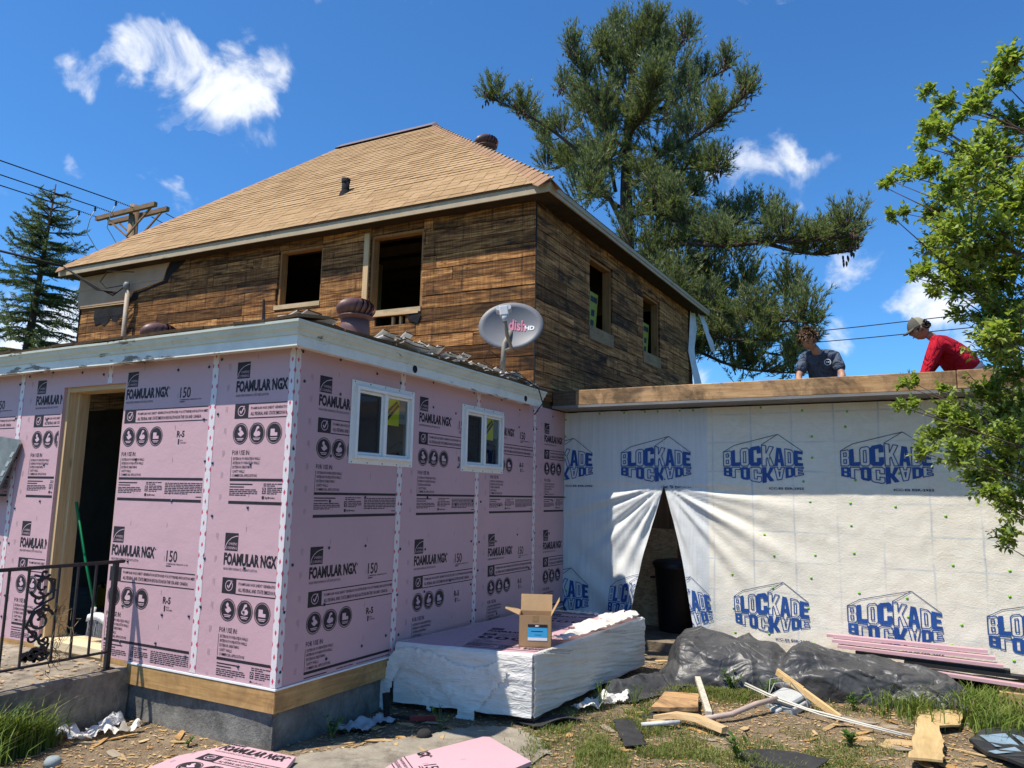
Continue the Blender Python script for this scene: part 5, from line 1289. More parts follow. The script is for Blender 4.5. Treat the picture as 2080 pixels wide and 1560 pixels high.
slab([(BW, -BD, 0), (BW, BD, 0), (BW, BD, BH), (BW, -BD, BH)], .004, MAT['card'], 'side', cb, (-1, 0, 0))
slab([(-BW, -BD, .004), (BW, -BD, .004), (BW, BD, .004), (-BW, BD, .004)], .004, MAT['card_in'], 'bottom', cb, (0, 0, 1))
slab([(-BW, BD, BH), (BW, BD, BH), (BW, BD+.03, BH+.125), (-BW, BD+.03, BH+.125)], .004, MAT['card_in'], 'flap', cb, (0, -1, 0))
slab([(-BW, -BD, BH), (-BW, BD, BH), (-BW-.11, BD-.01, BH+.045), (-BW-.11, -BD+.01, BH+.045)], .004, MAT['card_in'], 'flap', cb, (0, 0, 1))
slab([(BW, -BD, BH), (BW, BD, BH), (BW+.06, BD, BH+.11), (BW+.06, -BD, BH+.11)], .004, MAT['card_in'], 'flap', cb, (0, 0, 1))
lab = slab([(-.055, -BD-.001, .05), (.095, -BD-.001, .05), (.095, -BD-.001, .17), (-.055, -BD-.001, .17)], .0006, simple('blue label', (.05, .36, .62), .4, .03, bump=0), 'label', cb, (0, -1, 0))
m = MB(); m.add(bx([(-.055, -BD-.0022, .147), (.095, -BD-.0022, .147), (.095, -BD-.0022, .17), (-.055, -BD-.0022, .17)]), [(0, 1, 2, 3)]); m.add(bx([(-.03, -BD-.0022, .115), (.06, -BD-.0022, .115), (.06, -BD-.0022, .121), (-.03, -BD-.0022, .121)]), [(0, 1, 2, 3)]); m.add(bx([(.0, -BD-.0022, .09), (.05, -BD-.0022, .09), (.05, -BD-.0022, .093), (.0, -BD-.0022, .093)]), [(0, 1, 2, 3)])
m.add(bx([(-.055, -BD-.0022, .05), (.095, -BD-.0022, .05), (.095, -BD-.0022, .072), (-.055, -BD-.0022, .072)]), [(0, 1, 2, 3)], 1); m.add(bx([(.0, -BD-.003, .153), (.02, -BD-.003, .153), (.035, -BD-.003, .16), (.005, -BD-.003, .166)]), [(0, 1, 2, 3)], 1); m.put('label_print', [MAT['ink'], MAT['whitel']], lab)
slab([(-.02, -BD-.001, .19), (.025, -BD-.001, .19), (.025, -BD-.001, BH), (-.02, -BD-.001, BH)], .0005, simple('packing tape', (.3, .19, .09), .3, .05), 'tape_strip', cb, (0, -1, 0))
# black rubber membrane heap
def m_rubber():
    b = NB('black rubber membrane'); p = b.pos(); f = b.noise(p, 2.5, 7, .7); g = b.noise(p, 14, 6, .7)
    c = b.mix(b.mr(f, .35, .7), (.036, .036, .038), (.075, .074, .074)); c = b.mix(b.mr(g, .55, .8, 0, .4), c, (.15, .145, .135))
    r1 = b.math('ABSOLUTE', b.math('SUBTRACT', b.noise(b.map(p, (1, 1.4, 1.4)), 2.5, 2, .5, 1.0), .5)); r2 = b.math('ABSOLUTE', b.math('SUBTRACT', b.noise(p, 8, 2, .5, .8), .5)); b.bump(b.math('ADD', r1, b.math('MULTIPLY', r2, .22)), .7, .12); return b.out(c, b.mr(f, .3, .7, .36, .55), .45)
MAT['rubber'] = m_rubber()
def membrane():
    m = MB(); nu, nv = 240, 96; vs = []; rg = random.Random(19)
    X0, X1 = 1.48, 4.05
    RID = []
    for k in range(34):
        cu, cv = rg.uniform(0, 1), rg.uniform(.02, .75); a = rg.gauss(.15, .55); L = rg.uniform(.12, .4)
        RID.append((cu*2.62, cv*1.25, math.cos(a), math.sin(a), L, rg.uniform(.025, .07), rg.choice((1, 1, -1))*rg.uniform(.018, .05)))
    for i in range(nu+1):
        u = i/nu; x = lerp(X0, X1, u)
        hgt = .36*min(1, (u/.06)**.5 if u > 0 else 0)*(1.08 if u < .5 else lerp(1.08, .6, (u-.5)/.5))*(1-.3*math.exp(-((u-.42)/.022)**2))
        if u > .9: hgt *= max(0.02, (1-u)/.1)**.5
        dep = .45*(.8+.2*math.sin(u*5+1))*min(1, .5+u*6)
        for j in range(nv+1):
            v = j/nv; a = lerp(-.12, math.pi+.1, v); ca, sa = math.cos(a), math.sin(a)
            y = 3.66-ca*dep*(1.12-.12*sa); z = GZ-.02+max(0, sa)**.62*hgt
            w = noise.noise((x*1.3, v*1.8, .3)); w2 = noise.noise((x*2.2+w*1.5+v*1.5, v*4.2+w*2-x*.7, 4)); fold = .03*(1-2.2*abs(w2))+.035*w
            px_, py_ = u*2.62, v*1.25
            for (cx, cy, dx, dy, L, wd, am) in RID:
                qx, qy = px_-cx, py_-cy; al = qx*dx+qy*dy
                if abs(al) > L: continue
                pe = abs(-qx*dy+qy*dx+.04*math.sin(al*9))
                if pe < wd*3: fold += am*(1-(al/L)**2)*math.exp(-pe/wd)
            yy = y-ca*fold*.9; zz = z+max(0, sa)**.5*fold*.85
            vs.append((x+.05*w2, yy, max(zz, GZ-.03)))
    m.add(vs, [(i*(nv+1)+j, (i+1)*(nv+1)+j, (i+1)*(nv+1)+j+1, i*(nv+1)+j+1) for i in range(nu) for j in range(nv)], smooth=True); return m
o = membrane().put('rubber_membrane', MAT['rubber'], None, loc=(2.6, 3.6, GZ)); tag(o, 'crumpled heap of black rubber roofing membrane in front of the wrapped wall', 'membrane')
def Fm(a, b): 
    return Vector((a, b, GZ+.03+.12*max(0, 1-abs(b-(2.35+(a-1.3)*2.2))/.35)*max(0, .9-abs(a-1.45)*1.4)+.03*noise.noise((a*5, b*5, 2))+.02*noise.noise((a*13, b*11, 6))))
o = flap([(1.36, 2.15), (1.6, 2.3), (1.75, 2.75), (1.95, 3.25), (1.9, 3.6), (1.6, 3.7), (1.42, 3.55), (1.36, 3.0), (1.3, 2.6)], Fm, .02, 'membrane_flap', MAT['rubber'], None); tag(o, 'flat black membrane scrap lying between foam stack and membrane heap', 'membrane')
# pink offcuts stacked along the wall
rg = random.Random(15)
OFF = [((2.85, 4.3, -.02), (4.15, 4.26, -.02), .09, 'foam'), ((2.9, 4.24, -.055), (4.2, 4.2, -.06), .1, 'foam'), ((2.95, 4.2, -.095), (4.25, 4.14, -.11), .1, 'foam'), ((3.1, 4.22, -.135), (4.3, 4.16, -.15), .09, 'blackplastic'), ((3.35, 4.1, -.2), (4.9, 4.02, -.25), .12, 'foam'), ((3.5, 4.14, -.165), (5.0, 4.08, -.19), .1, 'blackplastic'), ((2.7, 4.28, -.17), (4.9, 4.24, -.3), .06, 'white_lip')]
for i, (a, b, w, mt) in enumerate(OFF):
    m = MB(); m.bar(a, b, w, .026); o = m.put('foam_strip', MAT[mt], None, loc=a)
    if mt == 'foam': tag(o, ('uppermost', 'second from the top', 'third from the top', '', 'lowest and nearest')[i]+' of the narrow pink foam strips against the wrapped wall', 'foam strip', 'pink foam offcut strips')
    elif mt == 'white_lip': tag(o, 'white vinyl strip lying along the base of the wrapped wall', 'vinyl strip'); o.name = 'vinyl_strip'
    else: tag(o, ('upper' if i == 5 else 'lower')+' black plastic strip lying among the pink foam strips', 'plastic strip', 'black strips among offcuts'); o.name = 'plastic_strip'
for lo_, hi_, w_ in (((2.9, 4.0, GZ-.05), (3.3, 4.35, -.23), 'left'), ((4.2, 3.95, GZ-.05), (4.6, 4.3, -.29), 'right')):
    m = MB(); m.box(lo_, hi_); tag(m.put('support_block', MAT['scrapwood'], None, loc=lo_), 'old timber block under the %s end of the pink foam strips' % w_, 'wood block', 'blocks under the foam strips')
# ================================================================ ground
def gz(x, y): return GZ+.018*noise.noise((x*.9, y*.9, 0))+.012*noise.noise((x*3.1, y*3.1, 4))+.006*noise.noise((x*11, y*11, 8))-.004*max(0, -y-1)
def ground():
    m = MB(); n = 170; x0, x1, y0, y1 = -5, 7, -3.5, 5.2; vs = []
    for i in range(n+1):
        for j in range(n+1):
            x, y = lerp(x0, x1, i/n), lerp(y0, y1, j/n); vs.append((x, y, gz(x, y)))
    m.add(vs, [(i*(n+1)+j, (i+1)*(n+1)+j, (i+1)*(n+1)+j+1, i*(n+1)+j+1) for i in range(n) for j in range(n)], smooth=True)
    F = 900; z = GZ-.03
    a = [(-F, -F, z), (F, -F, z), (F, F, z), (-F, F, z), (x0, y0, z), (x1, y0, z), (x1, y1, z), (x0, y1, z)]
    m.add(a, [(0, 1, 5, 4), (1, 2, 6, 5), (2, 3, 7, 6), (3, 0, 4, 7)]); return m
def m_dirt():
    b = NB('sandy dirt'); p = b.pos(); f = b.noise(p, 1.3, 8, .7); g = b.noise(p, 9, 8, .75); h = b.noise(p, 70, 4, .7)
    c = b.mix(b.mr(f, .35, .68), (.115, .082, .052), (.29, .22, .145)); c = b.mix(b.mr(g, .48, .72, 0, .75), c, (.36, .28, .185)); c = b.mix(b.mr(h, .5, .75, 0, .6), c, (.06, .045, .03))
    st = b.vor(p, 55); c = b.mix(b.mr(st, .05, .2, .35, 0), c, (.4, .35, .28))
    s = b.sep(p); d = b.math('ADD', b.math('ABSOLUTE', s[0]), b.math('ABSOLUTE', s[1])); far = b.mr(d, 9, 14); c = b.mix(far, c, b.mix(b.noise(p, .6, 6), (.06, .085, .02), (.13, .14, .045)))
    b.bump(b.math('ADD', b.math('ADD', g, b.math('MULTIPLY', h, .8)), b.math('MULTIPLY', st, -.5)), .8, .02); return b.out(c, .95, .1)
o = ground().put('ground', m_dirt(), None); tag(o, 'sandy dirt ground littered with scraps', None, kind='structure')
def Fw(a, b): return Vector((a, b, gz(a, b)+.012+.004*noise.noise((a*8, b*8, 1))))
o = flap([(.45, .45), (.62, .75), (.85, 1.2), (1.1, 1.28), (1.35, 1.15), (1.5, .95), (1.45, .6), (1.3, .2), (1.0, -.5), (.2, -1.2), (-.2, -.8), (.1, -.1)], Fw, .03, 'path', MAT['walk'], None); tag(o, 'worn concrete path slab showing through the dirt', None, kind='structure')

# ---- loose pieces on the ground
def slabz(poly, z, th, mat, name, label, cat, group=None, bend=.01, n=None, tilt=(0, 0)):
    cx = sum(p[0] for p in poly)/len(poly); cy = sum(p[1] for p in poly)/len(poly); k = len(poly); m = MB()
    f = lambda a, b, d: Vector((a, b, z+d+bend*noise.noise((a*4, b*4, z))+tilt[0]*(a-cx)+tilt[1]*(b-cy)))
    tri = tessellate_polygon([[Vector((a, b, 0)) for a, b in poly]])
    m.add([f(a, b, th) for a, b in poly]+[f(a, b, 0) for a, b in poly], list(tri)+[tuple(i+k for i in reversed(t)) for t in tri]+[(i, (i+1) % k, k+(i+1) % k, k+i) for i in range(k)])
    o = fixn(m.put(name, mat, None, loc=(cx, cy, z))); tag(o, label, cat, group); return o
def jag(poly, amt=.012, per=.05, seed=1):
    rg = random.Random(seed); out = []
    for (a, b), (c, d) in zip(poly, poly[1:]+poly[:1]):
        n = max(1, int(math.hypot(c-a, d-b)/per))
        for i in range(n):
            t = i/n; out.append((lerp(a, c, t)+rg.uniform(-amt, amt), lerp(b, d, t)+rg.uniform(-amt, amt)))
    return out
def scrapboard(poly, z, rot, org, label, clipu, sc=1.0):
    o = slabz(poly, z, .024, MAT['foam'], 'foam_scrap', label, 'foam scrap', bend=0)
    bm = bmesh.new(); bm.from_mesh(ART); M4 = Matrix.Rotation(rot, 4, 'Z') @ Matrix.Rotation(R(-90), 4, 'X') @ Matrix.Scale(sc, 4); bm.transform(M4); bmesh.ops.translate(bm, verts=bm.verts, vec=(org[0], org[1], z+.0245))
    kill = [f for f in bm.faces if not pip((f.calc_center_median().x, f.calc_center_median().y), poly)]
    # cut on the outline so nothing overhangs
    for (a, b), (c, d) in zip(poly, poly[1:]+poly[:1]):
        bmesh.ops.bisect_plane(bm, geom=bm.verts[:]+bm.edges[:]+bm.faces[:], plane_co=(a, b, 0), plane_no=(d-b, -(c-a), 0))
    kill = [f for f in bm.faces if not pip((f.calc_center_median().x, f.calc_center_median().y), poly)]
    bmesh.ops.delete(bm, geom=kill, context='FACES'); me = bpy.data.meshes.new('printed_lettering'); bmesh.ops.translate(bm, verts=bm.verts, vec=-o.location); bm.to_mesh(me); bm.free()
    me.materials.append(MAT['ink']); me.materials.append(MAT['foam_ink']); put('printed_lettering', me, None, o, WL[o.name])['kind'] = 'stuff'
scrapboard([(.81, .28), (1.03, .88), (1.07, .9), (1.52, .63), (1.42, .15), (1.2, -.2), (.85, -.1)], GZ+.022, R(-40), (.55, 1.02), 'pink foam board scrap lying on the path below the foam stack', None)
scrapboard([(-.34, -.42), (-.22, -.1), (.27, -.07), (.42, -.35), (.3, -.8), (-.3, -.8)], GZ+.03, R(5), (-.48, .06), 'pink foam board scrap lying below the house corner at the bottom edge', None)
slabz(jag([(1.82, 2.06), (2.12, 2.25), (2.02, 2.68), (1.77, 2.56)], .006, .06, 3), GZ+.05, .03, MAT['beam'], 'board_piece', 'square brown piece of old plank with white painted edge on the grass', 'board')
m = MB(); m.bar((1.93, 3.0, GZ+.12), (2.23, 2.16, GZ+.07), .045, .03); tag(m.put('stick', simple('flaking white batten', (.5, .45, .36), .8, .3, 30), None, loc=(2.1, 2.5, GZ)), 'flaking white batten leaning over the square plank piece', 'batten')
def bent(pts, w, h, mat, name, label, cat, group=None):
    m = MB(); vs = []
    for i, p in enumerate(pts):
        p = Vector(p); d = (Vector(pts[min(i+1, len(pts)-1)])-Vector(pts[max(i-1, 0)])).normalized(); r = d.cross(Vector((0, 0, 1))).normalized()
        k = w[i] if isinstance(w, (list, tuple)) else w
        for s, t in ((-1, 0), (1, 0), (.8, 1), (-.8, 1)): vs.append(p+r*(k/2*s)+Vector((0, 0, h*t)))
    n = len(pts); m.add(vs, [(i*4+j, i*4+(j+1) % 4, i*4+4+(j+1) % 4, i*4+4+j) for i in range(n-1) for j in range(4)]+[(3, 2, 1, 0), (n*4-4, n*4-3, n*4-2, n*4-1)])
    o = fixn(m.put(name, mat, None, loc=pts[0])); tag(o, label, cat, group); return o
bent([(1.86, 1.98, GZ+.01), (2.02, 2.0, GZ+.05), (2.18, 1.98, GZ+.06), (2.4, 1.9, GZ+.03)], [.03, .08, .09, .08], .035, MAT['lumber_x'], 'split_board', 'long split pale board lying below the square plank piece', 'board')
bent([(1.83, 1.92, GZ+.01), (1.95, 1.9, GZ+.02), (2.05, 1.91, GZ+.02)], [.02, .04, .03], .02, MAT['lumber_x'], 'split_board', 'short splinter of pale wood beside the long split board', 'board')
m = MB(); m.tube([(1.84, 1.76, GZ+.03), (1.97, 1.82, GZ+.045), (2.08, 1.9, GZ+.05)], .016, 8); tag(m.put('conduit_stub', simple('pale conduit', (.5, .5, .48), .6, .2, 30), None, loc=(1.9, 1.8, GZ)), 'short pale conduit stub in front of the split board', 'pipe')
m = MB(); m.tube([(2.2, 2.12, GZ+.04), (2.36, 2.3, GZ+.05), (2.5, 2.55, GZ+.09), (2.62, 2.75, GZ+.1)], .02, 10); tag(m.put('conduit', simple('pinkish conduit', (.42, .32, .27), .5, .15), None, loc=(2.3, 2.3, GZ)), 'curved pinkish conduit running to the grey electric box', 'pipe')
mbx = thing('meter_box', (2.68, 2.85, GZ), 'grey plastic electric box with wire loops lying on the ground', 'electric box')
MAT['boxgrey'] = simple('grey plastic box', (.42, .43, .42), .5, .1, 8)
BM = Matrix.Translation((2.68, 2.88, GZ+.07)) @ Matrix.Rotation(R(-28), 4, 'Z') @ Matrix.Rotation(R(12), 4, 'X')
def obox(lo, hi, name, mat, parent, M, bev=.012):
    m = MB(); m.box(lo, hi); me = m.mesh(name); me.transform(M); o = put(name, me, mat, parent); bevel(o, bev, 2); return o
obox((-.13, -.13, -.06), (.13, .13, .0), 'box_base', MAT['boxgrey'], mbx, BM); obox((-.115, -.115, .0005), (.115, .115, .05), 'box_cover', MAT['boxgrey'], mbx, BM, .025); obox((-.03, -.2, -.055), (.05, -.131, .0), 'hub', MAT['boxgrey'], mbx, BM)
m = MB(); m.tube([(2.55, 2.8, GZ+.1), (2.54, 2.95, GZ+.2), (2.66, 3.02, GZ+.22), (2.8, 2.95, GZ+.16), (2.84, 2.8, GZ+.06)], .004, 5); m.tube([(2.53, 2.75, GZ+.05), (2.58, 2.9, GZ+.18), (2.7, 2.95, GZ+.2), (2.86, 2.82, GZ+.08)], .004, 5); m.put('wire_loop', simple('grey wire', (.3, .3, .28), .5, .1), mbx)
m = MB(); m.tube([(2.33, 3.0, GZ+.13), (2.55, 2.78, GZ+.12), (2.85, 2.66, GZ+.08), (3.2, 2.6, GZ+.05), (3.56, 2.52, GZ+.03)], .008, 6); m.tube([(2.33, 2.97, GZ+.12), (2.6, 2.74, GZ+.1), (2.95, 2.62, GZ+.06), (3.3, 2.55, GZ+.04), (3.5, 2.5, GZ+.03)], .006, 6); tag(m.put('cable', simple('white cable', (.55, .52, .45), .6, .15), None, loc=(2.9, 2.7, GZ)), 'pair of pale cables trailing from the electric box over the dirt', 'cable')
m = MB(); m.bar((2.58, 3.05, GZ+.24), (3.08, 2.72, GZ+.03), .03, .045); m.bar((2.585, 3.04, GZ+.262), (2.8, 2.91, GZ+.17), .012, .02); tag(m.put('stake', m_lumber('fresh split stake', (.5, .32, .13), (.68, .48, .24), 0), None, loc=(2.9, 2.9, GZ)), 'freshly split orange stake leaning on the rubber membrane', 'stake')
slabz(jag([(3.55, 1.85), (3.61, 3.2), (3.9, 3.33), (3.87, 2.88), (3.74, 2.75), (3.75, 2.55), (3.74, 1.9)], .012, .07, 8), GZ+.05, .014, m_lumber('plywood offcut', (.42, .29, .13), (.58, .42, .21), 1, .12), 'plywood_offcut', 'pale notched plywood offcut lying at the bottom right', 'plywood', bend=.02)
bg_ = slabz(jag([(3.9, 2.5), (4.02, 2.9), (4.08, 3.2), (4.35, 3.0), (4.5, 2.6), (4.3, 2.1), (4.1, 2.2)], .015, .08, 5), GZ+.05, .02, simple('black wrapper', (.015, .017, .02), .35, .3, 8, .5), 'shingle_wrapper', 'black printed shingle wrapper crumpled in the bottom right corner', 'wrapper', bend=.06)
m = MB(); 
for q in ([(3.97, 2.62), (4.13, 2.72), (4.2, 2.55), (4.05, 2.42)], [(4.17, 2.75), (4.32, 2.8), (4.36, 2.62), (4.24, 2.56)], [(4.0, 2.36), (4.16, 2.46), (4.19, 2.4), (4.04, 2.3)]):
    m.add([(a, b, GZ+.076+.06*noise.noise((a*4, b*4, GZ+.05))) for a, b in q], [(0, 1, 2, 3)])
m.put('wrapper_print', simple('pale blue print', (.18, .26, .33), .5, .2), bg_)
for i, (poly, lab_) in enumerate((([(1.62, 1.78), (1.72, 1.9), (1.86, 1.65), (2.0, 1.36), (1.9, 1.25), (1.76, 1.5)], 'black tar paper strip lying on the left grass patch'), ([(1.75, 1.98), (1.83, 2.12), (1.95, 2.06), (1.88, 1.95)], 'small black tar paper bit left of the split board'), ([(2.55, 1.55), (2.75, 1.75), (3.1, 1.7), (3.0, 1.35), (2.7, 1.3)], 'wide dark felt scrap at the bottom edge of the yard'), ([(1.0, 1.38), (1.3, 1.75), (1.42, 1.72), (1.2, 1.33)], 'dark shingle strip on the ground before the foam stack'))):
    slabz(jag(poly, .012, .05, i), GZ+.024, .006, simple('tar paper %d' % i, (.035, .034, .035), .8, .3, 9, .2), 'tar_paper', lab_, 'tar paper', bend=.03)
# white film scraps
def crumple(poly, h, name, label, cat, mat, step=.014, seed=0):
    F = lambda a, b: Vector((a, b, gz(a, b)+.015+h*abs(noise.noise((a*7, b*7, seed)))+h*.8*abs(noise.noise((a*17, b*15, seed+3)))))
    o = flap(poly, F, step, name, mat, None); tag(o, label, cat); return o
crumple([(-1.52, -.56), (-1.42, -.42), (-1.3, -.42), (-1.42, -.15), (-1.3, -.08), (-1.26, -.25), (-1.1, -.12), (-1.05, -.22), (-1.18, -.36), (-1.16, -.46), (-1.3, -.52), (-1.35, -.6)], .09, 'plastic_scrap', 'crumpled white plastic scrap on the ground beside the stoop', 'plastic scrap', MAT['film'])
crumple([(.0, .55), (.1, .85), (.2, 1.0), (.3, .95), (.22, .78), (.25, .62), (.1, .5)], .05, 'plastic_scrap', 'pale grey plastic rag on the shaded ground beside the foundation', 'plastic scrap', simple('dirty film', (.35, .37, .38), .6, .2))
crumple([(1.2, 1.95), (1.35, 2.3), (1.5, 2.5), (1.55, 2.3), (1.42, 2.0), (1.32, 1.85)], .09, 'plastic_scrap', 'white plastic scrap beside the right flank of the foam stack', 'plastic scrap', MAT['film'], seed=5)
for i, (c, s) in enumerate((((.64, .76), .05), ((-.97, -.8), .045))):
    m = MB(); m.lathe([(0, .02), (s*.7, .03), (s, .01), (s*1.1, -.02), (0, -.02)], 14, (c[0], c[1], gz(*c)+.02)); o = m.put('ball' if i else 'dark_lump', simple('lump%d' % i, (.02, .02, .02) if i == 0 else (.25, .29, .3), .9, .3), None, loc=(c[0], c[1], GZ)); tag(o, ('small black rag lump lying on the path edge', 'pale grey plastic cap lying at the bottom left edge')[i], ('rag', 'plastic cap')[i])
ht = thing('pry_bar', (.35, 1.05, GZ), 'dark pry tool with red grip lying under the left end of the foam stack', 'tool')
m = MB(); m.bar((.36, .98, GZ+.04), (.5, 1.1, GZ+.035), .035, .03); m.put('grip', simple('red grip', (.22, .03, .03), .5, .2), ht)
m = MB(); m.bar((.2, .92, GZ+.04), (.365, .982, GZ+.04), .02, .02); m.bar((.2, .92, GZ+.04), (.17, .93, GZ+.2), .05, .02); m.put('shank', MAT['dark'], ht)
# wood scraps: each splinter large enough to pick out is its own thing, the crumbs are one layer
rg = random.Random(41)
SCM = [MAT['scrapwood'], MAT['ply'], m_lumber('bright chip', (.38, .26, .13), (.56, .41, .22), 0), m_lumber('grey chip', (.22, .18, .13), (.36, .3, .22), 0)]
zones = [((.15, .9), (.35, 1.15), 14), ((-1.2, .3), (-.75, .0), 16), ((2.9, 3.6), (2.2, 2.95), 16), ((1.3, 1.9), (.9, 2.2), 10), ((2.2, 3.4), (1.3, 2.2), 12), ((3.6, 4.1), (1.9, 2.6), 8), ((.9, 1.5), (3.6, 4.3), 10)]
GRP = ['beside the shaded foundation and path', 'on the dirt below the house corner', 'in front of the membrane heap', 'between foam stack and grass patch', 'on the bare dirt at the bottom centre', 'around the notched plywood offcut', 'before the slit opening']
for zi, (xr, yr, n) in enumerate(zones):
    for k in range(n):
        x, y = rg.uniform(*xr), rg.uniform(*yr); a = rg.uniform(0, 3.14); L, W = rg.uniform(.06, .2), rg.uniform(.015, .07)
        if zi in (2, 5): L *= 1.5; W *= 1.6
        pts = [(-.5, -.3), (-.2, -.5), (.3, -.45), (.5, -.1), (.45, .35), (.1, .5), (-.35, .4)]; ca, sa = math.cos(a), math.sin(a)
        poly = [(x+ca*p*L*rg.uniform(.8, 1.15)-sa*q*W, y+sa*p*L+ca*q*W*rg.uniform(.7, 1.2)) for p, q in pts]
        mi_ = rg.randrange(4); sz = ('short' if L < .1 else 'long' if L > .16 else 'medium')+(' narrow' if W < .035 else ' broad')
        slabz(poly, gz(x, y)+.006, rg.uniform(.003, .008), SCM[mi_], 'wood_scrap', '%s %s wood scrap lying %s' % (sz, ('brown', 'orange-tan', 'pale yellow', 'grey')[mi_], GRP[zi]), 'wood scrap', 'wood scraps %s' % GRP[zi], bend=.012, tilt=(rg.uniform(-.1, .1), rg.uniform(-.1, .1)))
# chips on the stoop
def chips(n, fn, name, label, smin=.008, smax=.035, mats=None, seed=0):
    rg = random.Random(seed); m = MB()
    for k in range(n):
        x, y, z = fn(rg); a = rg.uniform(0, 6.28); L, W = rg.uniform(smin, smax), rg.uniform(smin*.4, smax*.4); ca, sa = math.cos(a), math.sin(a); t = rg.uniform(-.3, .3)
        m.add([(x+ca*p*L-sa*q*W, y+sa*p*L+ca*q*W, z+.003+abs(t*p*L)+r) for p, q, r in ((-.5, -.4, 0), (.5, -.5, 0), (.4, .5, .002), (-.4, .3, .003))], [(0, 1, 2, 3)], rg.randrange(3))
    o = m.put(name, mats or SCM[:3], None); tag(o, label, None, kind='stuff'); return o
chips(260, lambda r: (r.uniform(-2.9, -1.5), r.uniform(-1.2, 0), -.04), 'stoop_chips', 'wood chips strewn over the concrete stoop', .01, .07, seed=1)
chips(16000, lambda r: (lambda x, y: (x, y, gz(x, y)))(r.uniform(-1.6, 4.4), r.uniform(-1, 3.9)), 'wood_chips', 'small wood chips strewn over the dirt', .006, .05, seed=2)
PEB = [simple('pebble a', (.3, .26, .21), .9, .2), simple('pebble b', (.16, .13, .1), .9, .2), simple('pebble c', (.42, .38, .32), .9, .2)]
chips(12000, lambda r: (lambda x, y: (x, y, gz(x, y)))(r.uniform(-1.6, 4.4), r.uniform(-1, 4.2)), 'gravel', 'fine gravel and crumbs on the dirt', .004, .016, PEB, seed=3)

# ---- grass and weeds
def m_leaf(name, c1, c2, tr=.35, spec=.3):
    b = NB(name); f = b.noise(b.pos(), 5, 4); at = b.N.new('ShaderNodeNewGeometry').outputs['Random Per Island']
    c = b.mix(at, c1, c2); c = b.mix(b.mr(f, .35, .65, 0, .4), c, tuple(x*.6 for x in c1))
    t = b.N.new('ShaderNodeBsdfTranslucent'); b.L.new(b.mix(1.0, c, (1.25, 1.3, .6), 'MULTIPLY'), t.inputs[0]); mx = b.N.new('ShaderNodeMixShader'); mx.inputs[0].default_value = tr
    m = b.out(c, .5, spec); b.L.new(b.b.outputs[0], mx.inputs[1]); b.L.new(t.outputs[0], mx.inputs[2]); b.L.new(mx.outputs[0], b.N['Material Output'].inputs[0]); return m
MAT['grass'] = m_leaf('grass blade', (.095, .155, .025), (.23, .3, .06)); MAT['dry'] = m_leaf('dry grass', (.2, .18, .06), (.34, .3, .13))
def blades(m, x, y, z, h, rg, w=.004, mi=0, lean=.5):
    a = rg.uniform(0, 6.28); l = rg.uniform(.15, lean)*h; dx, dy = math.cos(a)*l, math.sin(a)*l; px, py = -math.sin(a)*w, math.cos(a)*w
    m.add([(x-px, y-py, z), (x+px, y+py, z), (x+dx*.3+px*.8, y+dy*.3+py*.8, z+h*.55), (x+dx*.3-px*.8, y+dy*.3-py*.8, z+h*.55), (x+dx, y+dy, z+h*(.95 if lean < .8 else .75))], [(0, 1, 2, 3), (3, 2, 4)], mi)
def lawn(name, label, n, spots, hr, seed, w=.004, lean=.6, dry=.25):
    rg = random.Random(seed); m = MB()
    for k in range(n):
        cx, cy, sx, sy, p = rg.choice(spots); x, y = rg.gauss(cx, sx), rg.gauss(cy, sy)
        if y > 4.2 or (x < -.02 and y > .02) or (x < -1.42 and y > -2.2 and x > -3.4): continue
        if noise.noise((x*3, y*3, 7)) < -.08 and rg.random() < .85: continue
        h = rg.uniform(*hr)*p; blades(m, x, y, gz(x, y)-.005, h, rg, w, 1 if rg.random() < dry else 0, lean)
    o = m.put(name, [MAT['grass'], MAT['dry']], None); tag(o, label, None, kind='stuff'); return o
lawn('grass', 'short green and dry grass growing in the yard', 48000, [(1.85, 1.15, .28, .35, 1), (2.1, 3.0, .32, .13, 1.2), (2.5, 3.12, .3, .1, 1.2), (1.6, 2.0, .2, .3, .9), (2.3, 1.35, .3, .25, 1), (2.9, 1.6, .35, .3, .8), (1.75, 1.4, .22, .4, 1), (3.2, 1.9, .3, .3, .7), (1.5, 1.3, .15, .3, 1)], (.015, .07), 1, .0022, .9, .4)
lawn('grass', 'tall green grass tufts at the right end of the membrane heap', 4200, [(3.95, 3.5, .2, .18, 1.2), (4.15, 3.15, .2, .2, 1.1), (3.75, 3.6, .14, .12, 1.2), (3.5, 3.2, .1, .12, 1.0), (4.4, 3.6, .3, .3, 1.2)], (.07, .25), 2, .0045, .9, .1)
lawn('grass', 'tall lush grass clump before the stoop at bottom left', 5200, [(-1.36, -.98, .05, .2, 1.0), (-1.36, -1.25, .06, .2, 1.1), (-1.33, -.78, .04, .08, .7), (-1.2, -1.35, .12, .15, 1)], (.15, .42), 3, .004, .85, .06)
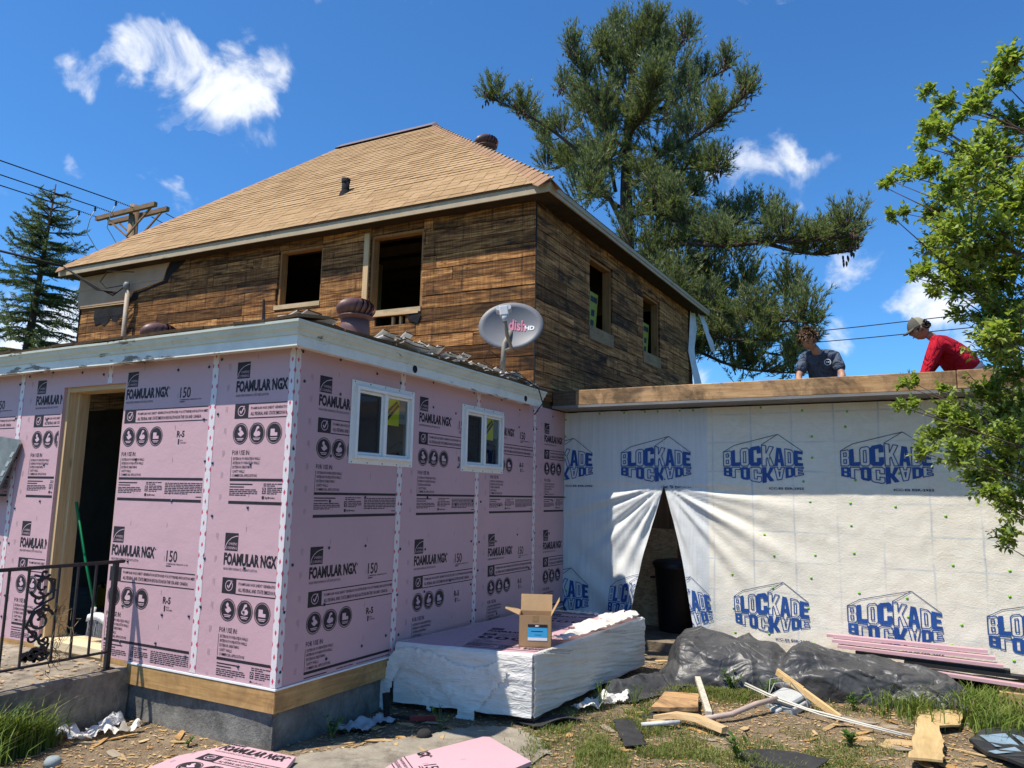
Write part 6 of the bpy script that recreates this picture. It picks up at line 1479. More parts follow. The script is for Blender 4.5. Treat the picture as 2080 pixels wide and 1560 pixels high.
def weed(x, y, h, n, label, leaf=.03, seed=0, mat='weed'):
    rg = random.Random(seed); t = thing('weed', (x, y, GZ), label, 'weed'); m = MB(); lf = MB(); z = gz(x, y)
    for k in range(n):
        a = rg.uniform(0, 6.28); l = rg.uniform(.2, .6)*h; tip = Vector((x+math.cos(a)*l, y+math.sin(a)*l, z+h*rg.uniform(.6, 1))); base = Vector((x, y, z-.01)); mid = base.lerp(tip, .5)+Vector((0, 0, h*.12)); m.tube([base, mid, tip], .0025, 4, cap=False)
        for i in range(7):
            f = rg.uniform(.25, 1); p = base.lerp(tip, f)+Vector((0, 0, h*.12*math.sin(f*math.pi))); d = Vector((rg.uniform(-1, 1), rg.uniform(-1, 1), rg.uniform(-.2, .7))).normalized(); s = d.cross(Vector((0, 0, 1))).normalized(); L = leaf*rg.uniform(.7, 1.3)
            lf.add([p, p+d*L*.5+s*L*.28, p+d*L, p+d*L*.5-s*L*.28], [(0, 1, 2, 3)])
    m.put('stem', MAT['grass'], t); lf.put('leaves', MAT[mat], t)['kind'] = 'stuff'
MAT['weed'] = m_leaf('weed leaf', (.05, .12, .02), (.12, .22, .04))
weed(.12, .42, .14, 6, 'small green weed by the shaded foundation', .04, 1); weed(.62, .98, .16, 4, 'spindly weed on the path edge before the foam stack', .03, 2); weed(1.42, 2.05, .22, 9, 'tall seeding weed at the right flank of the foam stack', .02, 3); weed(1.62, 2.25, .2, 8, 'leafy weed left of the square plank piece', .02, 4)
weed(2.2, 3.15, .2, 14, 'dark leafy weed against the middle of the membrane heap', .03, 5); weed(2.48, 3.14, .18, 12, 'dark leafy weed left of the stake at the membrane', .03, 6); weed(3.15, 3.1, .16, 5, 'single weed standing right of the stake', .05, 7); weed(-.6, -.15, .08, 4, 'tiny weed sprouting below the plywood band at the house corner', .03, 8); weed(2.6, 1.4, .18, 7, 'bright green weed at the bottom centre of the yard', .05, 9); weed(3.2, 2.15, .1, 7, 'low weed rosette left of the notched plywood', .05, 10)
# ================================================================ trees
PINE_TRUNK=[(-3.27, 16, -0.5), (-3.27, 16.0, 6.91), (-3.29, 16.0, 8.8), (-3.31, 16.0, 10.75), (-3.17, 16.0, 12.87), (-3.01, 16.0, 14.79)]
PINE_LIMBS=[[(-3.45, 16.0, 9.12), (-3.82, 15.7, 10.05), (-4.28, 15.3, 10.95), (-5.15, 14.8, 11.8), (-5.98, 14.5, 12.37), (-6.85, 14.2, 12.87)], [(-3.51, 16.0, 9.58), (-4.61, 16.5, 10.58), (-5.62, 16.9, 11.66), (-6.47, 17.2, 12.72), (-7.22, 17.5, 13.73)], [(-3.63, 16.0, 10.05), (-3.62, 15.2, 11.41), (-3.58, 15.0, 11.87), (-4.08, 14.8, 13.09), (-4.38, 14.6, 13.86)], [(-3.4, 16.0, 11.38), (-4.54, 16.3, 12.79), (-5.59, 16.6, 14.07)], [(-3.25, 16.0, 10.66), (-1.97, 15.4, 10.64), (-0.87, 14.8, 10.66), (-0.14, 14.4, 10.85), (0.45, 14.0, 11.03)], [(-3.25, 16.0, 12.03), (-2.13, 16.5, 12.68), (-1.21, 16.9, 13.38), (-0.67, 17.2, 13.75)], [(-3.3, 16.0, 10.22), (-1.51, 15.2, 10.09), (-0.36, 14.6, 9.46)], [(-3.3, 16.0, 9.4), (-2.34, 16.6, 10.12), (-1.55, 17.0, 9.94)], [(-3.2, 16.0, 12.87), (-3.63, 15.6, 13.87), (-3.9, 15.4, 14.3)], [(-3.17, 16.0, 13.18), (-2.28, 16.3, 14.04), (-1.64, 16.5, 14.57)], [(-3.09, 16.0, 13.63), (-2.76, 15.7, 14.15), (-2.31, 15.6, 14.55)], [(-3.12, 16.0, 13.48), (-3.62, 16.4, 14.79), (-3.73, 16.5, 15.41)], [(-3.26, 16.0, 9.24), (-2.14, 15.0, 8.85), (-1.21, 14.5, 8.1)], [(-3.26, 16.0, 8.06), (-1.43, 14.8, 7.83), (-0.01, 14.0, 7.27), (0.96, 13.6, 7.12), (1.95, 13.2, 6.85), (2.77, 13.0, 6.8)], [(0.73, 13.7, 7.19), (1.88, 13.8, 6.71), (2.64, 13.8, 6.71)], [(-3.25, 16.0, 7.77), (-1.29, 15.2, 7.02), (0.27, 14.8, 6.34), (1.27, 14.6, 6.06)], [(-3.22, 16.0, 7.26), (-1.12, 14.5, 6.07), (0.44, 13.8, 5.39), (1.83, 13.2, 5.05)], [(-3.19, 16.0, 6.9), (-1.35, 16.4, 6.21), (-0.39, 16.8, 5.41), (0.83, 17.0, 4.97), (1.34, 17.0, 5.31)], [(-3.17, 16.0, 6.18), (-1.12, 15.4, 5.01), (-0.05, 15.0, 4.42), (1.26, 14.6, 4.19)], [(-1.5, 14.8, 7.84), (-0.63, 15.2, 8.24), (0.21, 15.4, 8.3), (0.7, 15.5, 8.22)], [(-3.27, 16.0, 8.65), (-2.65, 16.6, 8.45), (-1.56, 17.4, 8.99)], [(-3.26, 16.0, 8.21), (-1.9, 14.6, 6.93), (-1.28, 14.2, 6.24)], [(-3.19, 16.0, 6.47), (-0.46, 14.2, 5.05), (0.89, 13.6, 4.82)], [(-3.33, 16.0, 10.9), (-5.07, 16.8, 11.59), (-6.51, 17.3, 11.83)], [(-3.3, 16.0, 11.35), (-3.58, 14.7, 10.41), (-3.67, 14.2, 9.24)], [(-3.3, 16.0, 11.05), (-2.04, 14.7, 9.27), (-1.38, 14.2, 8.57)], [(-3.25, 16.0, 11.65), (-2.27, 14.6, 11.51), (-1.8, 14.0, 11.94)]]
PINE_BLOBS=[((-3.01, 16.0, 14.23), 1.0), ((-3.02, 16.0, 12.83), 1.2), ((-2.43, 16.0, 11.62), 1.1), ((-4.25, 16.0, 12.34), 0.9), ((-3.78, 16.0, 11.0), 0.9), ((-2.31, 16.0, 9.23), 0.8), ((-4.56, 16.0, 10.07), 0.7), ((-2.63, 15.2, 8.02), 0.9), ((-1.28, 15.2, 7.55), 0.9), ((-0.27, 15.2, 7.29), 0.8), ((-1.56, 15.2, 6.65), 0.9), ((-0.42, 15.2, 6.13), 0.8), ((-0.8, 15.2, 5.66), 0.7), ((-1.32, 15.2, 4.79), 0.7), ((-0.09, 15.2, 4.58), 0.6), ((0.88, 15.2, 5.5), 0.6), ((-1.43, 16.0, 12.14), 0.8), ((-1.02, 16.0, 11.53), 0.7), ((-3.94, 16.0, 13.37), 0.8), ((-1.98, 16.0, 13.33), 0.8)]
LEAF_BLOBS=[((4.05, 0.96, 2.54), 0.16), ((3.93, 1.3, 2.83), 0.12), ((3.98, 1.11, 2.44), 0.14), ((4.24, 1.36, 2.57), 0.2), ((4.24, 1.39, 2.34), 0.16), ((4.09, 0.77, 2.09), 0.12), ((4.05, 0.71, 2.98), 0.14), ((4.27, 1.62, 3.37), 0.16), ((3.93, 0.98, 2.99), 0.1), ((4.26, 0.96, 2.84), 0.2), ((3.82, 1.79, 3.51), 0.05), ((3.94, 1.22, 2.33), 0.06), ((4.26, 1.62, 2.03), 0.16), ((4.17, 1.22, 1.59), 0.18), ((3.94, 1.4, 1.72), 0.1), ((3.87, 0.87, 3.37), 0.06), ((4.06, 1.4, 3.61), 0.05), ((3.99, 1.66, 3.83), 0.1), ((3.88, 1.27, 3.75), 0.06), ((3.97, 1.51, 3.58), 0.1), ((3.84, 1.44, 3.48), 0.08), ((3.85, 0.77, 3.3), 0.07), ((4.29, 1.53, 3.85), 0.14), ((4.16, 1.35, 3.65), 0.12), ((4.09, 1.03, 3.47), 0.08), ((4.25, 0.73, 3.55), 0.1), ((4.37, 1.65, 3.62), 0.2), ((4.16, 1.22, 3.31), 0.14), ((4.05, 1.49, 3.39), 0.12), ((3.89, 1.67, 3.39), 0.1), ((3.75, 1.49, 3.32), 0.08), ((3.65, 1.71, 3.39), 0.06), ((3.6, 1.13, 3.14), 0.04), ((4.02, 1.58, 3.17), 0.18), ((4.18, 1.19, 3.0), 0.25), ((3.88, 1.73, 3.12), 0.1), ((3.71, 1.67, 3.14), 0.06), ((3.64, 0.81, 2.83), 0.04), ((3.98, 0.85, 2.68), 0.2), ((4.18, 0.94, 2.62), 0.25), ((3.87, 1.76, 2.92), 0.12), ((3.94, 1.18, 2.56), 0.2), ((4.17, 1.39, 2.47), 0.25), ((3.79, 1.03, 2.54), 0.09), ((3.73, 1.26, 2.59), 0.05), ((4.1, 1.12, 2.28), 0.15), ((4.19, 1.09, 2.11), 0.25), ((3.85, 1.34, 2.5), 0.07), ((4.17, 1.34, 2.08), 0.15), ((3.88, 1.7, 1.95), 0.06), ((3.71, 1.45, 1.97), 0.06), ((3.64, 1.72, 2.0), 0.04), ((4.1, 1.64, 1.9), 0.14), ((4.23, 1.79, 1.78), 0.25), ((3.7, 1.44, 1.83), 0.06), ((3.63, 0.88, 1.77), 0.04), ((3.89, 1.65, 1.8), 0.12), ((4.03, 1.76, 1.69), 0.18), ((3.83, 1.7, 1.66), 0.12), ((3.73, 1.33, 1.54), 0.08), ((4.16, 1.49, 1.46), 0.22), ((3.91, 0.93, 1.49), 0.15), ((4.04, 1.61, 1.38), 0.14), ((4.15, 1.33, 1.24), 0.16), ((4.11, 1.01, 1.1), 0.09), ((4.02, 0.77, 1.29), 0.08), ((4.13, 1.64, 1.01), 0.05)]

MAT['bark'] = simple('pine bark', (.09, .065, .05), .95, .35, 4, .1, bump=.8, bscale=9)
MAT['needle'] = m_leaf('pine needles', (.1, .14, .055), (.29, .32, .15), .35, .5)
MAT['spruce'] = m_leaf('spruce needles', (.075, .12, .065), (.2, .24, .12), .35, .4)
MAT['applel'] = m_leaf('broad leaf', (.15, .22, .03), (.42, .5, .14), .45, .5)
MAT['cone'] = simple('pine cones', (.07, .035, .022), .8, .3, 20)
def resample(pts, step):
    out = []; pts = [Vector(p) for p in pts]
    for a, b in zip(pts, pts[1:]):
        n = max(1, int((b-a).length/step))
        for i in range(n): out.append(a.lerp(b, i/n))
    out.append(pts[-1]); return out
def smooth(pts, n=2):
    pts = [Vector(p) for p in pts]
    for _ in range(n):
        q = [pts[0]]
        for a, b in zip(pts, pts[1:]): q += [a.lerp(b, .25), a.lerp(b, .75)]
        q.append(pts[-1]); pts = q
    return pts
def needles(m, p, d, L, n, rg, w=.009, spread=.75):
    d = d.normalized(); o1 = d.orthogonal().normalized(); o2 = d.cross(o1)
    for k in range(n):
        a = rg.uniform(0, 6.283); s = rg.uniform(.25, spread); v = (d+(o1*math.cos(a)+o2*math.sin(a))*s).normalized()*L*rg.uniform(.7, 1.15); q = v.cross(Vector((rg.uniform(-1, 1), rg.uniform(-1, 1), rg.uniform(-1, 1)))).normalized()*w
        m.add([p-q, p+q, p+v], [(0, 1, 2)])
def pine():
    t = thing('pine_tree', (-3.1, 16, -.4), 'tall white pine with cones and long limbs standing behind the house', 'tree'); rg = random.Random(8)
    m = MB(); tk = smooth(PINE_TRUNK, 2); n = len(tk); m.tube(tk, [lerp(.3, .05, i/(n-1)) for i in range(n)], 10); m.put('trunk', MAT['bark'], t)
    tw = MB(); nd = MB(); cones = []
    def spray(p, d, L):
        d = d.normalized(); e = p+d*L+Vector((0, 0, L*.28)); mid = p.lerp(e, .5)+Vector((0, 0, -.04*L))
        tw.tube([p, mid, e], [.012, .008, .004], 4, cap=False)
        k = max(3, int(L/.085))
        for i in range(k+1):
            f = .25+.75*i/k; q = p.lerp(mid, f*2) if f < .5 else mid.lerp(e, f*2-1)
            dd = (d+Vector((rg.uniform(-.5, .5), rg.uniform(-.5, .5), rg.uniform(.0, .8)))).normalized()
            sub = q+dd*rg.uniform(.06, .2); needles(nd, q, dd, .15, 5, rg, .010); needles(nd, sub, dd+Vector((0, 0, .25)), .16, 6, rg, .010)
    for li, l in enumerate(PINE_LIMBS):
        low = l[0][2] < 8.8 if True else False
        L = smooth(l, 2); k = len(L); lm = MB(); r0 = .085 if li in (0, 4, 13, 16) else .06
        lm.tube(L, [lerp(r0, .015, i/(k-1)) for i in range(k)], 7); lm.put('limb', MAT['bark'], t)
        P = resample(L, .17); tot = len(P)
        for i, p in enumerate(P):
            f = i/max(1, tot-1)
            if f < .22: continue
            tg = (P[min(i+1, tot-1)]-P[max(i-1, 0)]); tg = tg.normalized() if tg.length else Vector((1, 0, 0))
            cl = noise.noise((p.x*1.3, p.y*1.3, p.z*1.3+li))
            for s in range(int((6 if li < 13 else 7)*max(.2, min(1.5, 1.05+2.2*cl)))):
                side = Vector((rg.uniform(-1, 1), rg.uniform(-1, 1), rg.uniform(-.35, .75))); d = tg*.55+side*.8
                spray(p+Vector((rg.uniform(-.06, .06), rg.uniform(-.06, .06), 0)), d, rg.uniform(.3, .62)*(1.0-.3*f))
    for (c, r) in PINE_BLOBS:
        c = Vector(c)
        for k in range(int(80*r*r)):
            v = Vector((rg.gauss(0, 1), rg.gauss(0, 1), rg.gauss(0, 1))).normalized()*r*rg.uniform(.45, 1.0); spray(c+v*.8, v*.7+Vector((0, 0, .5)), rg.uniform(.3, .6))
    for li, l in enumerate(PINE_LIMBS):                          # rounded clumps towards the limb ends
        L = resample(l, .1)
        for f in (.55, .78, .98):
            c = L[min(len(L)-1, int(f*len(L)))]+Vector((0, 0, .18)); r = rg.uniform(.38, .6)*(1.1-.35*f)*(1.15 if li > 12 else 1)
            for k in range(int(72*r)):
                v = Vector((rg.gauss(0, 1), rg.gauss(0, 1), rg.gauss(.25, .8))).normalized()*r*rg.uniform(.2, .8); spray(c+v*.6, v+Vector((0, 0, .25)), rg.uniform(.22, .42))
    tw.put('twigs', MAT['bark'], t)['kind'] = 'stuff'; nd.put('crown', MAT['needle'], t)
    cm = MB()
    for li, back in ((0, -1), (0, -2), (4, -1), (5, -1), (6, -1), (13, -1), (2, -1), (3, -1), (9, -1), (14, -1)):
        c = Vector(PINE_LIMBS[li][back])+Vector((0, -.15, -.02))
        for k in range(18):
            p = Vector(c)+Vector((rg.gauss(0, .11), rg.gauss(0, .11), rg.gauss(0, .12))); cm.lathe([(0, 0), (.022, -.03), (.026, -.08), (.0, -.15)], 5, p)
    cm.put('cones', MAT['cone'], t)['kind'] = 'stuff'
pine()
def spruce():
    t = thing('spruce_tree', (-27.4, 13, -.4), 'dark spruce standing left behind the house below the power lines', 'tree'); rg = random.Random(5)
    top = Vector((-26.6, 13, 13.4)); base = Vector((-28.0, 13, -.4)); m = MB(); m.tube([base, base.lerp(top, .5), top], [.3, .17, .02], 9); m.put('trunk', MAT['bark'], t)
    nd = MB(); tw = MB(); z = 3.5
    while z < 13.2:
        f = (13.4-z)/10.2; rad = .3+3.4*f**.8; c = base.lerp(top, (z+.4)/13.8)
        for k in range(9 if f > .1 else 5):
            a = rg.uniform(0, 6.283); r = rad*rg.uniform(.6, 1.15); d = Vector((math.cos(a), math.sin(a), 0)); droop = -.25*f+.25*(1-f)
            pts = [c, c+d*r*.45+Vector((0, 0, r*(droop*.4))), c+d*r*.8+Vector((0, 0, r*(droop-.06))), c+d*r+Vector((0, 0, r*(droop+.1)))]
            tw.tube(pts, [.035, .025, .015, .006], 5, cap=False); P = resample(pts, .1)
            for i, p in enumerate(P):
                if i < 2: continue
                g = i/len(P); tg = (P[min(i+1, len(P)-1)]-P[i-1]).normalized(); sd = tg.cross(Vector((0, 0, 1))).normalized()
                for s in (-1, 1):
                    L = rg.uniform(.22, .55)*(1.15-g*.75); dd = (tg*.8+sd*s*rg.uniform(.5, 1)+Vector((0, 0, -.35*f+rg.uniform(-.2, .2)))).normalized()
                    for j in range(int(L/.07)):
                        q = p+dd*(j*.07)+Vector((0, 0, -.25*f*(j*.07))); needles(nd, q, dd+Vector((0, 0, .1)), .12, 4, rg, .017, .8)
                needles(nd, p, tg, .12, 3, rg, .011)
        z += .3+.16*f
    tw.put('branches', MAT['bark'], t)['kind'] = 'stuff'; nd.put('crown', MAT['spruce'], t)
spruce()
def leafy():
    t = thing('leafy_tree', (5.4, 1.6, -.4), 'bright green broadleaf tree reaching into the frame at the right edge', 'tree'); rg = random.Random(6)
    m = MB(); tr = [Vector((5.4, 1.6, -.45)), Vector((5.3, 1.55, .8)), Vector((5.15, 1.5, 1.7)), Vector((5.0, 1.4, 2.8)), Vector((4.85, 1.3, 3.8))]; m.tube(tr, [.13, .11, .09, .06, .02], 10); m.put('trunk', MAT['bark'], t)
    tw = MB(); lf = MB()
    def leaf(p, d, L):
        d = d.normalized(); s = d.cross(Vector((rg.uniform(-.5, .5), rg.uniform(-.5, .5), 1))).normalized(); n = s.cross(d)
        w = L*.27; tip = p+d*L-n*L*.12; a = p+d*L*.4
        lf.add([p, a+s*w+n*L*.1, p+d*L*.72+s*w*.62+n*L*.04, tip, p+d*L*.72-s*w*.62+n*L*.04, a-s*w+n*L*.1, p+d*L*.5-n*L*.02], [(0, 6, 1), (1, 6, 2), (2, 6, 3), (3, 6, 4), (4, 6, 5), (5, 6, 0)], smooth=True)
    blobs = [(Vector(c), r) for c, r in LEAF_BLOBS]
    for k in range(115):                                         # the crown goes on beyond the frame
        a = rg.uniform(-1.2, 1.6); zz = rg.uniform(1.2, 4.3); blobs.append((Vector((5.55+rg.uniform(-.7, 1.2), 1.6+rg.uniform(-1.3, 1.6), zz)), rg.uniform(.22, .36)))
    for k in range(16): blobs.append((Vector((4.55+rg.uniform(-.1, .5), 1.9+rg.uniform(-.5, 1.4), rg.uniform(1.5, 3.9))), rg.uniform(.18, .28)))
    for c, r in blobs:
        dist = math.hypot(c.x-5.1, c.y-1.45); za = max(.6, min(3.7, c.z-.25-.45*dist-rg.uniform(0, .3))); trs = resample(tr, .08); anchor = min(trs, key=lambda q: abs(q.z-za)); mid = anchor.lerp(c, .55)+Vector((rg.uniform(-.15, .15), rg.uniform(-.3, .3), rg.uniform(-.15, .3)))
        pts = smooth([anchor, mid, c], 1); tw.tube(pts, [lerp(.009, .002, i/(len(pts)-1)) for i in range(len(pts))], 5, cap=False)
        out = (c-mid).normalized(); nt = max(6, int(420*r))
        if r < .1: nt = max(5, int(230*r))
        for k in range(nt):
            v = Vector((rg.gauss(0, 1), rg.gauss(0, 1), rg.gauss(0, 1))).normalized()*r*rg.uniform(.2, 1.0); p0 = c+v*.35; p1 = c+v+out*r*.3+Vector((0, 0, r*.15))
            if k % 2 == 0: tw.tube([p0, p1], [.003, .0015], 3, cap=False)
            for j in range(8):
                q = p0.lerp(p1, rg.uniform(.2, 1.05)); leaf(q, (p1-p0).normalized()*.5+Vector((rg.gauss(0, .6), rg.gauss(0, .6), rg.gauss(.15, .5))), rg.uniform(.027, .046))
    tw.put('branches', MAT['bark'], t)['kind'] = 'stuff'; lf.put('crown', MAT['applel'], t)
leafy()
# a low tree top peeping over the beam
def far_bush():
    t = thing('distant_tree', (3.6, 24, -.4), 'distant treetop just peeping above the edge beam between the workers', 'tree'); rg = random.Random(3); m = MB(); lf = MB()
    m.tube([(3.6, 24, -.4), (3.6, 24, 5.1)], [.12, .04], 7); m.put('trunk', MAT['bark'], t)
    for k in range(900):
        p = Vector((3.6+rg.gauss(0, .4), 24+rg.gauss(0, .4), 4.4+rg.gauss(0, .38))); needles(lf, p, Vector((rg.uniform(-1, 1), rg.uniform(-1, 1), 1)), .2, 5, rg, .02)
    lf.put('crown', MAT['spruce'], t)
far_bush()

# ================================================================ workers
MAT['skin'] = simple('skin', (.42, .23, .155), .55, .08, 12, .3, bump=.05); MAT['skin2'] = simple('tanned skin', (.34, .18, .115), .55, .08, 12, .3, bump=.05)
MAT['navy_tee'] = simple('slate tee', (.08, .098, .135), .9, .3, 9, .1, bump=1.0, bscale=9); MAT['red_tee'] = simple('red shirt', (.4, .012, .028), .85, .3, 7, .15, bump=1.0, bscale=9)
def m_cloth(name, col):
    b = NB(name); p = b.pos(); f = b.noise(b.map(p, (1, 1, .6), rot=(.4, .3, .2)), 7, 3, .5, 1.2); g = b.noise(p, 3, 5)
    c = b.mix(b.mr(g, .35, .7), tuple(x*.75 for x in col), tuple(x*1.15 for x in col)); b.bump(b.math('ABSOLUTE', b.math('SUBTRACT', f, .5)), 1.0, .12); return b.out(c, .9, .1)
MAT['navy_tee'] = m_cloth('slate tee cloth', (.085, .105, .145)); MAT['red_tee'] = m_cloth('red shirt cloth', (.42, .014, .03))
MAT['jeans'] = simple('work trousers', (.06, .075, .11), .9, .2, 10); MAT['boot'] = simple('work boot', (.1, .06, .03), .8, .2)
def skin_mesh(name, verts, edges, radii, mat, parent, sub=2, root=0):
    me = bpy.data.meshes.new(name); me.from_pydata([tuple(v) for v in verts], edges, []); me.update(); o = put(name, me, mat, parent)
    md = o.modifiers.new('skin', 'SKIN'); md.use_smooth_shade = True
    if not me.skin_vertices: me.attributes  # layer is created with the modifier
    sv = me.skin_vertices[0].data if me.skin_vertices else None
    if sv is None:
        bm = bmesh.new(); bm.from_mesh(me); bm.verts.layers.skin.verify(); bm.to_mesh(me); bm.free(); sv = me.skin_vertices[0].data
    for i, r in enumerate(radii): sv[i].radius = (r, r) if not isinstance(r, tuple) else r; sv[i].use_root = (i == root)
    s = o.modifiers.new('sub', 'SUBSURF'); s.levels = sub; s.render_levels = sub; return o
def head(parent, c, f, up, skin, hairm, cap=None, curly=False):
    """head with brow, nose, jaw, ears; c centre, f facing direction"""
    f = Vector(f).normalized(); up = Vector(up); rt = f.cross(up).normalized(); up = rt.cross(f).normalized(); c = Vector(c); n, k = 28, 20
    def P(th, ph):
        x, y, z = math.sin(th)*math.cos(ph), math.sin(th)*math.sin(ph), math.cos(th)          # y forward
        a, b, d = .073, .094, .115
        if z < 0: a *= 1-.32*z*z; b *= 1-.12*z*z
        q = Vector((x*a, y*b, z*d))
        if y > .5:
            fx = math.exp(-(x/.16)**2)
            q.y += .024*fx*math.exp(-((z+.12)/.2)**2)+.006*math.exp(-((z-.22)/.12)**2)-.012*math.exp(-((z-.05)/.13)**2)*math.exp(-((abs(x)-.34)/.16)**2)
            q.y += .007*fx*math.exp(-((z+.52)/.09)**2)+.011*math.exp(-(x/.25)**2)*math.exp(-((z+.85)/.15)**2)
        return c+rt*q.x+f*q.y+up*q.z
    m = MB(); vs = [P(math.pi*i/k, 2*math.pi*j/n) for i in range(k+1) for j in range(n)]; m.add(vs, [(i*n+j, (i+1)*n+j, (i+1)*n+(j+1) % n, i*n+(j+1) % n) for i in range(k) for j in range(n)], smooth=True); hd = m.put('head', skin, parent)
    for s in (-1, 1):
        m = MB(); e = c+rt*(.074*s)-f*.008-up*.005; m.lathe([(0, .0), (.012, .004), (.017, .0), (.014, -.006), (0, -.008)], 10); me = m.mesh('ear'); me.transform(Matrix.Scale(1.6, 4, (0, 1, 0))); Rm = Matrix((f, up, rt*s)).transposed(); put('ear', me, skin, hd, e, Rm)
        m = MB(); m.lathe([(0, .005), (.008, .003), (.011, 0), (.0, -.002)], 10); put('eye', m.mesh('eye'), MAT['dark'], hd, c+rt*(.03*s)+f*.079+up*.006, Matrix((rt, up, f)).transposed()); 
        m = MB(); m.bar(c+rt*(.016*s)+f*.089+up*.024, c+rt*(.046*s)+f*.08+up*.026, .006, .007); m.put('eyebrow', hairm, hd)
    m = MB(); m.bar(c-rt*.022+f*.0885-up*.06, c+rt*.022+f*.0885-up*.06, .006, .008); m.put('mouth', simple('lips', (.3, .12, .1), .5, .1), hd)
    rg = random.Random(int(c.x*100)); m = MB()
    nh = 620 if not curly else 420
    for i in range(nh):                                        # hair as short tapered locks over the scalp
        th = rg.uniform(0, 1.75); ph = rg.uniform(0, 6.283); y = math.sin(th)*math.sin(ph); z = math.cos(th)
        if y > .35 and z < .42: continue
        if z < -.2 and y > -.2: continue
        if cap and z > .22 and not (y < -.3 and z < .5): continue
        p = P(th, ph); o = (p-c).normalized(); L = rg.uniform(.03, .06) if not curly else rg.uniform(.02, .035)
        flow = (Vector((0, 0, -.55))+f*(.35 if y > 0 else -.2)+o*.75+Vector((rg.uniform(-.4, .4), rg.uniform(-.4, .4), rg.uniform(-.3, .4)))*(1.6 if curly else .7)).normalized(); q = o.cross(flow); q = (q.normalized() if q.length > .01 else rt)*(.009 if not curly else .012)
        m.add([p-q+o*.002, p+q+o*.002, p+flow*L*.6+q*.8+o*.014, p+flow*L*.6-q*.8+o*.014, p+flow*L+o*.006], [(0, 1, 2, 3), (3, 2, 4)], smooth=False)
    m.put('hair', hairm, hd)
    if cap:
        m = MB(); vs = []; rows_ = 9
        for i in range(rows_+1):
            th = lerp(.0, 1.42, i/rows_)
            for j in range(n):
                ph = 2*math.pi*j/n; x, y, z = math.sin(th)*math.cos(ph), math.sin(th)*math.sin(ph), math.cos(th); vs.append(c+rt*x*.084+f*y*.104+up*(z*.128+.006))
        m.add(vs, [(i*n+j, (i+1)*n+j, (i+1)*n+(j+1) % n, i*n+(j+1) % n) for i in range(rows_) for j in range(n)], smooth=True)
        for fi, fc in enumerate(m.f):
            j = fi % n; ph = 2*math.pi*(j+.5)/n; m.mi[fi] = 0 if math.sin(ph) > .1 else 1
        cp = m.put('cap', cap, parent)
        m = MB(); vs = []
        for i in range(11):
            a = lerp(-1.0, 1.0, i/10); x = math.sin(a)*.082
            for t in (0, .5, 1): vs.append(c+rt*x*(1-.12*t)+f*(math.cos(a)*.1+t*.072*math.cos(a*.75))+up*(.028-.02*t-.012*(x/.08)**2*t))
        m.add(vs, [(i*3+t, i*3+3+t, i*3+4+t, i*3+1+t) for i in range(10) for t in (0, 1)], smooth=True); br_ = m.put('brim', cap, cp); so = br_.modifiers.new('s', 'SOLIDIFY'); so.thickness = .005
        m = MB(); m.tube([c+up*.135, c+up*.142], [.009, .006], 8); m.put('button', cap[0], cp)
    return hd
def hand(parent, w, d, skin, side=1):
    """palm plus five curled fingers, wrist w, pointing d"""
    w = Vector(w); d = Vector(d).normalized(); s = d.orthogonal().normalized() if abs(d.z) > .9 else d.cross(Vector((0, 0, 1))).normalized(); nn = s.cross(d)
    V = [w, w+d*.05, w+d*.085]; E = [(0, 1), (1, 2)]; Rr = [.024, (.036, .02), (.036, .018)]
    o = skin_mesh('hand', V, E, Rr, skin, parent, 1)
    for k in range(4):
        b = w+d*.085+s*(-.03+.02*k); L = (.07, .08, .075, .058)[k]; skin_mesh('finger', [b-d*.02, b+d*L*.45+nn*.006, b+d*L*.75+nn*.026, b+d*L*.85+nn*.048], [(0, 1), (1, 2), (2, 3)], [.0095, .009, .0085, .0075], skin, o, 1)
    b = w+d*.03-s*.03*side; skin_mesh('finger', [b, b-s*.025*side+d*.025, b-s*.03*side+d*.055+nn*.012], [(0, 1), (1, 2)], [.011, .0105, .009], skin, o, 1)
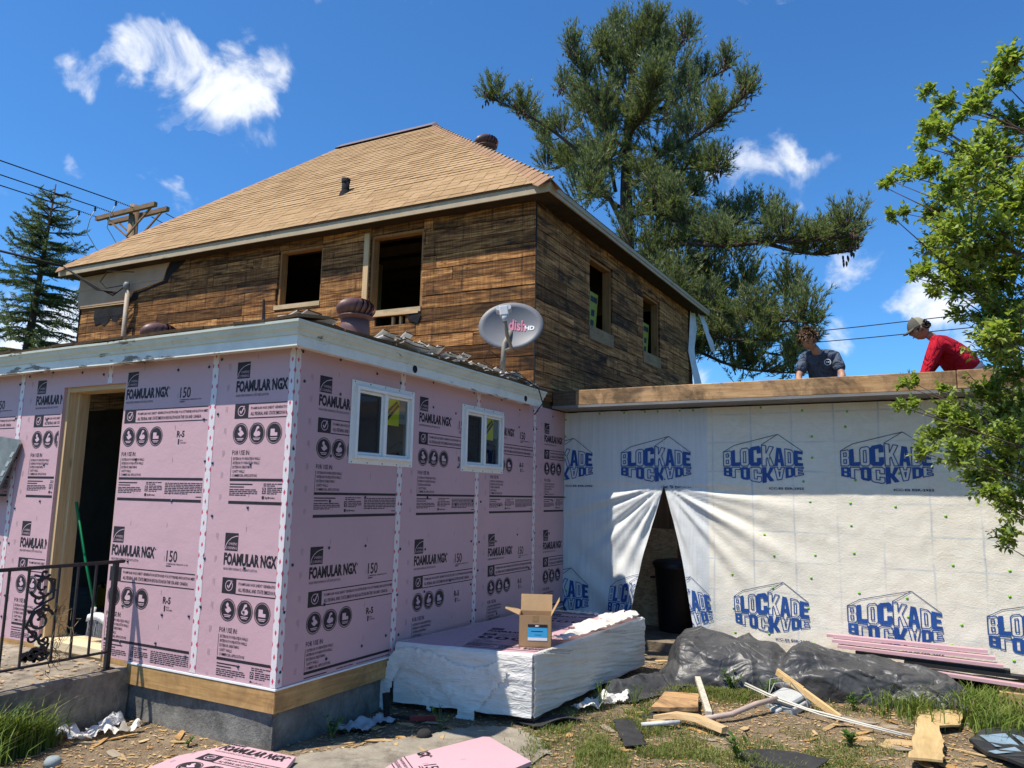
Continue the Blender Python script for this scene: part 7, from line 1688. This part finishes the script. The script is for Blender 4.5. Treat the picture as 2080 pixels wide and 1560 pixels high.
def worker1():
    b = (2.79, 5.2, 2.36); t = thing('person', b, 'kneeling worker in slate t-shirt with brown hair looking down behind the edge beam', 'person', 'workers on the flat roof')
    pel, bel, chs, nck, hdb = Vector((2.82, 5.42, 2.52)), Vector((2.81, 5.36, 2.66)), Vector((2.79, 5.2, 2.815)), Vector((2.765, 5.1, 2.915)), Vector((2.735, 5.05, 2.96))
    sl, sr = Vector((2.64, 5.2, 2.84)), Vector((2.955, 5.22, 2.835)); el, er = Vector((2.57, 5.1, 2.6)), Vector((3.03, 5.12, 2.6)); wl2, wr2 = Vector((2.66, 4.86, 2.44)), Vector((2.95, 4.88, 2.44))
    kl, kr = Vector((2.66, 5.02, 2.42)), Vector((2.98, 5.04, 2.42)); fl, fr = Vector((2.68, 5.5, 2.42)), Vector((2.97, 5.5, 2.42)); hl, hr = Vector((2.73, 5.42, 2.5)), Vector((2.91, 5.42, 2.5)); tl, tr2 = Vector((2.68, 5.62, 2.4)), Vector((2.97, 5.62, 2.4))
    V = [pel, bel, chs, nck, hdb, sl, el, wl2, sr, er, wr2, hl, kl, fl, hr, kr, fr]; E = [(0, 1), (1, 2), (2, 3), (3, 4), (2, 5), (5, 6), (6, 7), (2, 8), (8, 9), (9, 10), (0, 11), (11, 12), (12, 13), (0, 14), (14, 15), (15, 16)]
    skin_mesh('body', V, E, [.08, .08, .075, .048, .05, .045, .038, .028, .045, .038, .028, .08, .055, .045, .08, .055, .045], MAT['skin'], t)
    sl2 = sl.lerp(el, .75); sr2 = sr.lerp(er, .75)
    skin_mesh('shirt', [pel, bel, chs, chs.lerp(nck, .72), sl, sl2, sr, sr2], [(0, 1), (1, 2), (2, 3), (2, 4), (4, 5), (2, 6), (6, 7)], [(.16, .12), (.165, .13), (.165, .135), .078, .08, .068, .08, .068], MAT['navy_tee'], t)
    skin_mesh('trousers', [pel, hl, kl, fl, hr, kr, fr], [(0, 1), (1, 2), (2, 3), (0, 4), (4, 5), (5, 6)], [.12, .095, .07, .055, .095, .07, .055], MAT['jeans'], t)
    for a, c in ((fl, tl), (fr, tr2)): skin_mesh('boot', [a, a.lerp(c, .4), c], [(0, 1), (1, 2)], [.05, .052, .035], MAT['boot'], t, 1)
    m = MB(); ec = Vector((2.885, 5.083, 2.765)); n = 14
    for k in range(n):
        a0, a1 = 6.283*k/n, 6.283*(k+1)/n; m.add([ec+Vector((r*math.cos(a), -.0, r*math.sin(a))) for r, a in ((.036, a0), (.036, a1), (.03, a1), (.03, a0))], [(0, 1, 2, 3)])
    m.add([ec+Vector((x, 0, z)) for x, z in ((-.018, -.006), (.018, -.006), (.018, .008), (-.018, .008))], [(0, 1, 2, 3)]); m.put('emblem', MAT['whitel'], t)
    head(t, (2.705, 5.0, 3.01), (-.28, -.75, -.62), (-.1, -.5, 1), MAT['skin'], simple('brown hair', (.13, .072, .035), .6, .3, 30)); hand(t, wl2, (.1, -.5, -.5), MAT['skin']); hand(t, wr2, (-.1, -.5, -.5), MAT['skin'], -1)
worker1()
def worker2():
    t = thing('person', (4.1, 5.1, 2.36), 'worker in red long-sleeved shirt and khaki cap bending forward behind the edge beam', 'person', 'workers on the flat roof')
    pel, bel, chs, nck, hdb = Vector((4.2, 5.26, 2.56)), Vector((4.15, 5.22, 2.72)), Vector((4.03, 5.13, 2.85)), Vector((3.9, 5.06, 2.96)), Vector((3.85, 5.04, 3.0))
    s1, s2 = Vector((3.95, 4.97, 2.88)), Vector((4.0, 5.27, 2.88)); e1, e2 = Vector((3.86, 4.93, 2.66)), Vector((3.86, 5.3, 2.66)); w1, w2 = Vector((3.78, 4.86, 2.46)), Vector((3.72, 5.2, 2.46))
    h1, h2 = Vector((4.33, 5.17, 2.6)), Vector((4.33, 5.34, 2.6)); k1, k2 = Vector((4.02, 5.1, 2.44)), Vector((4.02, 5.4, 2.44)); f1, f2 = Vector((4.42, 5.12, 2.42)), Vector((4.42, 5.42, 2.42))
    V = [pel, bel, chs, nck, hdb, s1, e1, w1, s2, e2, w2, h1, k1, f1, h2, k2, f2]; E = [(0, 1), (1, 2), (2, 3), (3, 4), (2, 5), (5, 6), (6, 7), (2, 8), (8, 9), (9, 10), (0, 11), (11, 12), (12, 13), (0, 14), (14, 15), (15, 16)]
    skin_mesh('body', V, E, [.08, .08, .06, .045, .05, .03, .03, .026, .03, .03, .026, .08, .055, .045, .08, .055, .045], MAT['skin2'], t)
    skin_mesh('shirt', [pel, bel, chs, chs.lerp(nck, .65), s1, e1, e1.lerp(w1, .9), s2, e2, e2.lerp(w2, .9)], [(0, 1), (1, 2), (2, 3), (2, 4), (4, 5), (5, 6), (2, 7), (7, 8), (8, 9)], [(.19, .17), (.19, .18), (.18, .17), .085, .09, .065, .045, .09, .065, .045], MAT['red_tee'], t)
    skin_mesh('trousers', [pel, h1, k1, f1, h2, k2, f2], [(0, 1), (1, 2), (2, 3), (0, 4), (4, 5), (5, 6)], [.12, .095, .07, .055, .095, .07, .055], MAT['jeans'], t)
    for a in (f1, f2): skin_mesh('boot', [a, a+Vector((.05, 0, 0)), a+Vector((.12, 0, -.02))], [(0, 1), (1, 2)], [.05, .052, .035], MAT['boot'], t, 1)
    m = MB()
    for k in range(3): m.add([Vector((3.875+x+.012*k, 4.955-.01*k, 2.825-.028*k+z)) for x, z in ((0, 0), (.06-.012*k, -.012), (.06-.012*k, -.03), (0, -.018))], [(0, 1, 2, 3)])
    m.put('shirt_print', MAT['whitel'], t)
    head(t, (3.785, 5.03, 3.045), (-.86, -.28, -.42), (-.35, -.05, 1), MAT['skin2'], simple('dark curly hair', (.018, .013, .01), .6, .3, 30), [simple('cap khaki dark', (.1, .095, .075), .9, .2), simple('cap mesh', (.26, .24, .17), .9, .15)], True); hand(t, w1, (-.25, -.25, -.6), MAT['skin2']); hand(t, w2, (-.3, -.2, -.6), MAT['skin2'], -1)
worker2()
